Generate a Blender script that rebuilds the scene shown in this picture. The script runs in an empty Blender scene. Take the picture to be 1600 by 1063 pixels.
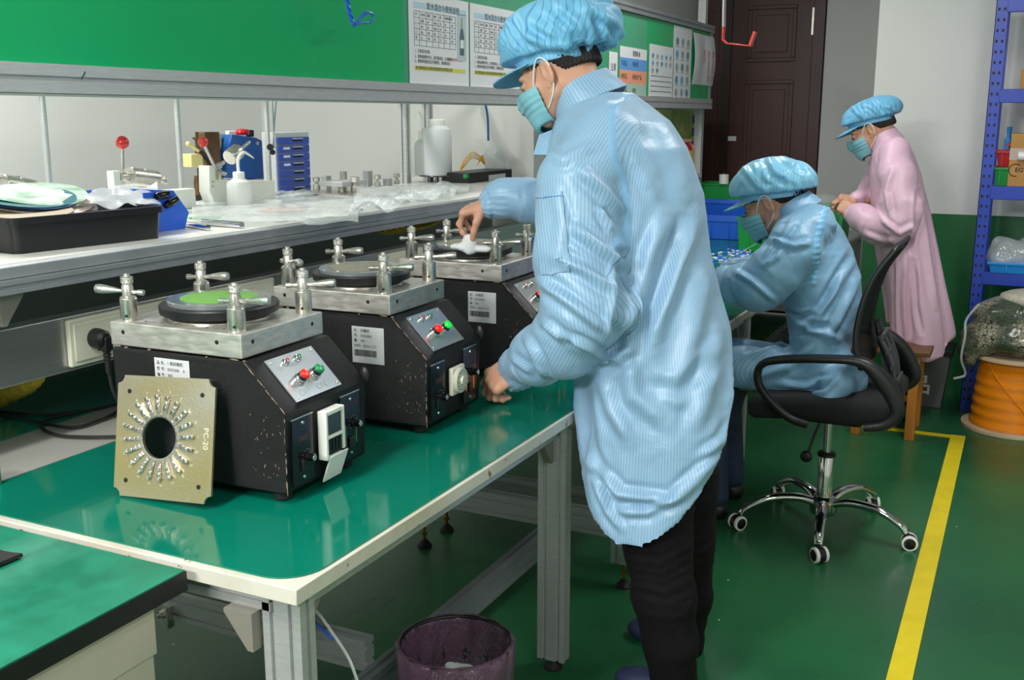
import bpy, math, random
import numpy as np
from mathutils import Vector, Matrix

random.seed(7); rng = np.random.default_rng(7)
S = bpy.context.scene
COL = S.collection
PI = math.pi

# ------------------------------------------------------------------ camera
CAM_F, CAM_P, CAM_YAW, CAM_H = 1640.0, math.radians(12.0), math.radians(26.0), 1.5
cam_d = bpy.data.cameras.new('camera'); cam = bpy.data.objects.new('camera', cam_d); COL.objects.link(cam)
cam_d.sensor_width = 36; cam_d.lens = 36 * CAM_F / 1600; cam_d.clip_start = 0.05
cam.location = (0, 0, CAM_H); cam.rotation_euler = (PI / 2 - CAM_P, 0, CAM_YAW)
S.camera = cam

# ------------------------------------------------------------------ world, exposure
w = bpy.data.worlds.new('world'); S.world = w; w.use_nodes = True
w.node_tree.nodes['Background'].inputs[0].default_value = (0.90, 0.93, 0.97, 1)
w.node_tree.nodes['Background'].inputs[1].default_value = 0.35
S.view_settings.view_transform = 'Standard'; S.view_settings.look = 'None'
S.view_settings.gamma = 1; S.view_settings.use_curve_mapping = False
S.view_settings.exposure = 0.0

# ------------------------------------------------------------------ ceiling lamps (fluorescent fittings of the room)
def area(name, loc, size, power, rot=(0, 0, 0), col=(1.0, 0.985, 0.955)):
    l = bpy.data.lights.new(name, 'AREA'); l.shape = 'RECTANGLE'; l.size, l.size_y = size
    l.energy = power; l.color = col
    o = bpy.data.objects.new(name, l); COL.objects.link(o); o.location = loc; o.rotation_euler = rot
    return o
area('ceiling_light', (-1.3, 0.1, 2.70), (0.25, 1.3), 52)
area('ceiling_light', (0.9, -0.2, 2.70), (0.25, 1.3), 40)
area('ceiling_light', (-1.5, -1.9, 2.60), (1.3, 0.4), 120, (math.radians(35), 0, 0))
area('ceiling_light', (0.1, 3.6, 2.72), (0.25, 1.3), 30)
area('ceiling_light', (-1.5, 4.9, 2.72), (0.25, 1.3), 22)
area('ceiling_light', (-3.2, 2.2, 2.72), (0.25, 1.3), 50)
area('bench_tube_light', (-2.22, 2.6, 1.545), (0.05, 2.4), 1.8)

# ------------------------------------------------------------------ pixel of the 1600x1063 frame -> world point
_f = np.array([-math.sin(CAM_YAW) * math.cos(CAM_P), math.cos(CAM_YAW) * math.cos(CAM_P), -math.sin(CAM_P)])
_r = np.array([math.cos(CAM_YAW), math.sin(CAM_YAW), 0.0]); _u = np.cross(_r, _f); _C = np.array([0, 0, CAM_H])
def _ray(x, y): return _f + _r * (x - 800) / CAM_F - _u * (y - 531.5) / CAM_F
def PZ(x, y, z): d = _ray(x, y); return _C + d * (z - CAM_H) / d[2]
def PX(x, y, X): d = _ray(x, y); return _C + d * X / d[0]
def PY(x, y, Y): d = _ray(x, y); return _C + d * Y / d[1]
def proj(V):
    q = np.asarray(V) - _C; z = q @ _f
    return np.stack([800 + CAM_F * (q @ _r) / z, 531.5 - CAM_F * (q @ _u) / z], -1)

# ------------------------------------------------------------------ object bookkeeping
def tag(o, label=None, cat=None, group=None, kind=None):
    if label: o['label'] = label
    if cat: o['category'] = cat
    if group: o['group'] = group
    if kind: o['kind'] = kind
    return o
def thing(name, label, cat, loc=(0, 0, 0), rotz=0.0, group=None):
    o = bpy.data.objects.new(name, None); COL.objects.link(o); o.empty_display_size = 0.05
    o.location = loc; o.rotation_euler = (0, 0, rotz)
    return tag(o, label, cat, group)
def obj_from(name, V, F, mat, parent=None, world=False, smooth=35, bevel=None, attrs=None):
    """mesh object; with world=True and a parent, the vertices are in world space"""
    V = np.asarray(V, float)
    if world and parent is not None:
        M = Matrix.LocRotScale(parent.location, parent.rotation_euler, None)
        if parent.parent is not None:
            pp = parent.parent; M = Matrix.LocRotScale(pp.location, pp.rotation_euler, None) @ M
        Mi = np.array(M.inverted()); V = V @ Mi[:3, :3].T + Mi[:3, 3]
    me = bpy.data.meshes.new(name)
    me.from_pydata([tuple(v) for v in V], [], [tuple(int(i) for i in f) for f in F]); me.update()
    if smooth:
        me.polygons.foreach_set('use_smooth', [True] * len(me.polygons))
        if smooth < 180: me.set_sharp_from_angle(angle=math.radians(smooth))
    if attrs:
        for k, a in attrs.items():
            at = me.attributes.new(k, 'FLOAT', 'POINT'); at.data.foreach_set('value', np.asarray(a, np.float32))
    if mat: me.materials.append(mat)
    o = bpy.data.objects.new(name, me); COL.objects.link(o)
    if parent: o.parent = parent
    if bevel:
        b = o.modifiers.new('bevel', 'BEVEL'); b.width = bevel; b.segments = 2; b.limit_method = 'ANGLE'; b.angle_limit = math.radians(50)
        b.harden_normals = False
    return o

def rot_to(d):
    """3x3 with columns x,y,z where z is direction d"""
    d = np.asarray(d, float); d = d / np.linalg.norm(d)
    a = np.array([0, 0, 1.0]) if abs(d[2]) < 0.9 else np.array([1.0, 0, 0])
    x = np.cross(a, d); x /= np.linalg.norm(x); y = np.cross(d, x)
    return np.stack([x, y, d], 1)
def Rz(a): c, s = math.cos(a), math.sin(a); return np.array([[c, -s, 0], [s, c, 0], [0, 0, 1.0]])
def Ry(a): c, s = math.cos(a), math.sin(a); return np.array([[c, 0, s], [0, 1, 0], [-s, 0, c]])
def Rx(a): c, s = math.cos(a), math.sin(a); return np.array([[1, 0, 0], [0, c, -s], [0, s, c]])

class MB:
    def __init__(s): s.V = []; s.F = []; s.n = 0
    def add(s, V, F, R=None, T=None):
        V = np.asarray(V, float)
        if R is not None: V = V @ np.asarray(R).T
        if T is not None: V = V + np.asarray(T)
        s.V.append(V); s.F += [tuple(int(i) + s.n for i in f) for f in F]; s.n += len(V); return s
    def box(s, lo, hi, R=None, T=None):
        x0, y0, z0 = lo; x1, y1, z1 = hi
        V = [(x0,y0,z0),(x1,y0,z0),(x1,y1,z0),(x0,y1,z0),(x0,y0,z1),(x1,y0,z1),(x1,y1,z1),(x0,y1,z1)]
        return s.add(V, [(0,3,2,1),(4,5,6,7),(0,1,5,4),(1,2,6,5),(2,3,7,6),(3,0,4,7)], R, T)
    def cbox(s, c, d, R=None, T=None):
        d = np.asarray(d) / 2
        if R is None and T is None:
            c = np.asarray(c, float); return s.box(c - d, c + d)
        return s.box(-d, d, R, np.asarray(c) + (0 if T is None else np.asarray(T)))
    def cyl(s, p0, p1, r0, r1=None, n=24, cap=True):
        r1 = r0 if r1 is None else r1; p0 = np.asarray(p0, float); p1 = np.asarray(p1, float)
        return s.lathe([(r0, 0), (r1, np.linalg.norm(p1 - p0))], p0, p1 - p0, n, cap)
    def lathe(s, prof, o=(0, 0, 0), ax=(0, 0, 1), n=24, cap=True):
        R = rot_to(ax); a = np.arange(n) * 2 * PI / n; ca, sa = np.cos(a), np.sin(a)
        V = []; F = []
        for r, z in prof: V += [(r * c, r * q, z) for c, q in zip(ca, sa)]
        for k in range(len(prof) - 1):
            for i in range(n):
                j = (i + 1) % n; F.append((k*n+i, k*n+j, (k+1)*n+j, (k+1)*n+i))
        if cap:
            if prof[0][0] > 1e-6: F.append(tuple(range(n))[::-1])
            if prof[-1][0] > 1e-6: F.append(tuple((len(prof)-1)*n + i for i in range(n)))
        return s.add(V, F, R, o)
    def tube(s, pts, r, n=8, closed=False, cap=True):
        pts = np.asarray(pts, float); m = len(pts); rr = np.full(m, r) if np.isscalar(r) else np.asarray(r, float)
        t = np.gradient(pts, axis=0) if not closed else (np.roll(pts, -1, 0) - np.roll(pts, 1, 0))
        t /= np.linalg.norm(t, axis=1)[:, None] + 1e-12
        ref = np.array([0, 0, 1.0]) if abs(t[0][2]) < 0.9 else np.array([1.0, 0, 0])
        V = []; x = np.cross(ref, t[0]); x /= np.linalg.norm(x)
        a = np.arange(n) * 2 * PI / n
        for k in range(m):
            x = x - t[k] * (x @ t[k]); x /= np.linalg.norm(x) + 1e-12; y = np.cross(t[k], x)
            V += list(pts[k] + rr[k] * (np.cos(a)[:, None] * x + np.sin(a)[:, None] * y))
        F = []
        for k in range(m if closed else m - 1):
            k2 = (k + 1) % m
            for i in range(n):
                j = (i + 1) % n; F.append((k*n+i, k*n+j, k2*n+j, k2*n+i))
        if cap and not closed: F.append(tuple(range(n))[::-1]); F.append(tuple((m-1)*n + i for i in range(n)))
        return s.add(V, F)
    def prism(s, poly, h, R=None, T=None):
        """polygon in local xy (counter-clockwise), extruded from z=0 to z=h"""
        n = len(poly); V = [(x, y, 0) for x, y in poly] + [(x, y, h) for x, y in poly]
        F = [tuple(range(n))[::-1], tuple(range(n, 2*n))] + [(i, (i+1) % n, n+(i+1) % n, n+i) for i in range(n)]
        return s.add(V, F, R, T)
    def sphere(s, c, r, n=20, m=12, R=None):
        r = np.asarray((r, r, r) if np.isscalar(r) else r, float); V = [(0, 0, -1)]
        for k in range(1, m):
            t = -PI/2 + PI*k/m
            V += [(math.cos(t)*math.cos(2*PI*i/n), math.cos(t)*math.sin(2*PI*i/n), math.sin(t)) for i in range(n)]
        V.append((0, 0, 1)); F = [(0, 1+(i+1) % n, 1+i) for i in range(n)]
        for k in range(m-2):
            for i in range(n):
                j = (i+1) % n; F.append((1+k*n+i, 1+k*n+j, 1+(k+1)*n+j, 1+(k+1)*n+i))
        l = len(V)-1; F += [(l, 1+(m-2)*n+i, 1+(m-2)*n+(i+1) % n) for i in range(n)]
        return s.add(np.array(V)*r, F, R, c)
    def grid(s, P):
        P = np.asarray(P, float); a, b = P.shape[:2]
        F = [(i*b+j, (i+1)*b+j, (i+1)*b+j+1, i*b+j+1) for i in range(a-1) for j in range(b-1)]
        return s.add(P.reshape(-1, 3), F)
    def sheet(s, P, th):
        """closed thin slab from a grid of points"""
        P = np.asarray(P, float); a, b = P.shape[:2]
        du = np.gradient(P, axis=0); dv = np.gradient(P, axis=1); N = np.cross(du, dv); N /= np.linalg.norm(N, axis=2)[..., None] + 1e-12
        Q = P - N * th; n = a*b
        F = [(i*b+j, (i+1)*b+j, (i+1)*b+j+1, i*b+j+1) for i in range(a-1) for j in range(b-1)]
        F += [tuple(n+k for k in f[::-1]) for f in F]
        for j in range(b-1): F += [(j, j+1, n+j+1, n+j), ((a-1)*b+j+1, (a-1)*b+j, n+(a-1)*b+j, n+(a-1)*b+j+1)]
        for i in range(a-1): F += [((i+1)*b, i*b, n+i*b, n+(i+1)*b), (i*b+b-1, (i+1)*b+b-1, n+(i+1)*b+b-1, n+i*b+b-1)]
        return s.add(np.concatenate([P.reshape(-1, 3), Q.reshape(-1, 3)]), F)
    def slot(s, p0, p1, w, h, up=(0, 0, 1)):
        """slotted aluminium profile between p0 and p1, w across, h along 'up'"""
        p0 = np.asarray(p0, float); p1 = np.asarray(p1, float); d = p1 - p0; L = np.linalg.norm(d); d /= L
        up = np.asarray(up, float); x = np.cross(up, d); x /= np.linalg.norm(x); y = np.cross(d, x)
        def side(n, half):  # notch centres along a side
            return [(-half/2 if n == 2 else 0), half/2] if n == 2 else [0]
        g, dp = 0.005, 0.007; W, H = w/2, h/2
        poly = []
        def notches(half): return [-half/2, half/2] if half > 0.034 else [0]
        for c in notches(W): poly += [(c-g, -H), (c-g, -H+dp), (c+g, -H+dp), (c+g, -H)]
        poly = [(-W, -H)] + poly + [(W, -H)]
        for c in notches(H): poly += [(W, c-g), (W-dp, c-g), (W-dp, c+g), (W, c+g)]
        poly += [(W, H)]
        for c in notches(W)[::-1]: poly += [(c+g, H), (c+g, H-dp), (c-g, H-dp), (c-g, H)]
        poly += [(-W, H)]
        for c in notches(H)[::-1]: poly += [(-W, c+g), (-W+dp, c+g), (-W+dp, c-g), (-W, c-g)]
        n = len(poly)
        V = [(a, b, 0) for a, b in poly] + [(a, b, L) for a, b in poly]
        F = [(i, (i+1) % n, n+(i+1) % n, n+i) for i in range(n)] + [tuple(range(n))[::-1], tuple(range(n, 2*n))]
        return s.add(V, F, np.stack([x, y, d], 1), p0)
    def build(s, name, mat, parent=None, world=False, smooth=35, bevel=None):
        return obj_from(name, np.concatenate(s.V), s.F, mat, parent, world, smooth, bevel)

def text_mesh(body, size, depth=0.0004, align='CENTER', bold=False):
    """V, F of a text in local xy, facing +z"""
    c = bpy.data.curves.new('t', 'FONT'); c.body = body; c.size = size; c.extrude = depth; c.align_x = align; c.align_y = 'CENTER'
    c.resolution_u = 2
    if bold: c.offset = size * 0.02
    o = bpy.data.objects.new('t', c); COL.objects.link(o)
    me = o.to_mesh(); V = np.array([v.co[:] for v in me.vertices]).reshape(-1, 3); F = [tuple(p.vertices) for p in me.polygons]
    o.to_mesh_clear(); bpy.data.objects.remove(o); bpy.data.curves.remove(c)
    return V, F

# ------------------------------------------------------------------ materials
def lin(h):
    if isinstance(h, str):
        h = h.lstrip('#'); v = [int(h[i:i+2], 16)/255 for i in (0, 2, 4)]
        return tuple((c/12.92 if c <= .04045 else ((c+.055)/1.055)**2.4) for c in v) + (1,)
    return tuple(h) + (1,)
def mat(name, col, rough=0.5, metal=0.0, var=0.0, vscale=8, bump=0.0, bscale=60, spec=0.5, col2=None, stretch=None,
        alpha=None, trans=0.0, sheen=0.0, emit=0.0, ior=None, coat=0.0, rvar=0.0):
    m = bpy.data.materials.new(name); m.use_nodes = True; N = m.node_tree.nodes; L = m.node_tree.links
    b = N['Principled BSDF']; c = lin(col); b.inputs['Base Color'].default_value = c
    b.inputs['Roughness'].default_value = rough; b.inputs['Metallic'].default_value = metal
    b.inputs['Specular IOR Level'].default_value = spec
    if ior: b.inputs['IOR'].default_value = ior
    if alpha is not None: b.inputs['Alpha'].default_value = alpha
    if trans: b.inputs['Transmission Weight'].default_value = trans
    if sheen: b.inputs['Sheen Weight'].default_value = sheen
    if coat: b.inputs['Coat Weight'].default_value = coat; b.inputs['Coat Roughness'].default_value = 0.08
    if emit: b.inputs['Emission Color'].default_value = c; b.inputs['Emission Strength'].default_value = emit
    tc = N.new('ShaderNodeTexCoord'); src = tc.outputs['Object']
    if stretch:
        mp = N.new('ShaderNodeMapping'); mp.inputs['Scale'].default_value = stretch; L.new(src, mp.inputs[0]); src = mp.outputs[0]
    if var or col2 or rvar:
        n = N.new('ShaderNodeTexNoise'); n.inputs['Scale'].default_value = vscale; n.inputs['Detail'].default_value = 5; L.new(src, n.inputs[0])
        if var or col2:
            r = N.new('ShaderNodeValToRGB'); L.new(n.outputs[0], r.inputs[0])
            if col2: a, d = c, lin(col2)
            else: a = tuple(x*(1-var) for x in c[:3])+(1,); d = tuple(min(1, x*(1+var)) for x in c[:3])+(1,)
            r.color_ramp.elements[0].color = a; r.color_ramp.elements[1].color = d
            r.color_ramp.elements[0].position = .35; r.color_ramp.elements[1].position = .65
            L.new(r.outputs[0], b.inputs['Base Color'])
        if rvar:
            q = N.new('ShaderNodeMapRange'); L.new(n.outputs[0], q.inputs[0]); q.inputs[1].default_value = .3; q.inputs[2].default_value = .7
            q.inputs[3].default_value = max(.02, rough-rvar); q.inputs[4].default_value = rough+rvar; L.new(q.outputs[0], b.inputs['Roughness'])
    if bump:
        n2 = N.new('ShaderNodeTexNoise'); n2.inputs['Scale'].default_value = bscale; n2.inputs['Detail'].default_value = 3; L.new(src, n2.inputs[0])
        bp = N.new('ShaderNodeBump'); bp.inputs['Strength'].default_value = bump; bp.inputs['Distance'].default_value = 0.01
        L.new(n2.outputs[0], bp.inputs['Height']); L.new(bp.outputs[0], b.inputs['Normal'])
    return m

m_alu = mat('aluminium', '#bfc1c2', 0.38, 0.45, var=.06, vscale=20, bump=.03, bscale=30, stretch=(1, 1, 12))
m_alu_dull = mat('dull_aluminium', '#a9adb2', 0.45, 0.7, var=.07, vscale=10)
m_steel = mat('steel', '#cdc9c2', 0.27, .88, var=.10, vscale=18, bump=.05, bscale=70, rvar=.08)
m_steel_plate = mat('machined_steel', '#c9c5be', 0.38, 0.62, var=.14, vscale=9, bump=.05, bscale=90, stretch=(3, 3, 14), rvar=.1)
m_chrome = mat('chrome', '#d6d6d4', 0.09, 1.0)
m_knurl = mat('knurled_steel', '#c9c7c0', 0.3, 1.0, bump=.5, bscale=400)
m_zinc = mat('yellow_zinc', '#cdb878', 0.36, 0.85, col2='#c6c4bc', vscale=3.2, bump=.06, bscale=130, rvar=.06)
m_blk_crackle = mat('black_crackle_paint', '#070709', 0.24, 0.0, bump=.5, bscale=620, spec=.4, var=.4, vscale=12)
m_black = mat('black_plastic', '#141416', 0.42, var=.15, vscale=30)
m_blk_gloss = mat('gloss_black', '#0c0c10', 0.16, rvar=.05)
m_rubber = mat('rubber', '#1a1a1a', 0.7)
m_white_pl = mat('white_plastic', '#e8e8e2', 0.35, var=.03)
m_cream = mat('cream_plastic', '#e2dfcc', 0.4, var=.04)
m_red = mat('red_gloss', '#c8141a', 0.2, coat=.5)
m_redb = mat('red_button', '#e02018', 0.3, emit=.25)
m_greenb = mat('green_button', '#0a8a50', 0.3)
m_greenb2 = mat('green_button_lit', '#10d040', 0.3, emit=.55)
m_redb2 = mat('red_button_lit', '#ff1a12', 0.3, emit=.5)
m_paper = mat('paper', '#e6e8ec', 0.35, spec=.5, coat=.2)
m_ink = mat('ink', '#3a3d45', 0.6)
m_blackmark = mat('black_ink', '#101014', 0.6)

# ------------------------------------------------------------------ signed-distance modelling helper (surface nets)
def surface_nets(f, lo, res):
    nx, ny, nz = f.shape; ins = f < 0
    c = np.zeros((nx-1, ny-1, nz-1), np.int8)
    for i in (0, 1):
        for j in (0, 1):
            for k in (0, 1): c += ins[i:nx-1+i, j:ny-1+j, k:nz-1+k]
    act = (c > 0) & (c < 8); idx = -np.ones(act.shape, np.int64); I = np.argwhere(act); idx[act] = np.arange(len(I))
    acc = np.zeros((len(I), 3)); cnt = np.zeros(len(I)); corners = [(i, j, k) for i in (0, 1) for j in (0, 1) for k in (0, 1)]
    for a in corners:
        for ax in range(3):
            if a[ax]: continue
            b = list(a); b[ax] = 1
            fa = f[I[:, 0]+a[0], I[:, 1]+a[1], I[:, 2]+a[2]]; fb = f[I[:, 0]+b[0], I[:, 1]+b[1], I[:, 2]+b[2]]
            m = (fa < 0) != (fb < 0); t = np.where(m, fa/np.where(m, fa-fb, 1), 0)
            p = np.tile(np.array(a, float), (len(I), 1)); p[:, ax] += t
            acc[m] += p[m]; cnt[m] += 1
    V = lo + res*(I + acc/cnt[:, None])
    F = []
    for ax in range(3):
        u, v = (ax+1) % 3, (ax+2) % 3
        s0 = [slice(None)]*3; s1 = [slice(None)]*3; s0[ax] = slice(0, -1); s1[ax] = slice(1, None)
        A = ins[tuple(s0)]; B = ins[tuple(s1)]; E = np.argwhere(A != B)
        ok = (E[:, u] > 0) & (E[:, v] > 0) & (E[:, u] < f.shape[u]-1) & (E[:, v] < f.shape[v]-1); E = E[ok]
        if not len(E): continue
        fl = A[tuple(E.T)]
        q = []
        for du, dv in ((-1, -1), (0, -1), (0, 0), (-1, 0)):
            e = E.copy(); e[:, u] += du; e[:, v] += dv; q.append(idx[tuple(e.T)])
        q = np.stack(q, 1); q[~fl] = q[~fl][:, ::-1]; F.append(q)
    return V, np.concatenate(F)

class SDF:
    def __init__(s, lo, hi, res):
        s.lo = np.asarray(lo, float); s.res = res
        s.n = np.ceil((np.asarray(hi, float)-s.lo)/res).astype(int)+1
        s.f = np.full(tuple(s.n), 1.0, np.float32); s.ax = [s.lo[i]+res*np.arange(s.n[i]) for i in range(3)]
    def _sub(s, lo, hi):
        a = np.clip(np.floor((np.asarray(lo)-s.lo)/s.res).astype(int), 0, s.n-1); b = np.clip(np.ceil((np.asarray(hi)-s.lo)/s.res).astype(int)+1, 1, s.n)
        sl = tuple(slice(a[i], max(b[i], a[i]+1)) for i in range(3))
        X = s.ax[0][sl[0]][:, None, None]; Y = s.ax[1][sl[1]][None, :, None]; Z = s.ax[2][sl[2]][None, None, :]
        return sl, X, Y, Z
    def add(s, p, k=0.01, op='u'):
        m = k + 3*s.res; sl, X, Y, Z = s._sub(np.asarray(p.lo)-m, np.asarray(p.hi)+m)
        d = p(X, Y, Z); g = s.f[sl]
        if op == 'u':
            h = np.clip(.5+.5*(d-g)/k, 0, 1); s.f[sl] = d*(1-h)+g*h-k*h*(1-h)
        else:      # subtract
            h = np.clip(.5-.5*(g+d)/k, 0, 1); s.f[sl] = g*(1-h)-d*h+k*h*(1-h)
        return s
    def cut(s, fn):
        """keep only where fn(X,Y,Z) < 0"""
        X = s.ax[0][:, None, None]; Y = s.ax[1][None, :, None]; Z = s.ax[2][None, None, :]
        s.f = np.maximum(s.f, fn(X, Y, Z)).astype(np.float32); return s
    def mesh(s):
        f = s.f.copy(); f[0] = f[-1] = 1; f[:, 0] = f[:, -1] = 1; f[:, :, 0] = f[:, :, -1] = 1
        return surface_nets(f, s.lo, s.res)

class Cone:
    def __init__(s, a, b, ra, rb=None):
        s.a = np.asarray(a, float); s.b = np.asarray(b, float); s.ra = ra; s.rb = ra if rb is None else rb
        r = max(s.ra, s.rb); s.lo = np.minimum(s.a, s.b)-r; s.hi = np.maximum(s.a, s.b)+r
    def __call__(s, X, Y, Z):
        a, d = s.a, s.b-s.a; L = max(d @ d, 1e-12)
        t = np.clip(((X-a[0])*d[0]+(Y-a[1])*d[1]+(Z-a[2])*d[2])/L, 0, 1)
        return np.sqrt((X-a[0]-t*d[0])**2+(Y-a[1]-t*d[1])**2+(Z-a[2]-t*d[2])**2)-(s.ra+(s.rb-s.ra)*t)
class Ell:
    def __init__(s, c, r, R=None):
        s.c = np.asarray(c, float); s.r = np.asarray(r, float); s.R = R; m = max(r); s.lo = s.c-m; s.hi = s.c+m
    def __call__(s, X, Y, Z):
        x, y, z = X-s.c[0], Y-s.c[1], Z-s.c[2]
        if s.R is not None:
            R = s.R; x, y, z = R[0,0]*x+R[1,0]*y+R[2,0]*z, R[0,1]*x+R[1,1]*y+R[2,1]*z, R[0,2]*x+R[1,2]*y+R[2,2]*z
        r = s.r; k0 = np.sqrt((x/r[0])**2+(y/r[1])**2+(z/r[2])**2); k1 = np.sqrt((x/r[0]**2)**2+(y/r[1]**2)**2+(z/r[2]**2)**2)+1e-9
        return k0*(k0-1)/k1
class Stack:
    """upright body of elliptical sections: rows (z, cx, cy, rx, ry)"""
    def __init__(s, rows):
        s.t = np.array(sorted(rows), float); t = s.t
        s.lo = np.array([(t[:,1]-t[:,3]).min(), (t[:,2]-t[:,4]).min(), t[0,0]]); s.hi = np.array([(t[:,1]+t[:,3]).max(), (t[:,2]+t[:,4]).max(), t[-1,0]])
    def at(s, Z): return [np.interp(Z, s.t[:, 0], s.t[:, i]) for i in (1, 2, 3, 4)]
    def __call__(s, X, Y, Z):
        cx, cy, rx, ry = s.at(Z); x = X-cx; y = Y-cy
        k0 = np.sqrt((x/rx)**2+(y/ry)**2); k1 = np.sqrt((x/rx**2)**2+(y/ry**2)**2)+1e-9
        d = k0*(k0-1)/k1
        return np.maximum(d, np.maximum(s.t[0, 0]-Z, Z-s.t[-1, 0]))
def vnormals(V, F):
    F = np.asarray(F); a = np.cross(V[F[:, 2]]-V[F[:, 0]], V[F[:, 3]]-V[F[:, 1]]); N = np.zeros_like(V)
    for i in range(4): np.add.at(N, F[:, i], a)
    return N/(np.linalg.norm(N, axis=1)[:, None]+1e-12)
def relax_where(V, F, mask, it=4, lam=.5):
    for _ in range(it):
        W = relax(V, F, 1, lam); V = np.where(mask[:, None], W, V)
    return V
def relax(V, F, it=1, lam=.5):
    F = np.asarray(F); E = np.concatenate([F[:, [0, 1]], F[:, [1, 2]], F[:, [2, 3]], F[:, [3, 0]]])
    for _ in range(it):
        A = np.zeros_like(V); c = np.zeros(len(V)); np.add.at(A, E[:, 0], V[E[:, 1]]); np.add.at(c, E[:, 0], 1); np.add.at(A, E[:, 1], V[E[:, 0]]); np.add.at(c, E[:, 1], 1)
        V = V+lam*(A/np.maximum(c, 1)[:, None]-V)
    return V
def noise3(V, scale, seed=0, oct=3):
    """cheap smooth pseudo-noise in -1..1 from sums of sines"""
    r = np.random.default_rng(seed); o = np.zeros(len(V)); a = 1.0; t = 0
    for k in range(oct):
        for _ in range(4):
            d = r.normal(size=3); d /= np.linalg.norm(d); o += a*np.sin((V @ d)*scale*(2**k)*r.uniform(.7, 1.4)+r.uniform(0, 6.28)+1.3*np.sin((V @ np.roll(d, 1))*scale*(2**k)*.6+r.uniform(0, 6))); t += a*.7
        a *= .5
    return o/t
def seg_dist(P, pts):
    """distance of points P (n,2|3) to polyline, with along-parameter 0..1"""
    pts = np.asarray(pts, float); best = np.full(len(P), 1e9); par = np.zeros(len(P)); L = np.r_[0, np.cumsum(np.linalg.norm(np.diff(pts, axis=0), axis=1))]
    side = np.zeros(len(P))
    for i in range(len(pts)-1):
        a, d = pts[i], pts[i+1]-pts[i]; l = d @ d; t = np.clip(((P-a) @ d)/l, 0, 1); q = P-a-t[:, None]*d; e = np.linalg.norm(q, axis=1)
        m = e < best; best[m] = e[m]; par[m] = ((L[i]+t*math.sqrt(l))/L[-1])[m]
        if P.shape[1] == 2: side[m] = np.sign(d[0]*q[:, 1]-d[1]*q[:, 0])[m]
    return best, par, side
def creases(V, F, strokes, gain=1.0):
    """push folds of cloth out of / into the surface along polylines (points picked on the photograph, width px, height m)"""
    N = vnormals(V, F); P = proj(V); D = V-_C; D /= np.linalg.norm(D, axis=1)[:, None]
    vis = np.clip(-(N*D).sum(1)*4, 0, 1); out = np.zeros(len(V))
    for pts, wd, h in strokes:
        e, t, s = seg_dist(P, pts); m = e < 3*wd
        if not m.any(): continue
        prof = np.exp(-(e/wd)**2) - .45*np.exp(-((e-1.7*wd)/(.8*wd))**2)
        out += gain*h*prof*np.clip(np.sin(PI*np.clip(t*.9+.05, 0, 1))*1.6, 0, 1)*m
    return V+N*(out*vis)[:, None]
# ================================================================== SETTING
def mat_floor():
    m = mat('green_epoxy_floor', '#2a7a48', 0.3, var=.0, rvar=.0, spec=.45); N = m.node_tree.nodes; L = m.node_tree.links; b = N['Principled BSDF']
    tc = N.new('ShaderNodeTexCoord'); n = N.new('ShaderNodeTexNoise'); n.inputs['Scale'].default_value = 1.7; n.inputs['Detail'].default_value = 6; L.new(tc.outputs['Object'], n.inputs[0])
    r = N.new('ShaderNodeValToRGB'); r.color_ramp.elements[0].position = .3; r.color_ramp.elements[1].position = .7
    r.color_ramp.elements[0].color = lin('#1c5535'); r.color_ramp.elements[1].color = lin('#26693f'); L.new(n.outputs[0], r.inputs[0])
    v = N.new('ShaderNodeTexVoronoi'); v.inputs['Scale'].default_value = 7; L.new(tc.outputs['Object'], v.inputs[0])
    n3 = N.new('ShaderNodeTexNoise'); n3.inputs['Scale'].default_value = 3; L.new(tc.outputs['Object'], n3.inputs[0])
    lt = N.new('ShaderNodeMath'); lt.operation = 'LESS_THAN'; L.new(v.outputs[0], lt.inputs[0]); lt.inputs[1].default_value = .022
    mx = N.new('ShaderNodeMixRGB'); L.new(lt.outputs[0], mx.inputs[0]); L.new(r.outputs[0], mx.inputs[1]); mx.inputs[2].default_value = lin('#c8cfb8'); L.new(mx.outputs[0], b.inputs['Base Color'])
    q = N.new('ShaderNodeMapRange'); L.new(n.outputs[0], q.inputs[0]); q.inputs[3].default_value = .18; q.inputs[4].default_value = .42; L.new(q.outputs[0], b.inputs['Roughness'])
    n2 = N.new('ShaderNodeTexNoise'); n2.inputs['Scale'].default_value = 25; L.new(tc.outputs['Object'], n2.inputs[0])
    bp = N.new('ShaderNodeBump'); bp.inputs['Strength'].default_value = .06; bp.inputs['Distance'].default_value = .01; L.new(n2.outputs[0], bp.inputs['Height']); L.new(bp.outputs[0], b.inputs['Normal'])
    return m
m_floor = mat_floor()
m_wall = mat('white_wall_paint', '#e0e0de', 0.75, var=.02, vscale=2, bump=.02, bscale=40)
m_dado = mat('green_dado_paint', '#1f6a3a', 0.45, var=.08, vscale=3)
m_door = mat('dark_brown_door', '#472420', 0.42, var=.1, vscale=5, stretch=(1, 1, .2))
m_yellow_tape = mat('yellow_floor_tape', '#e6cf1c', 0.4, var=.06, vscale=12)

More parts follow.
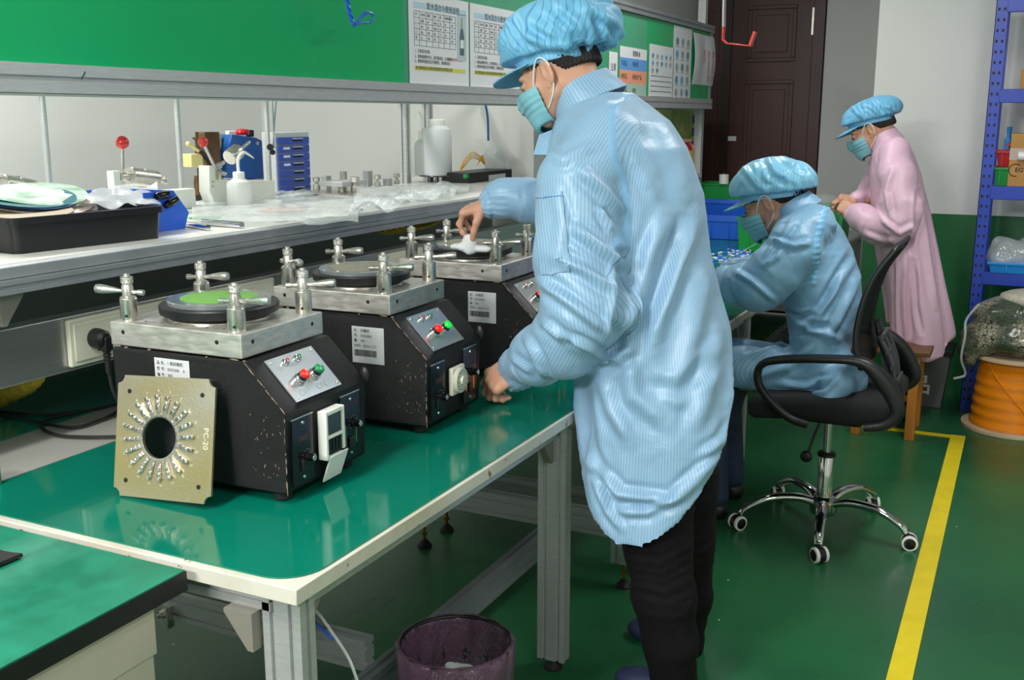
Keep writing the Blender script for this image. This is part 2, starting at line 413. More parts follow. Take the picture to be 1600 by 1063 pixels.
YF, YN = 8.1, 6.35
def struct(name, mb, m, **k): o = mb.build(name, m, smooth=0, **k); o['kind'] = 'structure'; return o
struct('floor', MB().box((-4.3, -3.2, -.05), (2.5, 8.4, 0)), m_floor)
struct('ceiling', MB().box((-4.3, -3.2, 2.95), (2.5, 8.4, 3.05)), mat('ceiling_white', '#d8dad8', .8))
struct('wall_left', MB().box((-4.3, -3.1, 0), (-4.15, 5.1, 2.95)), m_wall)
struct('wall_alcove', MB().box((-4.15, 5.1, 0), (-2.36, 5.22, 2.95)), m_wall)
struct('wall_side', MB().box((-2.48, 5.22, 0), (-2.36, 8.2, 2.95)), m_wall)
wf = MB(); wf.box((-2.36, YF, 2.5), (-.6, YF+.12, 2.95)); wf.box((-1.42, YF, 0), (-.6, YF+.12, 2.5)); struct('wall_far', wf, m_wall)
wn = MB(); wn.box((-.83, YN, .97), (2.4, YN+.12, 2.95)); wn.box((-.83, YN+.12, 0), (-.68, YF, 2.95)); struct('wall_right_far', wn, m_wall)
struct('trim_1', MB().box((-.835, YN-.004, 0), (2.4, YN+.11, .97)), m_dado)
struct('wall_right', MB().box((2.3, -3.1, 0), (2.42, YN+.1, 2.95)), m_wall)
struct('wall_behind', MB().box((-4.3, -3.2, 0), (2.42, -3.1, 2.95)), m_wall)

# door: brown double door in the far wall
xl, xr = PY(1140, 97, YF)[0], PY(1268, 97, YF)[0]
df = MB(); fr = PY(1286, 97, YF)[0]
df.box((xr+.005, YF-.03, 0), (fr, YF+.1, 2.5)); df.box((-2.36, YF-.03, 2.42), (fr, YF+.1, 2.5))
dfo = struct('door_frame', df, m_door); 
dfo['kind'] = 'structure'
def door_leaf(x0, x1, name):
    mb = MB(); mb.box((x0, YF, 0.01), (x1, YF+.04, 2.42))
    w_ = x1-x0; rows = [(PY(1203, 97, YF)[2], PY(1203, 8, YF)[2]), (.75, PY(1203, 125, YF)[2]), (.15, .6)]
    for z0, z1 in rows:
        a, b_ = x0+.2*w_, x1-.2*w_
        for (p, q, r_, s_) in ((a, b_, z0, z0+.03), (a, b_, z1-.03, z1)): mb.box((p, YF-.012, r_), (q, YF, s_))
        for (p, q) in ((a, a+.03), (b_-.03, b_)): mb.box((p, YF-.012, z0+.0302), (q, YF, z1-.0302))
        mb.box((a+.06, YF-.008, z0+.07), (b_-.06, YF, z1-.07))
    return struct(name, mb, m_door, bevel=.006)
d1 = door_leaf(xl+.01, xr, 'door_1'); d2 = door_leaf(-2.36, xl-.045, 'door_2')
struct('trim_2', MB().box((xl-.05, YF-.025, 0), (xl+.014, YF+.05, 2.42)), mat('dark_door_lip', '#2c1713', .4), )
hz = PY(1268, 30, YF); hg = MB(); hg.box((xr-.012, YF-.012, hz[2]-.11), (xr+.012, YF+.0, hz[2]+.08))
hg.build('hinge', m_steel, d1, smooth=0)
sc = MB(); c0 = PY(1143, 217, YF)
sc.sheet([[(c0[0]-.035+.012*j+.004*((i*j) % 3), YF-.003-.002*(i % 2), c0[2]-.018+.012*i+.004*(j % 2)) for j in range(7)] for i in range(4)], .001)
tag(sc.build('tape_scrap', m_paper), 'small torn white tape scrap stuck on the brown door', 'tape')

# floor marking tape
ty = MB(); a0 = PZ(1497, 686, 0); y_far = 5.26
ty.box((a0[0]-.035, -1.0, .0005), (a0[0]+.03, y_far+.03, .003))
t1 = ty.build('floor_tape', m_yellow_tape, smooth=0); tag(t1, 'long yellow floor tape line running toward the viewer, crossing green floor', 'tape line', 'yellow floor tape')
ty = MB(); ty.box((-1.1, y_far-.022, .0005), (a0[0]-.036, y_far+.022, .003)); t2 = ty.build('floor_tape', m_yellow_tape, smooth=0)
tag(t2, 'short yellow floor tape line crossing under the wooden stool', 'tape line', 'yellow floor tape')

# ================================================================== BENCHES
m_mat = mat('green_bench_mat', '#05735e', 0.10, var=.05, vscale=3, spec=.6, bump=.012, bscale=9, rvar=.04)
m_mat2 = mat('worn_green_mat', '#127056', 0.4, col2='#1d8266', vscale=14, bump=.04, bscale=90, rvar=.12)
m_edge = mat('chipped_white_edge', '#cfccc0', 0.5, col2='#bfb9a6', vscale=6)
m_edge_n = m_edge.node_tree
m_greytop = mat('grey_bench_top', '#a7a6a0', 0.35, var=.05, vscale=4)
m_cast = mat('cast_bracket', '#8f8b82', .5, .3)
m_paint = mat('cream_steel_paint', '#bdb7a8', .45, var=.04)
m_brass_foot = mat('brass_stud', '#8a6a34', .4, .8)

def chips(m):
    """brown chipped spots along the white board edge"""
    N = m.node_tree.nodes; L = m.node_tree.links; b = N['Principled BSDF']; old = b.inputs['Base Color'].links[0].from_socket
    tc = N.new('ShaderNodeTexCoord'); n = N.new('ShaderNodeTexNoise'); n.inputs['Scale'].default_value = 22; n.inputs['Detail'].default_value = 6; L.new(tc.outputs['Object'], n.inputs[0])
    g = N.new('ShaderNodeMath'); g.operation = 'GREATER_THAN'; g.inputs[1].default_value = .665; L.new(n.outputs[0], g.inputs[0])
    mx = N.new('ShaderNodeMixRGB'); L.new(g.outputs[0], mx.inputs[0]); L.new(old, mx.inputs[1]); mx.inputs[2].default_value = lin('#7d6a4c'); L.new(mx.outputs[0], b.inputs['Base Color'])
chips(m_edge)

def rounded_mat(x0, y0, x1, y1, z, r, th=.003, corners=(1, 1, 1, 1)):
    P = []
    for k, (cx, cy) in enumerate(((x1-r, y0+r), (x1-r, y1-r), (x0+r, y1-r), (x0+r, y0+r))):
        if corners[k]:
            for t in range(9):
                a = -PI/2+k*PI/2+t/8*PI/2; P.append((cx+r*math.cos(a), cy+r*math.sin(a)))
        else:
            P.append([(x1, y0), (x1, y1), (x0, y1), (x0, y0)][k])
    return MB().prism(P, th, None, (0, 0, z))

def foot(mb_stud, mb_pad, x, y, z1):
    mb_stud.cyl((x, y, .02), (x, y, z1), .006, n=10); mb_stud.cyl((x, y, .045), (x, y, .055), .011, n=6)
    mb_pad.lathe([(.026, 0), (.026, .006), (.015, .02), (.008, .028)], (x, y, 0), n=16)

def gusset(x, y, z, sx, axis):
    """triangular cast bracket under a top, in the plane of 'axis'"""
    R = np.array([[sx, 0, 0], [0, 0, -1], [0, 1, 0]], float) if axis == 'x' else np.array([[0, 0, 1], [sx, 0, 0], [0, 1, 0]], float)
    P = [(0, 0), (.060, 0), (.060, -.008), (.012, -.070), (0, -.070)]
    if np.linalg.det(R) < 0: P = P[::-1]
    return MB().prism(P, .022, R, (x, y, z))

def bench(name, label, x0, x1, y0, y1, zt=.75, mids=(), z_low=.17, feet=True, x_in=.035, mat_r=.09, bars=True, grp=None):
    t = thing(name, label, 'workbench', ((x0+x1)/2, (y0+y1)/2, 0), group=grp)
    tb = MB().box((x0, y0, zt-.032), (x1, y1, zt-.003)); tb.build('table_top', m_edge, t, True, bevel=.002)
    legs = [(x, y) for y in (y0+.05,)+tuple(mids)+(y1-.05,) for x in (x0+.06, x1-x_in)]
    zt2 = zt-.032
    for x, y in legs:
        if (x, y) in [(x0+.06, m) for m in mids]: continue
        l = MB().slot((x, y, .03 if y in mids and x > x0+.1 and y < 3 else .085), (x, y, zt2), .08 if x > x0+.1 else .04, .04, (0, 1, 0)).build('leg', m_alu, t, True)
        a, b_ = MB(), MB(); foot(a, b_, x, y, .11)
        a.build('foot_stud', m_brass_foot, l, True); b_.build('foot_pad', m_rubber, l, True)
    fr = MB()
    fr.slot((x0+.1, y0+.05, zt2-.02), (x1-.08, y0+.05, zt2-.02), .04, .04); fr.slot((x0+.1, y1-.05, zt2-.02), (x1-.08, y1-.05, zt2-.02), .04, .04)
    fr.slot((x1-x_in, y0+.07, zt2-.02), (x1-x_in, y1-.07, zt2-.02), .04, .04); fr.slot((x0+.06, y0+.07, zt2-.02), (x0+.06, y1-.07, zt2-.02), .04, .04)
    fr.build('top_rail', m_alu, t, True)
    if bars:
        for yy in ((1.97, y1-.05) if y0 < 2 else (y0+.05, y1-.05)):
            MB().slot((x0+.08 if yy != 1.97 else -2.03, yy, z_low+.04), (x1-x_in-.02 if yy != 1.97 else -1.35, yy, z_low+.04), .04, .08).build('cross_bar', m_alu, t, True)
        xm = -1.33
        MB().slot((xm, y0+.07, .14), (xm, y1-.07, .14), .04, .08).build('long_bar', m_alu_dull, t, True)
    for s_, yy in ((-1, y0+.03), (-1, y1-.06)):
        gusset(x1-x_in-.045, yy, zt2-.04, s_, 'x').build('corner_bracket', m_cast, t, True)
    for yy, s_ in ((y0+.075, 1),) + tuple((m+.025, 1) for m in mids) + tuple((m-.025, -1) for m in mids):
        gusset(x1-x_in-.015, yy, zt2-.04, s_, 'y').build('corner_bracket', m_cast, t, True)
    gusset(x1-x_in-.045, y0+.035, z_low-.002, -1, 'x').build('corner_bracket', m_cast, t, True)
    return t
tbl = bench('workbench', 'long workbench with white chipped edge and glossy green mat carrying the three black machines', -1.88, -1.01, 1.27, 3.07, mids=(2.45,), x_in=.058, grp='aluminium framed workbenches')
rounded_mat(-1.885, 1.285, -1.018, 3.06, .7472, .075, .0028, (1, 0, 0, 0)).build('green_mat', m_mat, tbl, True)
tb2 = bench('workbench', 'far workbench with green mat where the seated worker sorts blue connectors', -1.88, -.955, 3.13, 7.4, mids=(4.22,), x_in=.06, grp='aluminium framed workbenches')
rounded_mat(-1.875, 3.14, -.965, 7.39, .7472, .03, .0028, (0, 0, 0, 0)).build('green_mat', m_mat, tb2, True)

# black-edged low bench in the near left corner
xe = -1.222; yb = 1.248
t = thing('side_table', 'green topped side table with black edge and cream steel legs in the near left corner', 'table', (-1.7, .7, 0))
MB().box((-2.6, -.3, .713), (xe, yb, .747)).build('table_edge', m_blk_gloss if False else m_black, t, True)
MB().box((-2.6, -.3, .7472), (xe-.002, yb-.002, .750)).build('table_surface', m_mat2, t, True)
ap = MB(); ap.box((-2.5, yb-.10, .62), (xe-.02, yb-.06, .712)); ap.box((xe-.055, -.2, .62), (xe-.018, yb-.06, .712)); ap.build('apron', m_paint, t, True, bevel=.002)
for x_, y_ in ((xe-.08, yb-.12), (-2.5, yb-.12), (xe-.08, -.2), (-2.5, -.2)):
    MB().box((x_-.03, y_-.03, 0), (x_+.058, y_+.056, .7115)).build('leg', m_paint, t, True, bevel=.003)
q = PZ(8, 885, .75); mb = MB(); mb.sheet([[(q[0]-.12+.024*i, q[1]-.06+.024*j, .7605+.006*math.sin(i*.6)*math.cos(j*.7)) for j in range(5)] for i in range(6)], .006)
tag(mb.build('rubber_pad', m_rubber), 'dark rubber pad lying on the near left side table', 'pad')
# bracket joining the bars
q = PY(258, 960, 1.945); mb = MB(); mb.box((q[0]-.035, 1.945, q[2]-.025), (q[0]+.025, 1.95, q[2]+.025)); mb.box((q[0]+.022, 1.925, q[2]-.03), (q[0]+.027, 1.95, q[2]+.03)); mb.cyl((q[0]-.005, 1.945, q[2]), (q[0]-.005, 1.932, q[2]), .012, n=6)
mb.cyl((q[0]-.005, 1.932, q[2]), (q[0]-.005, 1.920, q[2]), .006, n=10)
mb.build('bar_bracket', m_steel, tbl, True)

# ================================================================== RACK BEHIND THE BENCHES
XS = -1.93       # front plane of shelf beam and board
rk = thing('rack', 'long aluminium rack with white shelf, green board and light rail behind the machines', 'rack', (-2.4, 3.2, 0))
zr0, zr1 = 1.552, 1.613; YE = 6.98
MB().slot((XS-.02, .4, (zr0+zr1)/2), (XS-.02, YE, (zr0+zr1)/2), .04, .062).build('board_rail', m_alu, rk, True)
ztop = PX(1118, 42, XS)[2]
MB().slot((XS-.02, .4, ztop-.02), (XS-.02, YE, ztop-.02), .04, .045).build('top_rail', m_alu_dull, rk, True)
MB().slot((XS-.02, YE-.03, zr0), (XS-.02, YE-.03, ztop), .02, .05, (0, 1, 0)).build('end_rail', m_alu_dull, rk, True)
m_board = mat('green_board', '#00a562', 0.22, var=.035, vscale=1.6, spec=.5, rvar=.06)
m_board2 = mat('film_covered_board', '#3f9d76', 0.16, var=.05, vscale=5, coat=.3)
seam = PX(1013, 90, XS)[1]; s2 = PX(642, 60, XS)[1]
MB().box((XS-.03, .4, zr1), (XS-.012, s2-.03, ztop-.045)).build('board_panel', m_board, rk, True)
MB().box((XS-.03, s2-.03, zr1), (XS-.013, seam, ztop-.045)).build('board_panel', m_board2, rk, True)
MB().box((XS-.03, seam, zr1), (XS-.012, YE-.05, ztop-.045)).build('board_panel', m_board, rk, True)
ss = MB(); ss.box((XS-.26, .4, zr0-.002), (XS-.03, YE-.05, zr0+.004)); ss.build('soffit', mat('grey_green_soffit', '#6f8580', .5), rk, True)
# shelf
zs = 1.19
MB().box((XS-1.0, .4, zs-.02), (XS-.035, 4.9, zs)).build('shelf_board', mat('white_laminate', '#dedfd8', .3, var=.03), rk, True)
MB().box((XS-.036, .4, zs-.028), (XS-.0, 4.9, zs-.002)).build('shelf_lip', m_alu_dull, rk, True, bevel=.002)
MB().slot((XS-.008, .4, zs-.044), (XS-.008, 4.9, zs-.044), .04, .03).build('shelf_beam', m_alu_dull, rk, True)
MB().box((-2.62, 1.26, .74), (-2.58, 5.05, zs-.021)).build('shade_panel', mat('under_shelf_shade_grey', '#8a8c8a', .6), rk, True)  # added panel; its grey stands in for the shade under the shelf
# bench under it
MB().box((-2.58, 1.26, .715), (-1.9, 5.05, .7455)).build('bench_surface', m_greytop, rk, True)
MB().box((-2.575, 1.26, .746), (-2.14, 5.05, .749)).build('green_mat', m_mat, rk, True)
# uprights
def post(x, y, z0=0, z1=None, w=.04): return MB().slot((x, y, z0), (x, y, z1 or ztop), w, w, (0, 1, 0)).build('upright', m_alu, rk, True)
for px, py in ((632, 200), (668, 200), (812, 200), (838, 200)):
    y_ = PX(px, py, -2.68)[1]; post(-2.68, y_, 0, 1.62)
post(XS-.07, YE-.05, 0, 2.6, .05); post(-2.32, YE-.05, 0, 2.0)
MB().box((-2.70, 1.3, 1.575), (-2.66, 4.98, 1.615)).build('rear_rail', m_alu_dull, rk, True)
for px in (65, 275, 415, ):
    y_ = PX(px, 150, -2.68)[1]; MB().cyl((-2.68, y_, zs), (-2.68, y_, 1.575), .0095, n=14).build('support_rod', m_alu, rk, True)
gusset(-1.965, 1.50, zs-.06, 1, 'y').build('corner_bracket', m_cast, rk, True)
# marks on the rail
mk = MB(); a, b_ = PX(133, 112, XS+.001), PX(128, 122, XS+.001)
mk.tube([a, (a+b_)/2+np.array([0, .002, .001]), b_, b_-np.array([0, .0005, .004])], .0011, 6); mk.build('pen_mark', m_blackmark, rk, True)

# trunking with sockets
XT = -1.985; zt0, zt1 = .915, 1.045
tr = thing('cable_trunking', 'brushed aluminium socket trunking running behind the black machines', 'trunking', (XT-.03, 2.2, zt0))
MB().box((XT-.05, .45, zt0), (XT, 4.9, zt1)).build('trunking_body', mat('brushed_aluminium', '#b9b9b8', .33, .8, var=.07, vscale=30, stretch=(1, .05, 6), bump=.02), tr, True, bevel=.003)
for k, y_ in enumerate((.6, 1.9, 3.2, 4.6)): MB().box((XT-.045, y_, .75), (XT-.01, y_+.04, zt0)).build('trunking_stand', m_alu_dull, tr, True)
def sock(y0, y1, z0, z1, pins=True):
    o = MB().box((XT, y0, z0), (XT+.014, y1, z1)).build('socket_panel', m_cream, tr, True, bevel=.004)
    f_ = MB().box((XT+.0135, y0+.012, z0+.012), (XT+.017, y1-.012, z1-.012)).build('socket_face', m_cream, o, True, bevel=.002)
    if pins:
        mb = MB()
        for yy in (y0+.05, y0+.11):
            for s_ in (-.008, .008): mb.box((XT+.0165, yy+s_-.0015, (z0+z1)/2+.004), (XT+.0175, yy+s_+.0015, (z0+z1)/2+.014))
        mb.build('socket_slots', m_blackmark, f_, True)
sy = PX(103, 540, XT)[1]
sock(sy, sy+.36, .925, 1.038); sock(sy+.40, sy+.75, .925, 1.038, True)
sock(3.05, 3.3, .925, 1.035)
# plugs with cords
def plug(y_, z_, pts, label):
    t_ = thing('power_plug', label, 'plug', (XT+.02, y_, z_), group='black plugs in the trunking')
    mb = MB(); mb.lathe([(.024, 0), (.024, .012), (.021, .03), (.013, .038)], (XT+.017, y_, z_), (1, 0, 0), 20); mb.cbox((XT+.045, y_+.004, z_-.012), (.03, .022, .034))
    mb.build('plug_body', m_black, t_, True, bevel=.002)
    r = MB()
    for k in range(6): r.cyl((XT+.047, y_+.006, z_-.028-.009*k), (XT+.047, y_+.006, z_-.033-.009*k), .010-.0006*k, n=14)
    r.cyl((XT+.047, y_+.006, z_-.02), (XT+.047, y_+.006, z_-.085), .0065, n=12); r.build('strain_relief', m_rubber, t_, True)
    MB().tube(pts, .004, 8).build('cord', m_rubber, t_, True)
def spl(P, n=10):
    """Catmull-Rom through points"""
    P = np.asarray(P, float); Q = np.vstack([2*P[0]-P[1], P, 2*P[-1]-P[-2]]); out = []
    for i in range(1, len(Q)-2):
        for k in range(n):
            t_ = k/n; a, b_, c, d = Q[i-1:i+3]
            out.append(.5*((2*b_)+(-a+c)*t_+(2*a-5*b_+4*c-d)*t_**2+(-a+3*b_-3*c+d)*t_**3))
    out.append(P[-1]); return np.array(out)
p_y = PX(155, 540, XT+.03)[1]
plug(p_y, .985, spl([(XT+.047, p_y+.006, .905), (XT+.06, p_y+.01, .84), (XT+.08, p_y+.05, .77), (XT+.10, p_y+.14, .756), (XT+.2, p_y+.12, .7555)]), 'black power plug in the white socket left of the nearest machine')
plug(p_y+.12, .985, spl([(XT+.047, p_y+.126, .905), (XT+.06, p_y+.13, .83), (XT+.09, p_y+.2, .765), (XT+.2, p_y+.3, .7555)]), 'black power plug in the white socket hidden behind the nearest machine plate')

# cables on the bench, yellow glove, tiny things
zc = .7535
def cab(px, r, name, m, label, cat, grp=None, zz=zc, n=10):
    P = [PZ(x, y, zz) for x, y in px]; P = [np.array([p[0], p[1], max(zz, .7495+r) if abs(zz-zc) < .01 else zz]) for p in P]
    o = MB().tube(spl(P, n), r, 8).build(name, m); return tag(o, label, cat, grp)
cab([(-30, 640), (60, 648), (130, 642), (190, 630)], .004, 'power_cable', m_rubber, 'upper black cable lying on the grey bench beneath the trunking', 'cable', 'black cables beneath the trunking')
cab([(-30, 640), (40, 655), (110, 668), (160, 655), (190, 640)], .004, 'power_cable', m_rubber, 'middle black cable dipping across the grey bench beneath the trunking', 'cable', 'black cables beneath the trunking')
cab([(120, 645), (75, 655), (65, 668), (90, 680), (140, 683), (200, 682)], .004, 'power_cable', m_rubber, 'lowest black cable looping beside the green mat edge', 'cable', 'black cables beneath the trunking')
yl = mat('yellow_cloth', '#cdb23c', .7, var=.2, vscale=30, bump=.3, bscale=80)
P = spl([PZ(-20, 628, .79), PZ(15, 615, .80), PZ(40, 605, .84), PZ(62, 592, .89)], 6); rr = np.interp(np.arange(len(P)), [0, 6, 14, len(P)-1], [.03, .024, .019, .012])
tag(MB().tube(P, rr*(1+.12*np.sin(np.arange(len(P))*2.1)), 12).build('yellow_sleeve', yl), 'crumpled yellow cloth sleeve poking out beneath the trunking at left', 'cloth')
mb = MB(); q = PZ(2, 757, .75); mb.box((q[0]-.06, q[1]-.004, .7505), (q[0]+.002, q[1]+.0, .79)); tag(mb.build('green_card', m_mat2), 'small teal card standing on the mat at the left edge', 'card')

# papers on the board
def ywid(px0, px1, py): return PX(px0, py, XS)[1], PX(px1, py, XS)[1]
m_blue_hdr = mat('pale_blue_print', '#b8d6e6', .4); m_yel = mat('yellow_highlight', '#d9d65a', .4); m_lblue = mat('blue_print', '#5f9fe0', .35); m_salmon = mat('salmon_print', '#ef9f80', .35)
m_lgrn = mat('pale_grey_green_print', '#a8c8b8', .35); m_redink = mat('red_ink', '#c25560', .5); m_tealink = mat('teal_print', '#5a8fa0', .4); m_pink = mat('pink_ink', '#c8848c', .5)
XP = XS-.011
def paper(name, y0, y1, z0, z1, label, grp='notices on the green board', m=m_paper, curl=0.0, off=0.0):
    G = [[(XP+off+.0012+curl*math.sin(PI*i/8)*abs(math.sin(PI*(j+2)/7)), y0+(y1-y0)*j/10, z1+(z0-z1)*i/8) for j in range(11)] for i in range(9)]
    o = MB().sheet(G, .0008).build(name, m); return tag(o, label, 'notice', grp)
def on_paper(o, items, m, name, x=XP+.0016):
    mb = MB()
    for y0, y1, z0, z1 in items: mb.box((x, y0, z0), (x+.0004, y1, z1))
    return mb.build(name, m, o, True, smooth=0)
def ptext(o, body, y, z, size, m, name='print_text', x=XP+.0018, align='LEFT'):
    V, F = text_mesh(body, size, .0001, align); R = np.array([[0, 0, 1], [1, 0, 0], [0, 1, 0]], float)
    return MB().add(V, F, R, (x, y, z)).build(name, m, o, True, smooth=0)
pz0 = PX(660, 134, XS)[2]+.002; pz1 = PX(660, -12, XS)[2]; pa, pb = ywid(643, 736, 60); pc, pd = ywid(738, 838, 60)
notes = [('thin', .0)]
for k, (y0, y1) in enumerate(((pa, pb), (pc, pc+(pb-pa)))):
    o = paper('instruction_sheet', y0, y1, pz0, pz1, ('laminated instruction sheet with bottle picture, left of the two beside the blue cap', 'laminated instruction sheet partly behind the blue cap of the standing worker')[k], m=m_paper, curl=0.0)
    W, Hh = y1-y0, pz1-pz0
    on_paper(o, [(y0+.08*W, y1-.05*W, pz1-.135*Hh-.03*Hh, pz1-.135*Hh+.03*Hh)], m_blue_hdr, 'title_band')
    ptext(o, '胶水混合与使用说明', y0+.28*W, pz1-.135*Hh, .026, m_ink, x=XP+.0024)
    L_ = []
    rows = [.20, .27, .33, .39, .45, .51, .57]
    for r_ in rows: L_.append((y0+.08*W, y0+.76*W, pz1-r_*Hh-.0006, pz1-r_*Hh+.0006))
    for c in (.08, .16, .27, .37, .47, .56, .66, .76): L_.append((y0+c*W-.0006, y0+c*W+.0006, pz1-.57*Hh, pz1-.20*Hh))
    on_paper(o, L_, m_ink, 'table_lines')
    for ri, r_ in enumerate(rows[:-2]):
        for ci, (c, tx) in enumerate(((.10, '序 一 二 三 四'), (.18, '353ND 比例 10:1 20g 5g'), (.285, '温度 60 80 100 120'), (.385, '时间 30min 45min 10h 25h'), (.49, '量 10 20 12 22'), (.575, '使用时间 4h 3h 2h 1h'), (.68, '检 OK OK OK OK'))):
            ptext(o, tx.split(' ')[ri] if ri < len(tx.split(' ')) else '-', y0+c*W, pz1-(r_+.035)*Hh, .011, m_ink)
    for q_, tx, mm in ((.63, '1、注意混合比例。', m_ink), (.69, '2、使用前搅拌均匀，真空脱泡后，必须检查', m_ink), (.74, '3、使用时间超过后不得使用，须重新混合', m_ink)):
        ptext(o, tx, y0+.08*W, pz1-q_*Hh, .0135, mm)
    ptext(o, '使用前搅拌均匀真空', y0+.62*W, pz1-.69*Hh, .013, m_pink)
    on_paper(o, [(y0+.08*W, y0+.93*W, pz1-.835*Hh, pz1-.79*Hh)], m_yel, 'highlight_band')
    ptext(o, '每次使用前后必须检查温度和时间并做好记录', y0+.09*W, pz1-.812*Hh, .013, m_ink, x=XP+.0024)
    if k == 0:
        by = y0+.87*W; bz = pz1-.385*Hh
        on_paper(o, [(by-.035, by+.035, bz-.095, bz+.07)], mat('pale_picture', '#b9cdd4', .4), 'picture')
        pr = MB().prism([(-.016, -.075), (.016, -.075), (.017, -.01), (.008, .02), (-.008, .02), (-.017, -.01)], .0004, np.array([[0, 0, 1], [1, 0, 0], [0, 1, 0]], float), (XP+.0024, by, bz)); pr.build('picture_bottle', mat('print_grey', '#5a6a78', .4), o, True)
        MB().box((XP+.0026, by-.013, bz-.05), (XP+.003, by+.013, bz-.02)).build('picture_label', m_paper, o, True)
        MB().box((XP+.0024, by-.003, bz+.02), (XP+.0029, by+.003, bz+.06)).build('picture_nozzle', mat('print_ochre', '#b98a50', .5), o, True)
# right-hand notices
def rect(px0, py0, px1, py1):
    a = PX(px0, py0, XS); b_ = PX(px1, py1, XS); return a[1], b_[1], b_[2], a[2]
y0, y1, z0, z1 = rect(972, 68, 1012, 138); z0 = PX(990, 150, XS)[2]
o = paper('colour_chart', y0, y1, z0-.06, z1-.01, 'colour chart with blue and salmon bands beside the blue cap'); W = y1-y0; Hh = z1-.01-z0+.06
on_paper(o, [(y0, y1, z0-.06+.62*Hh, z0-.06+.82*Hh)], m_lblue, 'blue_band'); on_paper(o, [(y0, y1, z0-.06+.40*Hh, z0-.06+.62*Hh)], m_salmon, 'salmon_band'); on_paper(o, [(y0, y1, z0-.06+.16*Hh, z0-.06+.40*Hh)], m_lgrn, 'grey_band')
for q_, a, b_ in ((.9, '', '管理标准'), (.72, '不良品', '待处理'), (.51, '待检品', '待检验产品'), (.28, '合格品', '合格')):
    if a: ptext(o, a, y0+.04*W, z0-.06+q_*Hh, .03, m_ink, x=XP+.0026)
    ptext(o, b_, y0+.45*W, z0-.06+q_*Hh, .03, m_ink, x=XP+.0026)
y0, y1, z0, z1 = rect(955, 80, 967, 130); o = paper('small_notice', y0, y1, z0-.03, z1, 'narrow white notice right beside the blue cap back'); ptext(o, '注意', y0+.02, (z0+z1)/2, .04, m_ink)
rr_ = random.Random(3)
def icons(o, y0, y1, z0, z1, rows, cols, skip=()):
    g, b2, tl = MB(), MB(), MB(); W = y1-y0; Hh = z1-z0
    for r_ in range(rows):
        for c in range(cols):
            if (r_, c) in skip: continue
            cy = y0+W*(c+.5)/cols; cz = z1-Hh*(r_+.5)/rows; a = W/cols*.26; h = Hh/rows*.32
            mb = b2 if (r_*3+c) % 7 == 3 else (tl if (r_+c) % 3 == 0 else g)
            mb.sphere((XP+.0016, cy, cz), (.0008, a, h), 12, 6)
            g.box((XP+.0014, cy-a, cz-h*1.35), (XP+.002, cy+a, cz-h*1.15))
    g.build('grey_icons', mat('print_pale_grey', '#9aa6ac', .5), o, True)
    if b2.V: b2.build('blue_icons', mat('print_blue', '#58aede', .5), o, True)
    if tl.V: tl.build('teal_icons', m_tealink, o, True)
y0, y1, z0, z1 = rect(1018, 68, 1053, 158)
o = paper('picture_notice', y0, y1, z0, z1, 'wide white notice with rows of small pictures and text beneath'); icons(o, y0+.02, y1-.02, z0+.48*(z1-z0), z1-.04, 3, 5, {(2, 2), (2, 3), (2, 4)})
on_paper(o, [(y0+.03, y1-.03, z0+k*.028+.02, z0+k*.028+.023) for k in range(5)], m_ink, 'text_lines')
y0, y1, z0, z1 = rect(1056, 40, 1080, 162); z1 = PX(1068, 42, XS)[2]; z0 = PX(1068, 160, XS)[2]
o = paper('picture_notice', y0, y1, z0, z1, 'tall narrow white notice with five rows of small pictures'); icons(o, y0+.02, y1-.02, z0+.02, z1-.05, 5, 3)
y0, y1, z0, z1 = rect(1086, 52, 1115, 135); z1 = PX(1100, 54, XS)[2]; z0 = PX(1100, 133, XS)[2]
o = paper('curled_notice', y0, y1, z0, z1, 'curled white notice with vertical red writing at the board end', curl=.02)
for k, tx in enumerate(('禁 止 乱 放', '物 品 摆 放', '整 齐')): 
    for j, ch in enumerate(tx.split(' ')): ptext(o, ch, y1-.10-.1*k, z0+.62*(z1-z0)-.05*j, .05, m_redink, x=XP+.022)

# blue twisted cord hanging in front of the board
cb = mat('blue_cord', '#1457c8', .35)
X0 = XS+.10
def cpt(px, py, dx=0): p = PX(px, py, X0+dx); return p
A = [cpt(538, -40), cpt(541, -10), cpt(545, 15), cpt(552, 38)]
S1 = spl(A, 12); t_ = np.arange(len(S1))*.55
mb = MB()
for ph in (0, PI): mb.tube(S1+np.stack([.004*np.cos(t_+ph), .004*np.sin(t_+ph), 0*t_], 1), .0035, 8)
for dz in (0, 5):
    mb.tube(spl([cpt(552, 40), cpt(560, 34-dz*.5), cpt(570, 23-dz*.8), cpt(580, 20+dz*.2), cpt(583, 27), cpt(578, 35+dz*.2), cpt(565, 36), cpt(552, 41)], 8), .003, 8)
tag(mb.build('twisted_cord', cb), 'blue twisted cord with a loop hanging before the green board', 'cord')

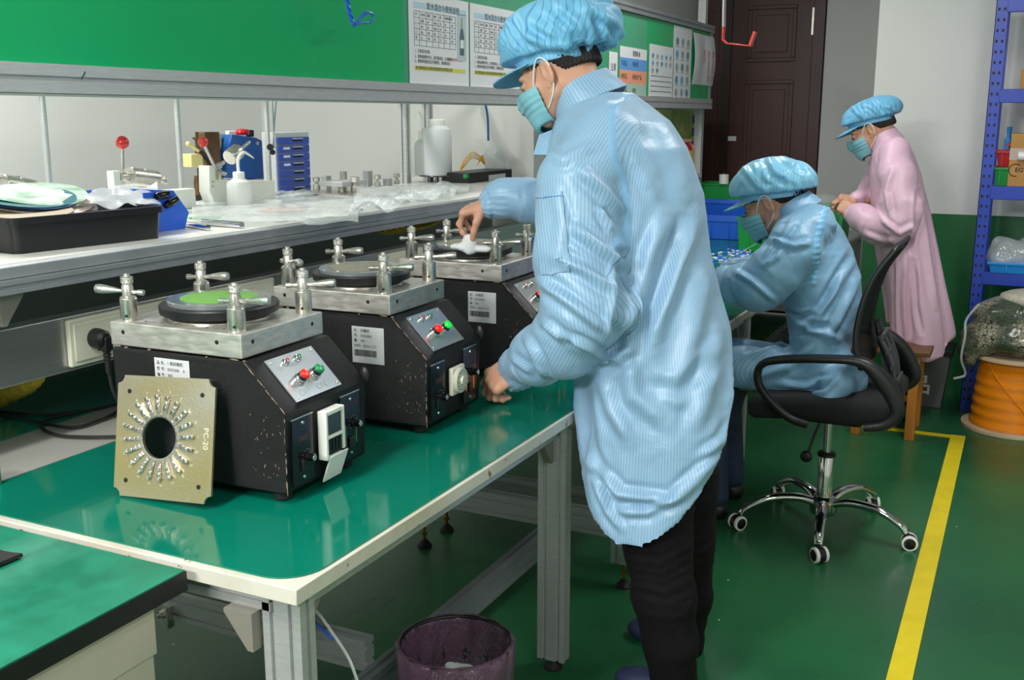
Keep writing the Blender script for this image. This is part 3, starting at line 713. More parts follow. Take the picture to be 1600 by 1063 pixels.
# hanging red and grey hook bracket by the door
YH = 5.2
hk = thing('hanging_bracket', 'grey flat hanger with red hooked lower end hanging before the brown door', 'hanger', tuple(PY(1140, 0, YH)))
def strip(pts, wd, th, name, m):
    P = [PY(x, y, YH) for x, y in pts]; mb = MB(); 
    for i in range(len(P)-1):
        a, b_ = P[i], P[i+1]; d = b_-a; L_ = np.linalg.norm(d); R = np.stack([d/L_, [0, 1, 0], np.cross(d/L_, [0, 1, 0])], 1)
        mb.box((-.001, -wd/2, -th/2), (L_+.001, wd/2, th/2), R, a)
    return mb.build(name, m, hk, True, bevel=.001)
mr = mat('red_acrylic', '#c93a34', .2, coat=.3)
strip([(1137, -260), (1131, 42)], .04, .008, 'grey_strip', mat('grey_strip', '#a9a6a6', .3)); strip([(1131, 42), (1130, 62), (1136, 68), (1172, 72)], .04, .006, 'red_hook', mr); strip([(1172, 72), (1180, 50)], .04, .012, 'red_tip', mr)
# ================================================================== POLISHING MACHINES
LABX = np.array([[1, 0, 0], [0, 0, -1], [0, 1, 0]], float)     # text on a face looking at -Y
m_lab = mat('silver_label', '#dcdde0', .3, .2)
m_filmgrey = mat('grey_lapping_film', '#8e8878', .75, var=.12, vscale=40)
m_green_pad = mat('green_rubber_pad', '#6fa64c', .6, var=.05, vscale=50)
m_glass = mat('glass_disc', '#787f80', .08, .1, spec=.8)
m_wear = mat('worn_paint', '#8a7563', .7)

def clamp_post(t, x, y, z, ang, hl=.055, lab=None):
    """upright clamp: barrel, collar, knurled cap and a cranked lever in direction ang"""
    b = MB(); b.lathe([(.0175, 0), (.0180, .002), (.0180, .046), (.0165, .048), (.0165, .05), (.0118, .052), (.0118, .072), (.0105, .074), (.0105, .078)], (x, y, z), n=28)
    p = b.build('clamp_post', m_steel, t, False)
    k = MB(); k.lathe([(.0105, 0), (.0128, .001), (.0128, .013), (.0105, .0145), (.006, .0145), (.006, .019), (.004, .020)], (x, y, z+.078), n=24); k.build('knurled_cap', m_knurl, p)
    d = np.array([math.cos(ang), math.sin(ang), .06]); c = np.array([x, y, z+.061]); q = MB()
    q.cyl(c-d*.028, c+d*.018, .0042, n=12)
    q.lathe([(.0042, 0), (.0046, .005), (.0062, .014), (.0092, hl-.018), (.0098, hl-.008), (.0085, hl), (.002, hl+.002)], c+d*.016, d, 16)
    q.cyl(c-d*.036, c-d*.024, .0062, n=14); q.build('clamp_lever', m_steel, p)
    h = MB(); h.cyl((x+.008, y-.0165, z+.012), (x+.009, y-.0186, z+.012), .003, n=10); h.build('pin_hole', m_blackmark, p)

def machine(x, y, label, kind):
    t = thing('polishing_machine', label, 'machine', (x, y, .7505), math.radians(1.5), group='black polishing machines in a row on the green mat')
    # local frame: x from -.17 (back) to +.245 (operator side), y from 0 to .30, z from 0
    W = .288
    prof = [(-.182, .022), (.245, .022), (.251, .19), (.160, .283), (-.182, .283)]
    R = np.array([[1, 0, 0], [0, 0, 1], [0, 1, 0]], float)
    mb = MB(); mb.prism([(a, b) for a, b in prof][::-1], W, R, (0, 0, 0))
    # reversed winding so the faces look outward
    body = mb.build('body', m_blk_crackle, t, False, smooth=0, bevel=.005)
    for fx, fy in ((.21, .035), (.21, W-.035), (-.12, .035), (-.12, W-.035)):
        MB().lathe([(.015, 0), (.019, .004), (.020, .022)], (fx, fy, 0), n=20).build('foot', m_rubber, t)
    # wear along the near edges
    we = MB(); r = random.Random(5+len(kind))
    for k in range(34):
        s = r.random(); 
        if s < .5: u = r.random(); p = np.array([.160+.091*u, -.0004, .283-.093*u])
        elif s < .8: u = r.random(); p = np.array([.249, -.0004, .03+.15*u])
        else: u = r.random(); p = np.array([-.17+.34*u, -.0004, .286])
        a_ = .775 if s < .5 else (0 if s < .8 else PI/2); we.sphere(p+np.array([r.uniform(-.002, 0), 0, r.uniform(-.001, .001)]), (r.uniform(.0006, .0016), .0005, r.uniform(.002, .010)), 8, 5, Ry(-a_))
    for k in range(26): we.sphere((r.uniform(.165, .238), -.0002, r.uniform(.05, .19)), (r.uniform(.0005, .0012), .0004, r.uniform(.001, .004)), 6, 4, Ry(r.uniform(-.6, .6)))
    we.build('worn_edge', m_wear, body)['kind'] = 'stuff'
    # top plate
    px0, px1, py0, py1 = -.190, .148, .008, .284
    tp = MB().box((px0, py0, .286), (px1, py1, .335)).build('top_plate', m_steel_plate, t, False, smooth=0, bevel=.0025)
    class HH:
        def cyl(s, a, b, r, n=12): MB().cyl(a, b, r, n=n).build('screw_hole', m_blackmark, tp)
    h = HH()
    for xx in (px0+.035, px1-.06): h.cyl((xx, py0+.002, .315), (xx, py0-.0006, .315), .0045, n=12)
    for yy in (py0+.035, py1-.04): h.cyl((px1-.002, yy, .315), (px1+.0006, yy, .315), .0045, n=12)
    for k in range(7): h.cyl((-.12+.04*k, py0+.03+.004*(k % 2), .334), (-.12+.04*k, py0+.03+.004*(k % 2), .3354), .0028, n=8)
    cx, cy = -.016, .146
    MB().lathe([(.106, 0), (.106, .004), (.100, .009), (.100, .012)], (cx, cy, .335), n=64).build('steel_ring', m_steel, t)
    MB().lathe([(.118, 0), (.123, .002), (.124, .017), (.122, .020), (.114, .0205)], (cx, cy, .347), n=72).build('black_disc', m_black, t)
    g = MB().lathe([(.107, 0), (.108, .008), (.106, .0095)], (cx, cy, .3675), n=64).build('glass_disc', m_glass, t)
    MB().lathe([(.080, 0), (.0805, .0016), (.079, .002)], (cx+.002, cy-.002, .377), n=56).build('polishing_pad', m_green_pad if kind == 'a' else m_filmgrey, t)
    z = .335
    levers = {'a': (PI*1.08, .1, .12, .35), 'b': (-.5, .1, .12, .35), 'c': (.1, .0, .12, .1)}[kind]
    clamp_post(t, px0+.030, py0+.026, z, levers[0]); clamp_post(t, px0+.030, py1-.026, z, levers[1]); clamp_post(t, px1-.030, py0+.026, z, levers[2], .06); clamp_post(t, px1-.030, py1-.026, z, levers[3])
    # sloped control plate
    d = np.array([.091, 0, -.093]); Ls = np.linalg.norm(d); d /= Ls; n = np.array([.093, 0, .091])/Ls
    o = np.array([.160, 0, .283]); yv = np.array([0, 1.0, 0])
    Rs = np.stack([yv, -d, n], 1)                       # local: x along width, y up the slope, z out
    def sp(u, v, h=0): return o+yv*u+d*v+n*h
    a0, a1, b0, b1 = .048, .205, .012, .118
    cp = MB().prism([(a0, -b1), (a1, -b1), (a1, -b0), (a0, -b0)], .0025, Rs, o+n*.0005).build('control_plate', mat('brushed_panel', '#c7cbce', .28, .75, var=.05, vscale=14) if kind == 'a' else bpy.data.materials['brushed_panel'], t)
    for u, v in ((a0+.01, b0+.008), (a1-.01, b0+.008), (a0+.01, b1-.008), (a1-.01, b1-.008)): MB().lathe([(.0035, 0), (.003, .0015), (.001, .002)], sp(u, v, .003), n, 10).build('panel_screw', m_steel, cp)
    rb, gb = (m_redb, m_greenb) if kind == 'a' else (m_redb2, m_greenb2)
    for u, mm, nm in ((.097, rb, 'red_button'), (.147, gb, 'green_button')):
        b_ = MB(); b_.lathe([(.0125, 0), (.0135, .001), (.0135, .006), (.0115, .0065), (.0115, .012)], sp(u, .076, .003), n, 24); k_ = b_.build('button_collar', m_chrome, cp)
        MB().lathe([(.0108, 0), (.0108, .010)], sp(u, .076, .015), n, 20).build('button_sleeve', m_black, k_)
        MB().lathe([(.0108, 0), (.0108, .005), (.009, .008), (.004, .0092), (.0005, .0095)], sp(u, .076, .022), n, 22).build(nm, mm, k_)
    for u, mm in ((.097, m_redb), (.137, m_greenb)):
        b_ = MB(); b_.lathe([(.0085, 0), (.0085, .003), (.006, .0035), (.006, .008), (.003, .010), (.0005, .0102)], sp(u, .030, .003), n, 18); k_ = b_.build('indicator_lamp', m_chrome, cp)
        MB().sphere(sp(u+.002, .028, .011), .0042, 12, 8).build('lamp_lens', mm, k_)
    if kind == 'a':
        for tx, u in (('OFF', .090), ('ON', .146)):
            V, F = text_mesh(tx, .021, .0001); MB().add(V, F, Rs, sp(u, .104, .0032)).build('letters', bpy.data.materials.get('faint_print') or mat('faint_print', '#a6a9ac', .5), cp, smooth=0)
    # front face (x = .2475) with two dark module plates
    fx = .250; Rf = np.array([[0, 0, 1], [1, 0, 0], [0, 1, 0]], float)   # local x->Y, y->Z, z->X
    def rrect(y0, y1, z0, z1, r):
        P = []
        for (cx_, cy_, k) in ((y1-r, z0+r, 0), (y1-r, z1-r, 1), (y0+r, z1-r, 2), (y0+r, z0+r, 3)):
            for q in range(5): a = -PI/2+k*PI/2+q/4*PI/2; P.append((cx_+r*math.cos(a), cy_+r*math.sin(a)))
        return P
    mdp = bpy.data.materials.get('dark_module') or mat('dark_module', '#1b1d24', .18, .3, var=.2, vscale=10)
    for y0, y1, z0, z1, kn, led in ((.018, .086, .035, .172, .085, False), (.186, .258, .035, .178, .11, True)):
        p = MB().prism(rrect(y0, y1, z0, z1, .005), .004, Rf, (fx-.002, 0, 0)).build('speed_module', mdp, t)
        e = MB().prism(rrect(y0-.001, y1+.001, z1-.002, z1+.0005, .001), .0046, Rf, (fx-.002, 0, 0)); e.build('module_rim', m_steel, p)
        c_ = (y0+y1)/2
        s_ = MB(); 
        for zz in (z0+.012, z1-.013): s_.lathe([(.004, 0), (.0035, .002), (.001, .0025)], (fx+.002, c_, zz), (1, 0, 0), 12)
        s_.build('module_screws', m_steel, p)
        k_ = MB().lathe([(.011, 0), (.0105, .004), (.0085, .005), (.0085, .017), (.0075, .018)], (fx+.002, c_+.012, kn), (1, 0, 0), 20).build('knob', m_blk_gloss, p)
        MB().lathe([(.006, 0), (.0055, .001)], (fx+.020, c_+.012, kn), (1, 0, 0), 18).build('knob_cap', m_steel, k_)
        tk = MB()
        for a in range(9):
            an = -PI*.2+a*PI*1.4/8; tk.cbox((fx+.0023, c_+.012+.016*math.cos(an), kn+.016*math.sin(an)), (.0006, .0022, .0022))
        tk.build('dial_ticks', bpy.data.materials.get('dim_print') or mat('dim_print', '#74705c', .5), p)
        V, F = text_mesh('1888' if not led else 'SPEED CONTROL', .017 if not led else .0072, .0002)
        MB().add(V, F, Rf, (fx+.0022, c_, z1-.045 if not led else z1-.024)).build('display_text', bpy.data.materials.get('dim_red_print') or mat('dim_red_print', '#5e3a34', .4), p, smooth=0)
        MB().cbox((fx+.004, c_, z0+.036), (.006, .020, .022)).build('rocker_switch', m_black, p, bevel=.0015)
        if led:
            gbar = MB(); gbar.box((fx+.002, c_-.022, z0+.03), (fx+.0028, c_-.018, z0+.075)); gbar.box((fx+.002, c_+.018, z0+.03), (fx+.0028, c_+.022, z0+.075))
            gbar.build('status_bar', mat('olive_bar', '#4f7a2c', .4) if kind == 'a' else mat('orange_bar', '#c07020', .4, emit=.4), p)
    if kind == 'a':
        c = MB(); y0, y1 = .104, .172
        c.box((fx, y0, .065), (fx+.022, y0+.008, .168)); c.box((fx, y1-.008, .075), (fx+.022, y1, .168)); c.box((fx, y0+.008, .158), (fx+.022, y1-.008, .168)); c.box((fx, y0+.008, .108), (fx+.022, y1-.008, .115)); c.box((fx, y0+.008, .065), (fx+.020, y1-.008, .072))
        cc = c.build('timer', m_white_pl, t, bevel=.002)
        MB().box((fx, y0+.008, .115), (fx+.017, y1-.008, .158)).build('timer_screen', mat('lcd_screen', '#23302f', .15), cc)
        kk = MB()
        for j in range(4): kk.box((fx+.0, y0+.012+.0125*j, .078), (fx+.019, y0+.021+.0125*j, .105))
        kk.build('timer_keys', m_black, cc); MB().box((fx, y0+.008, .072), (fx+.016, y1-.008, .108)).build('timer_recess', m_blackmark, cc)
        fl = MB(); Rr = Ry(.35); fl.box((-.002, y0+.010, -.062), (.002, y1+.008, 0), Rr, (fx+.022, 0, .072)); fl.build('timer_flap', m_white_pl, cc, bevel=.002)
    elif kind == 'b':
        c = MB(); c.box((fx, .108, .075), (fx+.012, .175, .145)); cc = c.build('timer', m_cream, t, bevel=.003)
        MB().lathe([(.033, 0), (.033, .006), (.030, .010), (.012, .011), (.011, .016), (.0005, .0165)], (fx+.012, .1415, .11), (1, 0, 0), 36).build('timer_dial', mat('pale_dial', '#cfccb6', .25), cc)
        q = MB()
        for a in range(12):
            an = a*PI/6; q.cbox((fx+.0225, .1415+.024*math.cos(an), .11+.024*math.sin(an)), (.001, .003, .003))
        q.build('dial_marks', m_blackmark, cc)
    # label on the face looking at the viewer
    lx0 = -.068 if kind == 'a' else .045
    lb = MB().box((lx0, -.0012, .165 if kind != 'a' else .19), (lx0+.09, 0.0, .255 if kind != 'a' else .272)).build('label_plate', m_lab, t, bevel=.0008)
    rows = {'a': ['品 名：1 角研磨机', '型 号：DX320A    6', '编 号：002'], 'b': ['名： 研磨机', '号： DX320A', '量： 001', '时间：2016.11.21'], 'c': ['名： 研磨机', '号：DX320A', '量：001', '时间：2016.11.21']}[kind]
    for k, tx in enumerate(rows):
        V, F = text_mesh(tx, .0085, .0001, 'LEFT'); MB().add(V, F, LABX, (lx0+.006, -.0016, (.262 if kind == 'a' else .245)-.0125*k)).build('label_text', m_blackmark, lb, smooth=0)
    if kind != 'a':
        bc = MB(); r = random.Random(2); xx = lx0+.006
        while xx < lx0+.069: w_ = r.choice((.0006, .0012, .0018)); bc.box((xx, -.0016, .182), (xx+w_, -.001, .198)); xx += w_+r.choice((.0006, .001))
        bc.build('label_bars', m_blackmark, lb)
        MB().box((.03, -.006, .105), (.075, 0, .118)).build('side_latch', mat('dark_latch', '#3c3a36', .4, .5), t)
    else: pass
    MB().sphere((.245, W+.004, .20), (.012, .006, .02), 12, 8).build('side_catch', m_black, t)
    return t
machine(-1.497, 1.552, 'nearest black polishing machine with green pad and white digital timer', 'a')
machine(-1.487, 2.070, 'middle black polishing machine with grey film disc and cream timer dial', 'b')
machine(-1.480, 2.650, 'farthest black polishing machine beside the standing worker, right hand above it', 'c')

# ------------------------------------------------------------------ round-hole fixture plate leaning on the nearest machine
base = np.array([-1.486, 1.462, .7590]); tilt = math.radians(13)
fp = thing('fixture_plate', 'square yellowish steel fixture plate with ring of clips leaning on the nearest machine', 'fixture plate', tuple(base), rotz=math.radians(3))
fp.rotation_euler = (-tilt, math.radians(-3), math.radians(4))
S2 = .240/2; Hp = .243; ch = .016
def arc(cx, cy, r, a0, a1, n=6): return [(cx+r*math.cos(a0+(a1-a0)*k/n), cy+r*math.sin(a0+(a1-a0)*k/n)) for k in range(n+1)]
out = arc(-S2, 0, ch, PI/2, 0)[::1]; out = []
out += arc(-S2, 0, ch, PI/2, 0); out += arc(S2, 0, ch, PI, PI/2); out += arc(S2, Hp, ch, -PI/2, -PI); out += arc(-S2, Hp, ch, 0, -PI/2)
# ring-shaped slab with hole: bridge outer polygon samples to hole samples
N_ = 96; ang = np.arange(N_)*2*PI/N_; hc = np.array([-.010, Hp*.50]); hr = .041
from mathutils import geometry
def ray_poly(c, a, poly):
    d = np.array([math.cos(a), math.sin(a)]); best = None
    for i in range(len(poly)):
        p, q = np.array(poly[i]), np.array(poly[(i+1) % len(poly)]); e = q-p; den = d[0]*e[1]-d[1]*e[0]
        if abs(den) < 1e-12: continue
        w_ = p-c; s_ = (w_[0]*e[1]-w_[1]*e[0])/den; u_ = (w_[0]*d[1]-w_[1]*d[0])/den
        if s_ > 0 and -1e-9 <= u_ <= 1+1e-9 and (best is None or s_ < best): best = s_
    return c+d*best
angs = sorted(list(ang)+[math.atan2(p[1]-hc[1], p[0]-hc[0]) % (2*PI) for p in out]); O_ = [ray_poly(hc, a, out) for a in angs]; I_ = [hc+hr*np.array([math.cos(a), math.sin(a)]) for a in angs]
V = []; th = .005
for o_, i_ in zip(O_, I_): V += [(o_[0], 0, o_[1]), (i_[0], 0, i_[1]), (o_[0], th, o_[1]), (i_[0], th, i_[1])]
F = []; n_ = len(angs)
for k in range(n_):
    a, b_ = 4*k, 4*((k+1) % n_); F += [(a, b_, b_+1, a+1), (a+2, a+3, b_+3, b_+2), (a, a+2, b_+2, b_), (a+1, b_+1, b_+3, a+3)]
pl = obj_from('plate', V, [f[::-1] for f in F], m_zinc, fp, smooth=30)
MB().lathe([(hr, 0), (hr+.004, .0), (hr+.004, .0015), (hr, .0015), (hr, 0)], (hc[0], -.0001, hc[1]), (0, -1, 0), 64, cap=False).build('hole_rim', m_chrome, fp)
for sx in (-1, 1):
    for z_ in (.032, Hp-.032): MB().cyl((sx*(S2-.030), .001, z_), (sx*(S2-.030), -.0008, z_), .0048, n=14).build('mounting_hole', m_blackmark, fp)
for k in range(20):
    a = 2*PI*(k+.25)/20; d = np.array([math.cos(a), 0, math.sin(a)]); tn = np.array([-math.sin(a), 0, math.cos(a)]); n3 = np.array([0, -1.0, 0])
    R = np.stack([d, n3, np.cross(d, n3)], 1); c = np.array([hc[0], 0, hc[1]])
    o = MB().box((.050, 0, -.0045), (.082, .004, .0045), R, c).build('clip', m_steel, fp, bevel=.001)
    q = MB(); q.box((.078, .004, -.0035), (.086, .009, .0035), R, c); q.box((.056, .0038, -.0038), (.066, .007, .0038), R, c); q.build('clip_jaw', m_chrome, o, bevel=.0008)
    q = MB(); q.lathe([(.0042, 0), (.0042, .003), (.003, .0036)], c+d*.0715+n3*.004, n3, 12); q.lathe([(.0046, 0), (.0046, .002)], c+d*.0475+n3*.0, n3, 10); q.build('clip_screw', m_steel, o)
    V, F = text_mesh(str(k+1), .007, .0001); MB().add(V, F, LABX, c+d*.094+n3*.0003).build('engraved_number', bpy.data.materials.get('engraved') or mat('engraved', '#e0ddc4', .5), pl, smooth=0)
V, F = text_mesh('PC-20', .017, .0001); Rr = LABX @ Rz(-PI/2); MB().add(V, F, Rr, (S2-.018, -.0004, Hp*.52)).build('engraved_text', bpy.data.materials['engraved'], pl, smooth=0)
# ================================================================== PEOPLE
def fabric(name, c1, c2, cs, period=.0085, width=.22, rough=.42, bump=.25):
    m = mat(name, c1, rough, spec=.55, sheen=.15); N = m.node_tree.nodes; L = m.node_tree.links; b = N['Principled BSDF']
    def attr(n): a = N.new('ShaderNodeAttribute'); a.attribute_name = n; return a.outputs['Fac']
    def math_(op, a, b_=None, v=None):
        x = N.new('ShaderNodeMath'); x.operation = op
        for i, q in enumerate((a, b_ if b_ is not None else v)):
            if q is None: continue
            if isinstance(q, (int, float)): x.inputs[i].default_value = q
            else: L.new(q, x.inputs[i])
        return x.outputs[0]
    us, ut, w_ = attr('us'), attr('ut'), attr('w')
    isS = math_('LESS_THAN', w_, 0.0)
    mxu = N.new('ShaderNodeMix'); mxu.data_type = 'FLOAT'; L.new(isS, mxu.inputs[0]); L.new(ut, mxu.inputs[2]); L.new(us, mxu.inputs[3])
    fr = math_('FRACT', math_('DIVIDE', mxu.outputs[0], period)); st = math_('LESS_THAN', fr, width)
    m1 = N.new('ShaderNodeMixRGB'); L.new(st, m1.inputs[0]); m1.inputs[1].default_value = lin(c1); m1.inputs[2].default_value = lin(c2)
    band = math_('LESS_THAN', math_('ABSOLUTE', w_), .007)
    m2 = N.new('ShaderNodeMixRGB'); L.new(band, m2.inputs[0]); L.new(m1.outputs[0], m2.inputs[1]); m2.inputs[2].default_value = lin(cs); L.new(m2.outputs[0], b.inputs['Base Color'])
    tc = N.new('ShaderNodeTexCoord'); n = N.new('ShaderNodeTexNoise'); n.inputs['Scale'].default_value = 9; n.inputs['Detail'].default_value = 5; n.inputs['Distortion'].default_value = 1.2; L.new(tc.outputs['Object'], n.inputs[0])
    bp = N.new('ShaderNodeBump'); bp.inputs['Strength'].default_value = bump; bp.inputs['Distance'].default_value = .02; L.new(n.outputs[0], bp.inputs['Height']); L.new(bp.outputs[0], b.inputs['Normal'])
    return m
m_blue = fabric('striped_blue_cloth', '#93b8d6', '#7095ba', '#84b4dc', period=.0066, width=.18)
m_blue2 = fabric('striped_blue_cloth_dense', '#86b4d4', '#709fc6', '#7fc0ec', period=.007, width=.3)
m_cap = fabric('cap_cloth', '#6fb6dc', '#4f92c0', '#5fa8d4', period=.010, width=.16, rough=.5)
m_cap2 = fabric('shiny_cap_cloth', '#86c4e4', '#76b6da', '#6fb4dc', period=.007, width=.3, rough=.3)
m_pinkc = fabric('pink_cloth', '#e2bcd2', '#dcb2ca', '#e4b4cc', period=.008, width=.3, rough=.45)
m_skin = mat('skin', '#d09c82', .5, var=.06, vscale=25); m_skin.node_tree.nodes['Principled BSDF'].inputs['Subsurface Weight'].default_value = .12
m_skin.node_tree.nodes['Principled BSDF'].inputs['Subsurface Scale'].default_value = .01
m_hair = mat('dark_hair', '#1e1512', .45, var=.4, vscale=8, stretch=(30, 30, 3), bump=.5, bscale=40)
m_mask = mat('surgical_mask_cloth', '#7fbac8', .6, var=.04, vscale=40); m_loop = mat('white_elastic', '#dfe3e2', .6)
m_trouser = mat('charcoal_denim', '#110e12', .85, spec=.2, var=.2, vscale=90, bump=.15, bscale=300)
m_eye = mat('dark_eye', '#15100e', .15); m_lash = mat('dark_lash', '#140f0e', .6)
m_bluetr = mat('dark_blue_trousers', '#24364f', .7, var=.2, vscale=40)

def frame(pitch, yaw=0.0, roll=0.0):
    """head axes for someone facing -X, bowed by pitch, turned by yaw (positive towards -Y)"""
    f_ = np.array([-math.cos(pitch)*math.cos(yaw), -math.cos(pitch)*math.sin(yaw), -math.sin(pitch)])
    l_ = np.cross([0, 0, 1.0], f_); l_ /= np.linalg.norm(l_); u_ = np.cross(f_, l_)
    c, s = math.cos(roll), math.sin(roll); l2 = l_*c+u_*s; u2 = u_*c-l_*s
    return np.stack([f_, l2, u2], 1)

# -------- head in its own frame: x forward, y to the person's left, z up
def face_sdf(s, neck=True):
    s.add(Ell((-.012, 0, .030), (.098, .077, .100)), .001)
    s.add(Ell((.040, 0, -.035), (.052, .058, .066)), .03); s.add(Ell((.068, 0, -.092), (.022, .026, .020)), .025)
    for q in (-1, 1):
        s.add(Cone((-.005, q*.058, -.050), (.060, q*.028, -.095), .020, .016), .025)
        s.add(Ell((.058, q*.042, -.028), (.028, .024, .024)), .02)
        s.add(Ell((.074, q*.032, .022), (.016, .024, .009)), .012)
        s.add(Ell((.094, q*.031, .004), (.014, .019, .012)), .008, 's'); s.add(Ell((.079, q*.031, .002), (.0145, .017, .0105)), .004)
    s.add(Cone((.086, 0, .008), (.108, 0, -.026), .007, .0095), .010); s.add(Ell((.108, 0, -.031), (.011, .011, .009)), .008)
    for q in (-1, 1): s.add(Ell((.100, q*.012, -.034), (.009, .007, .007)), .006)
    s.add(Cone((.086, -.016, -.062), (.086, .016, -.062), .008), .008); s.add(Cone((.082, -.013, -.073), (.082, .013, -.073), .008), .006)
    for q in (-1, 1):
        R = Rz(-q*.42) @ Ry(.18)
        s.add(Ell((-.012, q*.083, -.004), (.020, .008, .034), R), .006)
        s.add(Ell((-.009, q*.0915, .000), (.011, .006, .020), R), .003, 's'); s.add(Ell((-.004, q*.078, -.034), (.009, .006, .010)), .005)
    return s
def head_skin(neck_to):
    s = SDF((-.16, -.11, -.26), (.135, .11, .15), .0032); face_sdf(s)
    s.add(Cone((-.030, 0, -.035), neck_to, .054, .056), .02)
    s.add(Cone((-.055, 0, -.02), (neck_to[0]-.015, 0, neck_to[2]), .036, .045), .02)
    return s.mesh()
def mask_mesh():
    s = SDF((-.01, -.09, -.14), (.15, .09, .02), .0026); face_sdf(s)
    s.add(Ell((.045, 0, -.040), (.060, .060, .066)), .03); s.add(Ell((.085, 0, -.030), (.034, .024, .030)), .03); s.add(Ell((.070, 0, -.090), (.026, .030, .022)), .03)
    base = s.f.copy(); s.f = np.abs(base-.0062)-.0024
    def cutf(X, Y, Z):
        a = np.abs(Y); top = Z-(-.002-.22*a-.0*X); bot = -Z-(.126-.35*a); back = (.030+.05*np.abs(Z+.055))-X
        return np.maximum(np.maximum(top, bot), back)+0*X
    s.cut(cutf); V, F = s.mesh()
    z = V[:, 2]; N = vnormals(V, F)
    return V+N*(.0011*np.sin((z+.055)*2*PI/.016)*np.exp(-((z+.055)/.03)**2))[:, None], F
_mk = mask_mesh()
def hair_mesh():
    s = SDF((-.15, -.11, -.10), (.11, .11, .15), .004)
    s.add(Ell((-.017, 0, .032), (.100, .0805, .103)), .001); s.add(Ell((-.082, 0, -.010), (.030, .045, .035)), .03)
    def cutf(X, Y, Z):   # hairline
        return np.maximum(.0+X-.075, -(Z-.020+.55*np.minimum(X+.005, 0)*0) - np.clip((-.022-X)*1.3, 0, .036))
    s.cut(cutf); V, F = s.mesh(); N = vnormals(V, F)
    return V+N*(.0016*np.sin(np.arctan2(V[:, 1], -V[:, 0])*60+V[:, 2]*40))[:, None], F
_hr = hair_mesh()

def cap_build(root, R, c, puffs, band, brim, material, seed, strokes=(), gather=.004, band_h=.022):
    """puffs: ellipsoids (centre, radii) in head frame; band: (cx, rx, ry, z at forehead, z at nape)"""
    lo = np.array([-.24, -.17, -.09]); hi = np.array([.16, .17, .22]); s = SDF(lo, hi, .0038)
    bx, rx, ry, zf, zn = band; sl = (zf-zn)/(2*rx); zb = lambda X: zn+(X-(bx-rx))*sl
    for k, (pc, pr) in enumerate(puffs): s.add(Ell(pc, pr), .001 if k == 0 else .035)
    def cutf(X, Y, Z): return (zb(X)+band_h)-Z+0*Y
    s.cut(cutf)
    # band
    X = s.ax[0][:, None, None]; Y = s.ax[1][None, :, None]; Z = s.ax[2][None, None, :]
    k0 = np.sqrt(((X-bx)/rx)**2+(Y/ry)**2); ring = (k0-1)*min(rx, ry); dz = np.abs(Z-(zb(X)+band_h*.55))-band_h*.62
    d = np.maximum(ring, dz); h = np.clip(.5+.5*(d-s.f)/.012, 0, 1); s.f = (d*(1-h)+s.f*h-.012*h*(1-h)).astype(np.float32)
    V, F = s.mesh(); V = relax(V, F, 1, .4); N = vnormals(V, F)
    th = np.arctan2(V[:, 1], V[:, 0]-bx); hgt = V[:, 2]-zb(V[:, 0])
    g = np.exp(-((hgt-band_h*1.7)/.022)**2)*np.clip(-np.cos(th)*1.2+.55, 0, 1)
    disp = gather*.6*g*np.sin(th*26+2*np.sin(th*5)); puff = np.clip((hgt-band_h)/.03, 0, 1)
    rad = np.sin(th*7+seed+hgt*12+1.5*np.sin(hgt*24+th*3)); disp += puff*.0045*rad*np.exp(-((hgt-.06)/.05)**2)
    disp += puff*.0040*noise3(V, 26, seed); nn = noise3(V, 17, seed+5, 2); disp -= puff*.008*np.exp(-(nn/.09)**2)
    V = V+N*disp[:, None]
    VW = V @ R.T+c
    if strokes: VW = creases(VW, F, strokes)
    at = {'ut': th*.095+hgt*.35*np.sin(th*2), 'us': hgt*0, 'w': np.where(np.abs(hgt-band_h*1.15) < .0022, .003, 1.0)}
    cap = obj_from('cap', VW, F, material, root, True, 180, attrs=at)
    # brim
    bl, drop, half = brim; G = []
    for i in range(9):
        row = []
        for j in range(25):
            a = (j/24-.5)*2*half; e = math.cos((j/24-.5)*PI)**.6; t_ = i/8
            b0 = np.array([bx+rx*math.cos(a)*1.0, ry*math.sin(a)*1.0, 0.0]); b0[2] = zb(b0[0])+.004
            dr = np.array([math.cos(a*.55), math.sin(a*.55), 0]); L_ = bl*e*t_
            row.append(b0+dr*L_*math.cos(drop)+np.array([0, 0, -L_*math.sin(drop)-.25*b0[1]**2*t_*e*4]))
        G.append(row)
    G = np.array(G)[:, ::-1] @ R.T+c; mb = MB().sheet(G, .003)
    V = np.concatenate(mb.V); o = obj_from('cap_brim', V, mb.F, material, cap, False, 60, attrs={'ut': np.tile(np.linspace(0, .16, 25), 18), 'us': np.zeros(len(V)), 'w': np.ones(len(V))})
    # cap_brim verts are in world space: move into root space
    Mi = np.array(Matrix.LocRotScale(root.location, root.rotation_euler, None).inverted())
    for v in o.data.vertices: p = Mi[:3, :3] @ np.array(v.co)+Mi[:3, 3]; v.co = p
    return cap

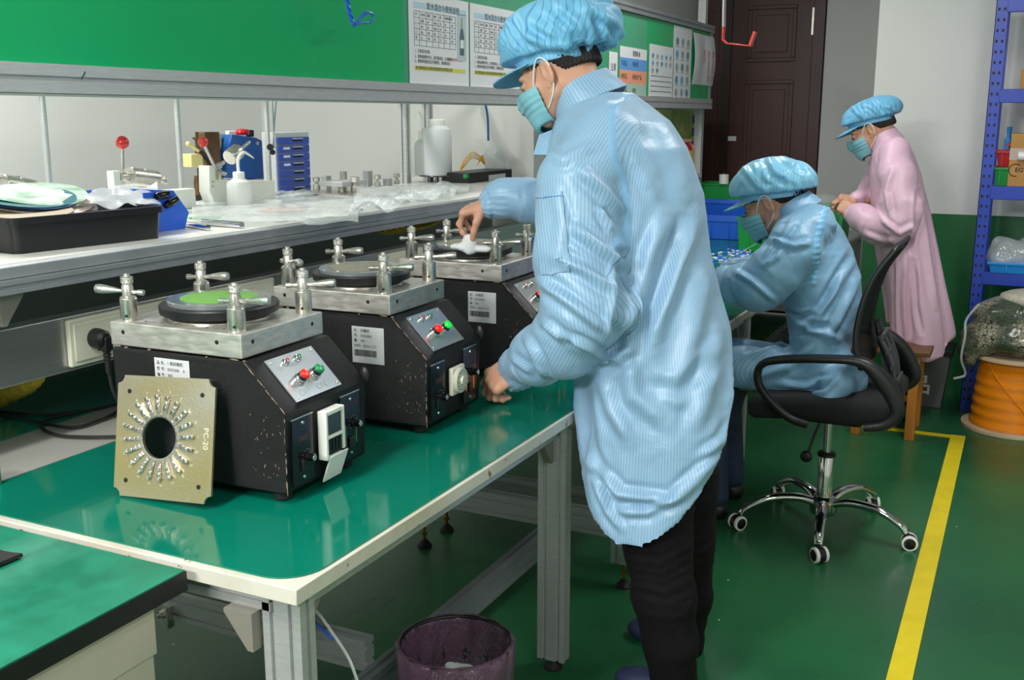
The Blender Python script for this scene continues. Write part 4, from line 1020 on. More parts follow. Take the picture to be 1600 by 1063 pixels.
def head_parts(root, R, c, side='left'):
    """mask, ear loops, hair, eyes and brows, in world space"""
    def W(V): return np.asarray(V) @ R.T+c
    V, F = _mk; mk_ = obj_from('face_mask', W(V), F, m_mask, root, True, 180)
    for q in (-1, 1):
        mb = MB(); P = spl([(.052, q*.060, -.030), (.030, q*.076, .004), (.006, q*.088, .030), (-.012, q*.092, .032), (-.026, q*.091, .012), (-.024, q*.086, -.02), (-.006, q*.078, -.055), (.028, q*.063, -.080)], 8)
        mb.tube(W(P), .0022, 8); mb.build('ear_loop', m_loop, mk_, True)
    V, F = _hr; obj_from('hair', W(V), F, m_hair, root, True, 180)
    for q in (-1, 1):
        mb = MB(); mb.sphere(W((.082, q*.031, .002)), .0118, 16, 10); e = mb.build('eye', mat_white_eye, root, True)
        mb = MB(); d = R @ np.array([.95, q*.12, -.25]); d /= np.linalg.norm(d); mb.sphere(W((.082, q*.031, .002))+d*.0075, .0056, 14, 8); mb.build('iris', m_eye, e, True)
        mb = MB(); G = np.array([[(.0820+.0128*math.cos(a)*math.cos(b_), q*(.031+.0128*math.sin(a)*math.cos(b_)), .002+.0128*math.sin(b_)) for a in np.linspace(-1.2, 1.2, 9)] for b_ in np.linspace(-.05, 1.4, 6)])
        if q > 0: G = G[:, ::-1]
        mb.sheet(W(G), -.0012 if False else .0012); mb.build('eyelid', m_skin, e, True)
        mb = MB(); P = spl([(.0945, q*.018, -.0005), (.0965, q*.028, .0035), (.0925, q*.040, .0015), (.0855, q*.047, -.003)], 5); mb.tube(W(P), .0011, 6); mb.build('eyelash', m_lash, e, True)
        mb = MB(); P = spl([(.0905, q*.012, .017), (.0905, q*.028, .0235), (.081, q*.046, .019)], 6); mb.tube(W(P), [.0012]+[.0026]*(len(P)-2)+[.001], 6); mb.build('eyebrow', m_hair, root, True)
mat_white_eye = mat('eye_white', '#d8cfc8', .2)

def hand_mesh(curl, thumb, side, spread=.0, sc=.95, wrist=(-.05, 0, 0)):
    """hand with fingers along +x, palm towards -z; side=+1: thumb at +y"""
    L = ((.040, .024, .020), (.045, .028, .021), (.041, .026, .020), (.032, .019, .017)); ys = (.030, .0095, -.0105, -.029); xs = (.086, .090, .086, .078)
    rr = (.0086, .0088, .0083, .0074)
    lo = np.array([-.09, -.085, -.13]); hi = np.array([.20, .085, .06]); s = SDF(lo, hi, .0021)
    s.add(Ell((.048, 0, -.002), (.052, .039, .0145)), .001)
    s.add(Cone(wrist, (.01, 0, 0), .025, .022), .02)
    tips = []
    for i in range(4):
        b = np.array([xs[i], ys[i]*side, .001]); s.add(Cone((.018, ys[i]*.55*side, 0), b, .0125, .0100), .012)
        s.add(Ell(b+np.array([0, 0, .003]), (.0105, .0088, .0092)), .006)
        yaw = (spread*(1.5-i)*side); a = 0; p = b.copy(); ks = (.008, .0035, .003)
        for k in range(3):
            a += curl[i][k]; d = np.array([math.cos(a)*math.cos(yaw), math.cos(a)*math.sin(yaw), -math.sin(a)]); q = p+d*L[i][k]
            s.add(Cone(p, q, rr[i]*(1-.10*k), rr[i]*(.92-.10*k)), ks[k]); 
            if k: s.add(Ell(p, (rr[i]*1.02,)*3), .004)
            p = q
        tips.append(p)
    t0 = np.array([.022, .026*side, -.006]); td, tb = thumb
    d1 = np.array([math.cos(td), math.sin(td)*side, -tb]); d1 /= np.linalg.norm(d1); t1 = t0+d1*.044
    d2 = np.array([math.cos(td*.55), math.sin(td*.55)*side, -tb*1.35]); d2 /= np.linalg.norm(d2); t2 = t1+d2*.031; d3 = np.array([math.cos(td*.25), math.sin(td*.25)*side, -tb*1.5]); d3 /= np.linalg.norm(d3); t3 = t2+d3*.022
    s.add(Cone(t0, t1, .0165, .0118), .014); s.add(Cone(t1, t2, .0108, .0100), .005); s.add(Cone(t2, t3, .0100, .0085), .003)
    V, F = s.mesh(); return V*sc, F, np.array(tips)*sc, t3*sc

class Coat:
    def __init__(s, lo, hi, res): s.lo, s.hi, s.res = lo, hi, res; s.torso = []; s.sleeves = []
    def stack(s, st): s.torso.append(st)
    def sleeve(s, pts, rad): s.sleeves.append((np.array(pts), np.array(rad)))
    def mesh(s, cut=None, k=.03, ks=.02):
        g = SDF(s.lo, s.hi, s.res)
        for t_ in s.torso: g.add(t_, .03)
        for P, r in s.sleeves:
            sub = SDF(s.lo, s.hi, s.res)
            for i in range(len(P)-1): sub.add(Cone(P[i], P[i+1], r[i], r[i+1]), ks)
            d = sub.f; h = np.clip(.5+.5*(d-g.f)/k, 0, 1); g.f = (d*(1-h)+g.f*h-k*h*(1-h)).astype(np.float32)
        if cut is not None: g.cut(cut)
        V, F = g.mesh()
        return V, F
    def dists(s, V):
        X, Y, Z = V.T; dt = np.full(len(V), 9.0)
        for t_ in s.torso: dt = np.minimum(dt, t_(X, Y, Z))
        ds = np.full(len(V), 9.0); us = np.zeros(len(V)); along = np.zeros(len(V)); rem = np.full(len(V), 9.0)
        for P, r in s.sleeves:
            tot = sum(np.linalg.norm(P[i+1]-P[i]) for i in range(len(P)-1)); acc = 0
            for i in range(len(P)-1):
                a, b = P[i], P[i+1]; d = b-a; L_ = np.linalg.norm(d); t_ = np.clip(((V-a) @ d)/L_**2, 0, 1); q = V-a-t_[:, None]*d
                e = np.linalg.norm(q, axis=1)-(r[i]+(r[i+1]-r[i])*t_); m = e < ds
                ref = np.array([0, 1.0, 0]); x = ref-d*(ref @ d)/L_**2; x /= np.linalg.norm(x); y = np.cross(d/L_, x)
                ang = np.arctan2(q @ y, -(q @ x)); rr = .075
                ds[m] = e[m]; us[m] = (ang*rr)[m]; along[m] = (acc+t_*L_)[m]; rem[m] = (tot-acc-t_*L_)[m]; acc += L_
        return dt, ds, us, along, rem
def rows_px(rows, cy, view=.41):
    """(y, x_left, x_right, ry) silhouette rows on the photograph -> Stack at depth cy"""
    out = []
    for y, a, b_, ry, *c in rows:
        cyy = c[0] if c else cy
        A, B = PY(a, y, cyy), PY(b_, y, cyy); half = (B[0]-A[0])/2; z = (A[2]+B[2])/2
        co = math.sqrt(1-view**2); h = half*co; rx = math.sqrt(max(h*h-(view*ry)**2, .0016))/co
        out.append((z, (A[0]+B[0])/2, cyy, rx, ry))
    return Stack(out)
def plane3(a, b, c):
    n = np.cross(b-a, c-a); n /= np.linalg.norm(n)
    if n[2] > 0: n = -n
    return lambda X, Y, Z: n[0]*(X-a[0])+n[1]*(Y-a[1])+n[2]*(Z-a[2])

def collar(root, c, ax, r0, r1, h, mt, lean=(0, 0), flare=1.0, gap_dir=None, name='collar'):
    """standing collar: conical band round the neck; ax = axis upwards"""
    R = rot_to(ax); G = []
    g0 = math.atan2(*(np.array(gap_dir) @ R)[[1, 0]]) if gap_dir is not None else 0
    for i in range(7):
        t_ = i/6; row = []
        for j in range(49):
            a = g0+.10+j/48*(2*PI-.2); rr = (r0+(r1-r0)*t_)*(1+.012*math.sin(a*5+i*.3)); 
            row.append(c+R @ np.array([rr*math.cos(a), rr*math.sin(a)*.92, h*t_+.004*math.sin(a*3+1)]))
        G.append(row)
    mb = MB().sheet(np.array(G), .0035); V = np.concatenate(mb.V)
    u = np.tile(np.linspace(0, .42, 49), 14)
    Mi = np.array(Matrix.LocRotScale(root.location, root.rotation_euler, None).inverted()); V2 = V @ Mi[:3, :3].T+Mi[:3, 3]
    return V2, mb.F, u

def join_meshes(lst):
    V = []; F = []; n = 0
    for v, f in lst: V.append(v); F += [tuple(int(i)+n for i in q) for q in f]; n += len(v)
    return np.concatenate(V), F

# ---------------------------------------------------------------- worker 1, standing
w1 = thing('person', 'person standing in long blue striped coat, blue cap and mask, reaching over the polishing machines', 'person', (-.80, 2.52, 0))
R1 = frame(math.radians(25), math.radians(-4), math.radians(2)); ear = PY(853, 114, 2.425); c1 = ear-R1 @ np.array([-.006, .078, -.004])
ct = Coat((-1.52, 2.15, .40), (-.42, 2.95, 1.66), .0055)
ct.stack(rows_px([(146, 905, 992, .075), (162, 885, 1014, .115), (190, 866, 1052, .165), (230, 855, 1082, .185), (300, 850, 1106, .19), (400, 856, 1119, .195), (500, 880, 1148, .20),
                  (600, 898, 1174, .215), (660, 900, 1183, .225), (740, 897, 1182, .235), (850, 893, 1175, .245), (960, 890, 1170, .25)], 2.53))
Sn = [PY(948, 212, 2.42), PY(905, 285, 2.34), PY(903, 400, 2.30), PY(915, 480, 2.28), PY(885, 533, 2.31), PY(842, 556, 2.36), PY(812, 577, 2.405), PY(803, 584, 2.42)]
ct.sleeve(Sn, [.080, .096, .105, .104, .089, .072, .050, .040])
Sf = [PY(930, 215, 2.68), PY(900, 290, 2.76), PY(862, 318, 2.76), PY(820, 312, 2.72), PY(785, 312, 2.69), PY(768, 315, 2.675)]
ct.sleeve(Sf, [.075, .080, .070, .062, .054, .040])
hem = plane3(PY(990, 834, 2.31), PY(1160, 704, 2.42), PY(903, 762, 2.36))
V, F = ct.mesh(hem); V = relax(V, F, 1, .4)
dt, ds, us, al, rem = ct.dists(V); h0 = hem(V[:, 0], V[:, 1], V[:, 2]); V0 = V.copy()
th = np.arctan2(V[:, 1]-2.53, V[:, 0]+.80)
sx = np.interp(V[:, 2], *zip(*sorted([(PY(x, y, 2.33)[2], PY(x, y, 2.33)[0]) for x, y in ((944, 150), (951, 200), (958, 240), (972, 290), (977, 330), (976, 380), (968, 430))])))
wseam = np.where((V[:, 2] > 1.13) & (V[:, 1] < 2.53), V[:, 0]-sx, np.where(ds < dt, -1.0, 1.0))
N = vnormals(V, F)
tz = np.clip((1.25-V[:, 2])/.7, 0, 1)*(ds > .015)
disp = tz*(.008*np.sin(th*6+.6+.8*np.sin(V[:, 2]*5))+.004*np.sin(th*13+V[:, 2]*6))
disp += .0030*noise3(V, 14, 3)+.0016*noise3(V, 45, 4)
cuff = np.clip(1-rem/.055, 0, 1)*(ds < .02); disp += cuff*.0022*np.sin(us*230)
slv = (ds < .01)*np.clip(1-rem/.30, 0, 1); disp += slv*.005*np.sin(al*52+2.2*np.sin(us*18)+1.5)
wseam = np.where((np.abs(wseam) < .03) & (V[:, 2] < 1.20), np.where(wseam < 0, -.04, .04), wseam); disp += .003*np.exp(-(wseam/.006)**2)*(V[:, 1] < 2.5)
V = V+N*disp[:, None]
st = [([(905, 262), (945, 300), (974, 337)], 9, .010), ([(895, 355), (935, 385), (975, 415)], 8, .012), ([(938, 325), (958, 362)], 6, .007), ([(868, 300), (880, 345), (872, 400)], 8, .006),
      ([(855, 395), (910, 420), (960, 455)], 8, .010), ([(845, 440), (900, 480), (950, 520)], 8, .011), ([(890, 528), (925, 545), (948, 560)], 5, .010), ([(850, 505), (880, 530)], 6, .008),
      ([(822, 528), (838, 560), (852, 592)], 6, .008), ([(800, 560), (830, 582)], 5, .005), ([(930, 560), (965, 562), (992, 540)], 8, .010),
      ([(972, 400), (975, 470), (960, 540)], 9, -.016), ([(1037, 337), (1015, 400), (995, 474), (985, 540)], 12, .011), ([(1090, 337), (1060, 410), (1035, 480), (1012, 560)], 13, .010),
      ([(1065, 345), (1040, 430), (1015, 500)], 9, -.009), ([(1105, 420), (1085, 520), (1050, 620)], 14, .007), ([(1120, 520), (1110, 600), (1080, 680)], 13, .007),
      ([(985, 560), (990, 620), (1040, 660)], 13, .009), ([(940, 590), (955, 640), (985, 690)], 10, .008), ([(1000, 600), (1060, 610), (1120, 560)], 12, -.006),
      ([(918, 715), (968, 772), (1046, 782), (1140, 702)], 8, .011), ([(960, 800), (1010, 800), (1070, 776), (1118, 735)], 7, .008), ([(930, 750), (950, 800), (972, 828)], 6, .009), ([(1095, 715), (1130, 690), (1152, 655)], 7, .008),
      ([(912, 600), (925, 700), (945, 760)], 9, -.008), ([(1010, 190), (1040, 260), (1050, 330)], 14, -.005), ([(985, 240), (1020, 300)], 8, .004), ([(845, 235), (880, 250), (930, 225)], 8, .005)]
V = creases(V, F, st, 1.5); fd = np.clip(-h0/.035, 0, 1)[:, None]; V = V0+(V-V0)*(.25+.75*fd); V = relax_where(V, F, np.abs(h0) < .009, 10)
hd = -h0
obj_from('coat', V, F, m_blue, w1, True, 75, attrs={'us': us, 'ut': th*.21, 'w': np.where(np.abs(hd-.026) < .0022, .004, wseam)})
coat1 = w1.children[0]
# collar
nb = R1 @ np.array([-.045, 0, -.19])+c1
cc_ = PY(928, 172, 2.53); axc = np.array([-.60, -.03, .80]); axc /= np.linalg.norm(axc)
Vc, Fc, u_ = collar(w1, cc_, axc, .106, .090, .066, m_blue, gap_dir=(-1, 0, -.6))
o = obj_from('coat_collar', Vc, Fc, m_blue, coat1, False, 60, attrs={'ut': u_, 'us': u_*0, 'w': u_*0+1})
# collar flap hanging at the throat
q = PY(866, 212, 2.47); mb = MB().sheet([[q+np.array([-.040+.016*i, -.012*j, .006*i-.016*j-.002*i*j]) for j in range(4)] for i in range(6)], .003)
V2 = np.concatenate(mb.V); obj_from('collar_flap', V2-np.array(w1.location), mb.F, m_blue, coat1, False, 60, attrs={'ut': V2[:, 0], 'us': V2[:, 0]*0, 'w': V2[:, 0]*0+1})
# sleeve pocket
G = []
for i in range(12):
    row = []
    for j in range(9):
        x_, y_ = 833+j*5.6+i*1.2, 303+i*11.5-j*.6; row.append((x_, y_))
    G.append(row)
def drape(Vs, Fs, px, lift):
    """lay a patch on the nearest visible point of a surface"""
    P = proj(Vs); N_ = vnormals(Vs, Fs); D = Vs-_C; dist = np.linalg.norm(D, axis=1); vis = (N_*(D/dist[:, None])).sum(1) < .05
    idx = np.where(vis)[0]; Pv = P[idx]; out = []
    for row in px:
        r = []
        for x_, y_ in row:
            e = (Pv[:, 0]-x_)**2+(Pv[:, 1]-y_)**2; k = np.argsort(e)[:14]; k = k[dist[idx[k]] < dist[idx[k]].min()+.03]
            w_ = 1/(e[k]+1); p = (Vs[idx[k]]*w_[:, None]).sum(0)/w_.sum(); n = (N_[idx[k]]*w_[:, None]).sum(0); n /= np.linalg.norm(n); r.append(p+n*lift)
        out.append(r)
    return np.array(out)
G3 = drape(V, F, G, .0035)
mb = MB().sheet(G3, .002); V2 = np.concatenate(mb.V)
obj_from('sleeve_pocket', V2-np.array(w1.location), mb.F, m_blue, coat1, False, 60, attrs={'ut': np.tile(np.tile(np.linspace(0, .07, 9), 12), 2)[:len(V2)], 'us': np.zeros(len(V2)), 'w': np.ones(len(V2))})
mb = MB().tube(drape(V, F, [[(x, y) for x, y in zip(np.linspace(836, 880, 12), np.linspace(309, 306, 12))]], .006)[0], .0012, 6); mb.build('pocket_seam', m_blue2, coat1, True)

cap_build(w1, R1, c1, [((.008, 0, .090), (.124, .112, .088)), ((-.065, 0, .080), (.112, .116, .090)), ((-.120, .01, .070), (.086, .100, .074)), ((.02, -.01, .125), (.095, .09, .06))],
          (-.012, .106, .086, .050, -.004), (.082, .10, 1.2), m_cap, 2,
          [([(830, 30), (870, 60), (905, 85)], 8, .008), ([(860, 10), (895, 45), (915, 85)], 7, -.008), ([(930, 20), (940, 60), (925, 92)], 7, -.010), ([(905, 5), (960, 35), (980, 60)], 8, .008), ([(810, 50), (860, 72), (900, 80)], 7, .007), ([(800, 20), (815, 60), (812, 90)], 6, -.007), ([(955, 75), (975, 50)], 6, .007)])
head_parts(w1, R1, c1)
# hands
def place_hand(M3, o, mesh): return mesh[0] @ M3.T+o
def axes(fwd, up, side_hint=None):
    f_ = np.array(fwd, float); f_ /= np.linalg.norm(f_); u0 = np.array(up, float); y_ = np.cross(u0, f_); y_ /= np.linalg.norm(y_); return np.stack([f_, y_, np.cross(f_, y_)], 1)
hl = hand_mesh([(.55, 1.25, .6), (.60, 1.25, .6), (.66, 1.25, .6), (.72, 1.25, .6)], (.55, .55), -1, .02, 1.12, (-.035, 0, 0))     # left hand: thumb at -y when palm is down
Ml = axes((-.74, -.12, -.60), (-.34, -.80, .50)); ol = PY(812, 580, 2.405)+np.array([0, 0, .0]); 
HL = place_hand(Ml, ol, hl)
dz = .7515-HL[:, 2].min(); HL = HL+np.array([0, 0, dz])
hr_ = hand_mesh([(.85, .65, .35), (.7, .9, .5), (.8, 1.0, .55), (.9, 1.0, .6)], (.55, .9), 1)
Mr = axes((-.93, -.02, -.33), (-.30, -.25, .90)); orr = PY(767, 316, 2.675); HR = place_hand(Mr, orr, hr_); rtip = (Mr @ hr_[3])+orr; itip = (Mr @ hr_[2][0])+orr
hs, hf = head_skin((-.060, 0, -.20)); hs = hs @ R1.T+c1
core = SDF((-1.30, 2.2, -.0), (-.50, 2.9, 1.60), .012)
core.add(Stack([(.62, -.80, 2.53, .08, .13), (.9, -.79, 2.53, .09, .13), (1.1, -.82, 2.53, .07, .11), (1.35, -.88, 2.53, .06, .12), (1.44, -.92, 2.53, .05, .07)]), .02)
for P_, r_ in ((Sn, (.045, .042, .040, .038, .034, .030, .024, .022)), (Sf, (.045, .040, .036, .030, .026, .022))):
    for i in range(len(P_)-1): core.add(Cone(P_[i], P_[i+1], r_[i], r_[i+1]), .01)
LN = [PY(1022, 740, 2.44), PY(1028, 850, 2.43), PY(1037, 930, 2.42), PY(1047, 1000, 2.43), PY(1052, 1062, 2.45)]
LF = [PY(1066, 740, 2.64), PY(1070, 850, 2.65), PY(1071, 930, 2.67), PY(1064, 1000, 2.70), PY(1062, 1040, 2.73)]
for P_ in (LN, LF):
    for i in range(4): core.add(Cone(P_[i], P_[i+1], .06-.006*i, .055-.006*i), .02)
core.add(Cone(nb, (-.93, 2.53, 1.42), .05, .05), .02)
cv, cf = core.mesh()
bv, bf = join_meshes([(cv, cf), (hs, hf), (HL, hl[1]), (HR, hr_[1])])
obj_from('body', bv, bf, m_skin, w1, True, 180)
# trousers
tr_ = SDF((-1.10, 2.22, -.02), (-.48, 2.92, .80), .006)
for P_, rr_2 in ((LN, (.108, .086, .080, .070, .062)), (LF, (.100, .080, .072, .062, .056))):
    for i in range(4): tr_.add(Cone(P_[i], P_[i+1], rr_2[i], rr_2[i+1]), .02)
V, F = tr_.mesh(); N = vnormals(V, F)
V = V+N*(.0026*noise3(V*np.array([.6, .6, 1.8]), 34, 9)+.0011*np.sin(V[:, 2]*95+9*np.sin(V[:, 0]*13+V[:, 2]*9)+3*np.sin(V[:, 1]*30))*np.exp(-((V[:, 2]-.30)/.14)**2)*np.clip(noise3(V, 16, 2)+.5, 0, 1))[:, None]
V = creases(V, F, [([(975, 872), (1030, 880), (1085, 850)], 5, .005), ([(988, 915), (1040, 925), (1088, 900)], 5, .005), ([(992, 935), (1045, 945), (1090, 925)], 4, .004), ([(985, 895), (1035, 905), (1080, 880)], 4, -.004), ([(1005, 960), (1050, 968), (1090, 950)], 5, .004)], .55)
obj_from('trousers', V, F, m_trouser, w1, True, 180)
for P_ in (LN[-1], LF[-1]):
    s = SDF((P_[0]-.22, P_[1]-.09, -.01), (P_[0]+.10, P_[1]+.09, .14), .005)
    s.add(Ell((P_[0]-.005, P_[1], .03), (.055, .042, .045)), .01); s.add(Ell((P_[0]-.085, P_[1]-.006, .026), (.075, .046, .036)), .04); s.cut(lambda X, Y, Z: .004-Z+0*X+0*Y)
    v, f = s.mesh(); obj_from('shoe', v, f, mat('navy_shoe', '#1c2448', .6) if P_ is LN[-1] else bpy.data.materials['navy_shoe'], w1, True, 180)
# white tissue held in the right hand
tc_ = (rtip+itip)/2; s = SDF(tc_-.09, tc_+.09, .003)
s.add(Ell(tc_+np.array([.0, 0, -.008]), (.020, .016, .018)), .001); s.add(Ell(tc_+np.array([-.030, -.005, -.026]), (.030, .016, .011)), .014); s.add(Ell(tc_+np.array([.034, .01, -.030]), (.032, .016, .011)), .014); s.add(Cone(tc_+np.array([0, 0, 0]), tc_+np.array([.0, 0, -.032]), .012, .016), .012)
v, f = s.mesh(); n_ = vnormals(v, f); v = v+n_*(.0025*noise3(v, 120, 3))[:, None]
tag(obj_from('cotton_wad', v, f, mat('white_cotton', '#dcdedf', .85), None, smooth=180), 'white cotton wad pinched by the standing worker above the farthest machine', 'cotton wad')

# ---------------------------------------------------------------- worker 2, seated
w2 = thing('person', 'person seated on the mesh chair in blue coat, bent over the far bench', 'person', (-.66, 3.86, .0))
R2 = frame(math.radians(23), math.radians(-4)); ear = PY(1199, 321, 3.775); c2 = ear-R2 @ np.array([-.006, .078, -.004])
ct = Coat((-1.30, 3.45, .40), (-.36, 4.20, 1.26), .0065)
ct.stack(rows_px([(318, 1240, 1284, .06), (335, 1215, 1305, .10), (355, 1200, 1322, .15), (390, 1195, 1342, .175), (430, 1205, 1353, .18), (470, 1215, 1357, .18), (510, 1222, 1352, .19), (550, 1225, 1343, .20), (590, 1230, 1335, .20), (640, 1235, 1325, .20)], 3.86))
Sn2 = [PY(1268, 352, 3.76), PY(1240, 385, 3.68), PY(1212, 425, 3.64), PY(1185, 447, 3.63), PY(1160, 447, 3.67), PY(1140, 440, 3.74), PY(1128, 437, 3.77)]
ct.sleeve(Sn2, [.080, .090, .092, .088, .075, .055, .042])
Sf2 = [PY(1262, 352, 3.98), PY(1225, 395, 4.05), PY(1190, 430, 4.05), PY(1150, 425, 3.98), PY(1140, 424, 3.96)]; ct.sleeve(Sf2, [.075, .08, .075, .055, .040])
ct.sleeve([PY(1310, 592, 3.77), PY(1230, 585, 3.74), PY(1165, 575, 3.73), PY(1130, 575, 3.73)], [.10, .088, .080, .078]); ct.sleeve([PY(1310, 592, 3.97), PY(1240, 575, 3.97), PY(1150, 560, 3.97)], [.10, .085, .080])
ct.sleeve([PY(1310, 600, 3.66), PY(1290, 625, 3.63), PY(1275, 634, 3.63)], [.055, .040, .020])
V, F = ct.mesh(lambda X, Y, Z: .535-Z+0*X+0*Y if False else (.538-Z)+0*X+0*Y); V = relax(V, F, 1, .4)
dt, ds, us, al, rem = ct.dists(V); th = np.arctan2(V[:, 1]-3.86, V[:, 0]+.58); N = vnormals(V, F)
ss_ = PY(1278, 400, 3.7)[0]; wse = np.where((V[:, 2] > .93) & (V[:, 1] < 3.86), V[:, 0]-(ss_+.05*(V[:, 2]-1.05)), np.where(ds < dt-.0, -1.0, 1.0)); wse = np.where(V[:, 2] < .80, 1.0, wse)
disp = .004*noise3(V, 16, 21)+.002*noise3(V, 40, 22); cuff = np.clip(1-rem/.05, 0, 1)*(V[:, 2] > .8); disp += cuff*.003*np.sin(us*240)+(ds < .01)*(V[:, 2] > .8)*.004*np.sin(al*45+2*np.sin(us*16))
disp += np.exp(-(wse/.008)**2)*(.003+.003*np.sin(V[:, 2]*330))
V = V+N*disp[:, None]
V = creases(V, F, [([(1205, 375), (1240, 385), (1265, 380)], 5, .012), ([(1195, 415), (1215, 400), (1222, 385)], 5, .008), ([(1240, 345), (1222, 372), (1195, 400)], 5, .008), ([(1150, 425), (1175, 440), (1210, 470)], 5, .009), ([(1330, 395), (1310, 430), (1280, 480)], 6, -.010), ([(1345, 420), (1330, 460), (1300, 520)], 6, .010),
                       ([(1318, 420), (1300, 460), (1272, 505)], 5, .009), ([(1240, 505), (1280, 520), (1310, 530)], 6, .010), ([(1230, 530), (1260, 512), (1300, 508)], 5, -.008), ([(1165, 560), (1210, 545), (1245, 520)], 6, .010), ([(1180, 590), (1230, 575), (1270, 540)], 6, .009), ([(1215, 600), (1260, 605), (1300, 590)], 5, .008), ([(1255, 620), (1290, 612), (1310, 590)], 4, .008), ([(1225, 485), (1250, 495), (1270, 490)], 4, -.008), ([(1300, 345), (1320, 370)], 6, .005)], 1.4)
coat2 = obj_from('coat', V, F, m_blue2, w2, True, 75, attrs={'us': us, 'ut': th*.24, 'w': wse})
cc_ = PY(1250, 336, 3.86); axc = np.array([-.62, -.03, .78]); Vc, Fc, u_ = collar(w2, cc_, axc/np.linalg.norm(axc), .094, .078, .055, m_blue2, gap_dir=(-1, 0, -.6))
obj_from('coat_collar', Vc, Fc, m_blue2, coat2, False, 60, attrs={'ut': u_, 'us': u_*0, 'w': u_*0+1})
cap_build(w2, R2, c2, [((.0, 0, .080), (.120, .108, .085)), ((-.06, 0, .055), (.110, .112, .082)), ((-.105, .01, .035), (.078, .090, .062)), ((.03, -.01, .09), (.10, .09, .06))],
          (-.012, .106, .086, .044, -.010), (.082, .18, 1.2), m_cap2, 7, [([(1160, 260), (1180, 285), (1195, 300)], 5, .008), ([(1190, 245), (1205, 275), (1235, 290)], 5, -.008), ([(1215, 240), (1245, 262)], 5, .007), ([(1245, 262), (1262, 270)], 4, -.008)])
head_parts(w2, R2, c2)
h2 = hand_mesh([(.6, .7, .4)]*4, (.5, .6), -1); o2 = Sn2[-1]; H2 = place_hand(axes((-.9, .25, -.25), (-.2, -.2, .95)), o2, h2); H2 = H2+np.array([0, 0, max(0, .7515-H2[:, 2].min())])
h3 = hand_mesh([(.6, .7, .4)]*4, (.5, .6), 1); o3 = Sf2[-1]; H3 = place_hand(axes((-.9, -.2, -.25), (-.2, .1, .95)), o3, h3); H3 = H3+np.array([0, 0, max(0, .7515-H3[:, 2].min())])
hs, hf = head_skin((-.050, 0, -.19)); hs = hs @ R2.T+c2
core = SDF((-1.25, 3.5, .0), (-.40, 4.2, 1.2), .014); core.add(Stack([(.56, -.60, 3.86, .07, .12), (.8, -.64, 3.86, .06, .10), (1.0, -.66, 3.86, .05, .10), (1.1, -.70, 3.86, .04, .06)]), .02)
for P_ in (Sn2, Sf2):
    for i in range(len(P_)-1): core.add(Cone(P_[i], P_[i+1], .032, .028), .01)
core.add(Cone(R2 @ np.array([-.045, 0, -.17])+c2, (-.66, 3.86, 1.08), .05, .05), .03)
core.add(Cone((-.58, 3.77, .58), (-.98, 3.74, .56), .06, .05), .02); core.add(Cone((-.58, 3.96, .58), (-.98, 3.98, .56), .06, .05), .02)
cv, cf = core.mesh(); bv, bf = join_meshes([(cv, cf), (hs, hf), (H2, h2[1]), (H3, h3[1])]); obj_from('body', bv, bf, m_skin, w2, True, 180)
s = SDF((-1.15, 3.6, -.01), (-.80, 4.12, .66), .008)
for yy in (3.74, 3.98): s.add(Cone((-.95, yy, .555), (-1.0, yy, .40), .078, .062), .02); s.add(Cone((-1.0, yy, .40), (-.96, yy, .09), .062, .048), .02)
v, f = s.mesh(); obj_from('trousers', v, f, m_bluetr, w2, True, 180)
for yy in (3.74, 3.98):
    s = SDF((-1.20, yy-.06, -.01), (-.88, yy+.06, .12), .006); s.add(Ell((-.96, yy, .035), (.05, .038, .045)), .01); s.add(Ell((-1.05, yy, .028), (.08, .042, .034)), .03); s.cut(lambda X, Y, Z: .004-Z+0*X+0*Y)
    v, f = s.mesh(); obj_from('shoe', v, f, m_black, w2, True, 180)

# ---------------------------------------------------------------- worker 3, standing in pink
w3 = thing('person', 'person standing in pink coat and blue cap by the far bench, hands together', 'person', (-.52, 5.48, 0))
R3 = frame(math.radians(26), math.radians(-2)); ear = PY(1360, 204, 5.40); c3 = ear-R3 @ np.array([-.006, .078, -.004])
ct = Coat((-.95, 4.95, .36), (-.12, 5.82, 1.46), .008)
ct.stack(rows_px([(208, 1378, 1406, .055), (222, 1366, 1420, .09), (240, 1356, 1434, .14), (270, 1352, 1447, .165), (330, 1356, 1461, .17), (400, 1366, 1475, .18), (460, 1376, 1487, .20), (520, 1383, 1497, .215), (560, 1385, 1500, .22)], 5.48))
Sn3 = [PY(1398, 240, 5.37), PY(1402, 275, 5.30), PY(1407, 320, 5.26), PY(1402, 350, 5.25), PY(1372, 354, 5.27), PY(1345, 340, 5.32), PY(1334, 333, 5.34)]; ct.sleeve(Sn3, [.075, .085, .092, .092, .082, .068, .048])
Sf3 = [PY(1385, 240, 5.62), PY(1370, 290, 5.67), PY(1352, 308, 5.56), PY(1340, 312, 5.48)]; ct.sleeve(Sf3, [.07, .075, .055, .040])
hem3 = plane3(PY(1395, 549, 5.30), PY(1499, 515, 5.55), PY(1380, 545, 5.3)); V, F = ct.mesh(hem3); V = relax(V, F, 1, .4)
dt, ds, us, al, rem = ct.dists(V); th = np.arctan2(V[:, 1]-5.48, V[:, 0]+.48); N = vnormals(V, F); tz = np.clip((1.2-V[:, 2])/.7, 0, 1)*(ds > .02)
disp = tz*(.017*np.sin(th*6+.9)+.008*np.sin(th*11+V[:, 2]*4))+.004*noise3(V, 14, 31)+(ds < .01)*.004*np.sin(al*40+2*np.sin(us*15))
V = V+N*disp[:, None]
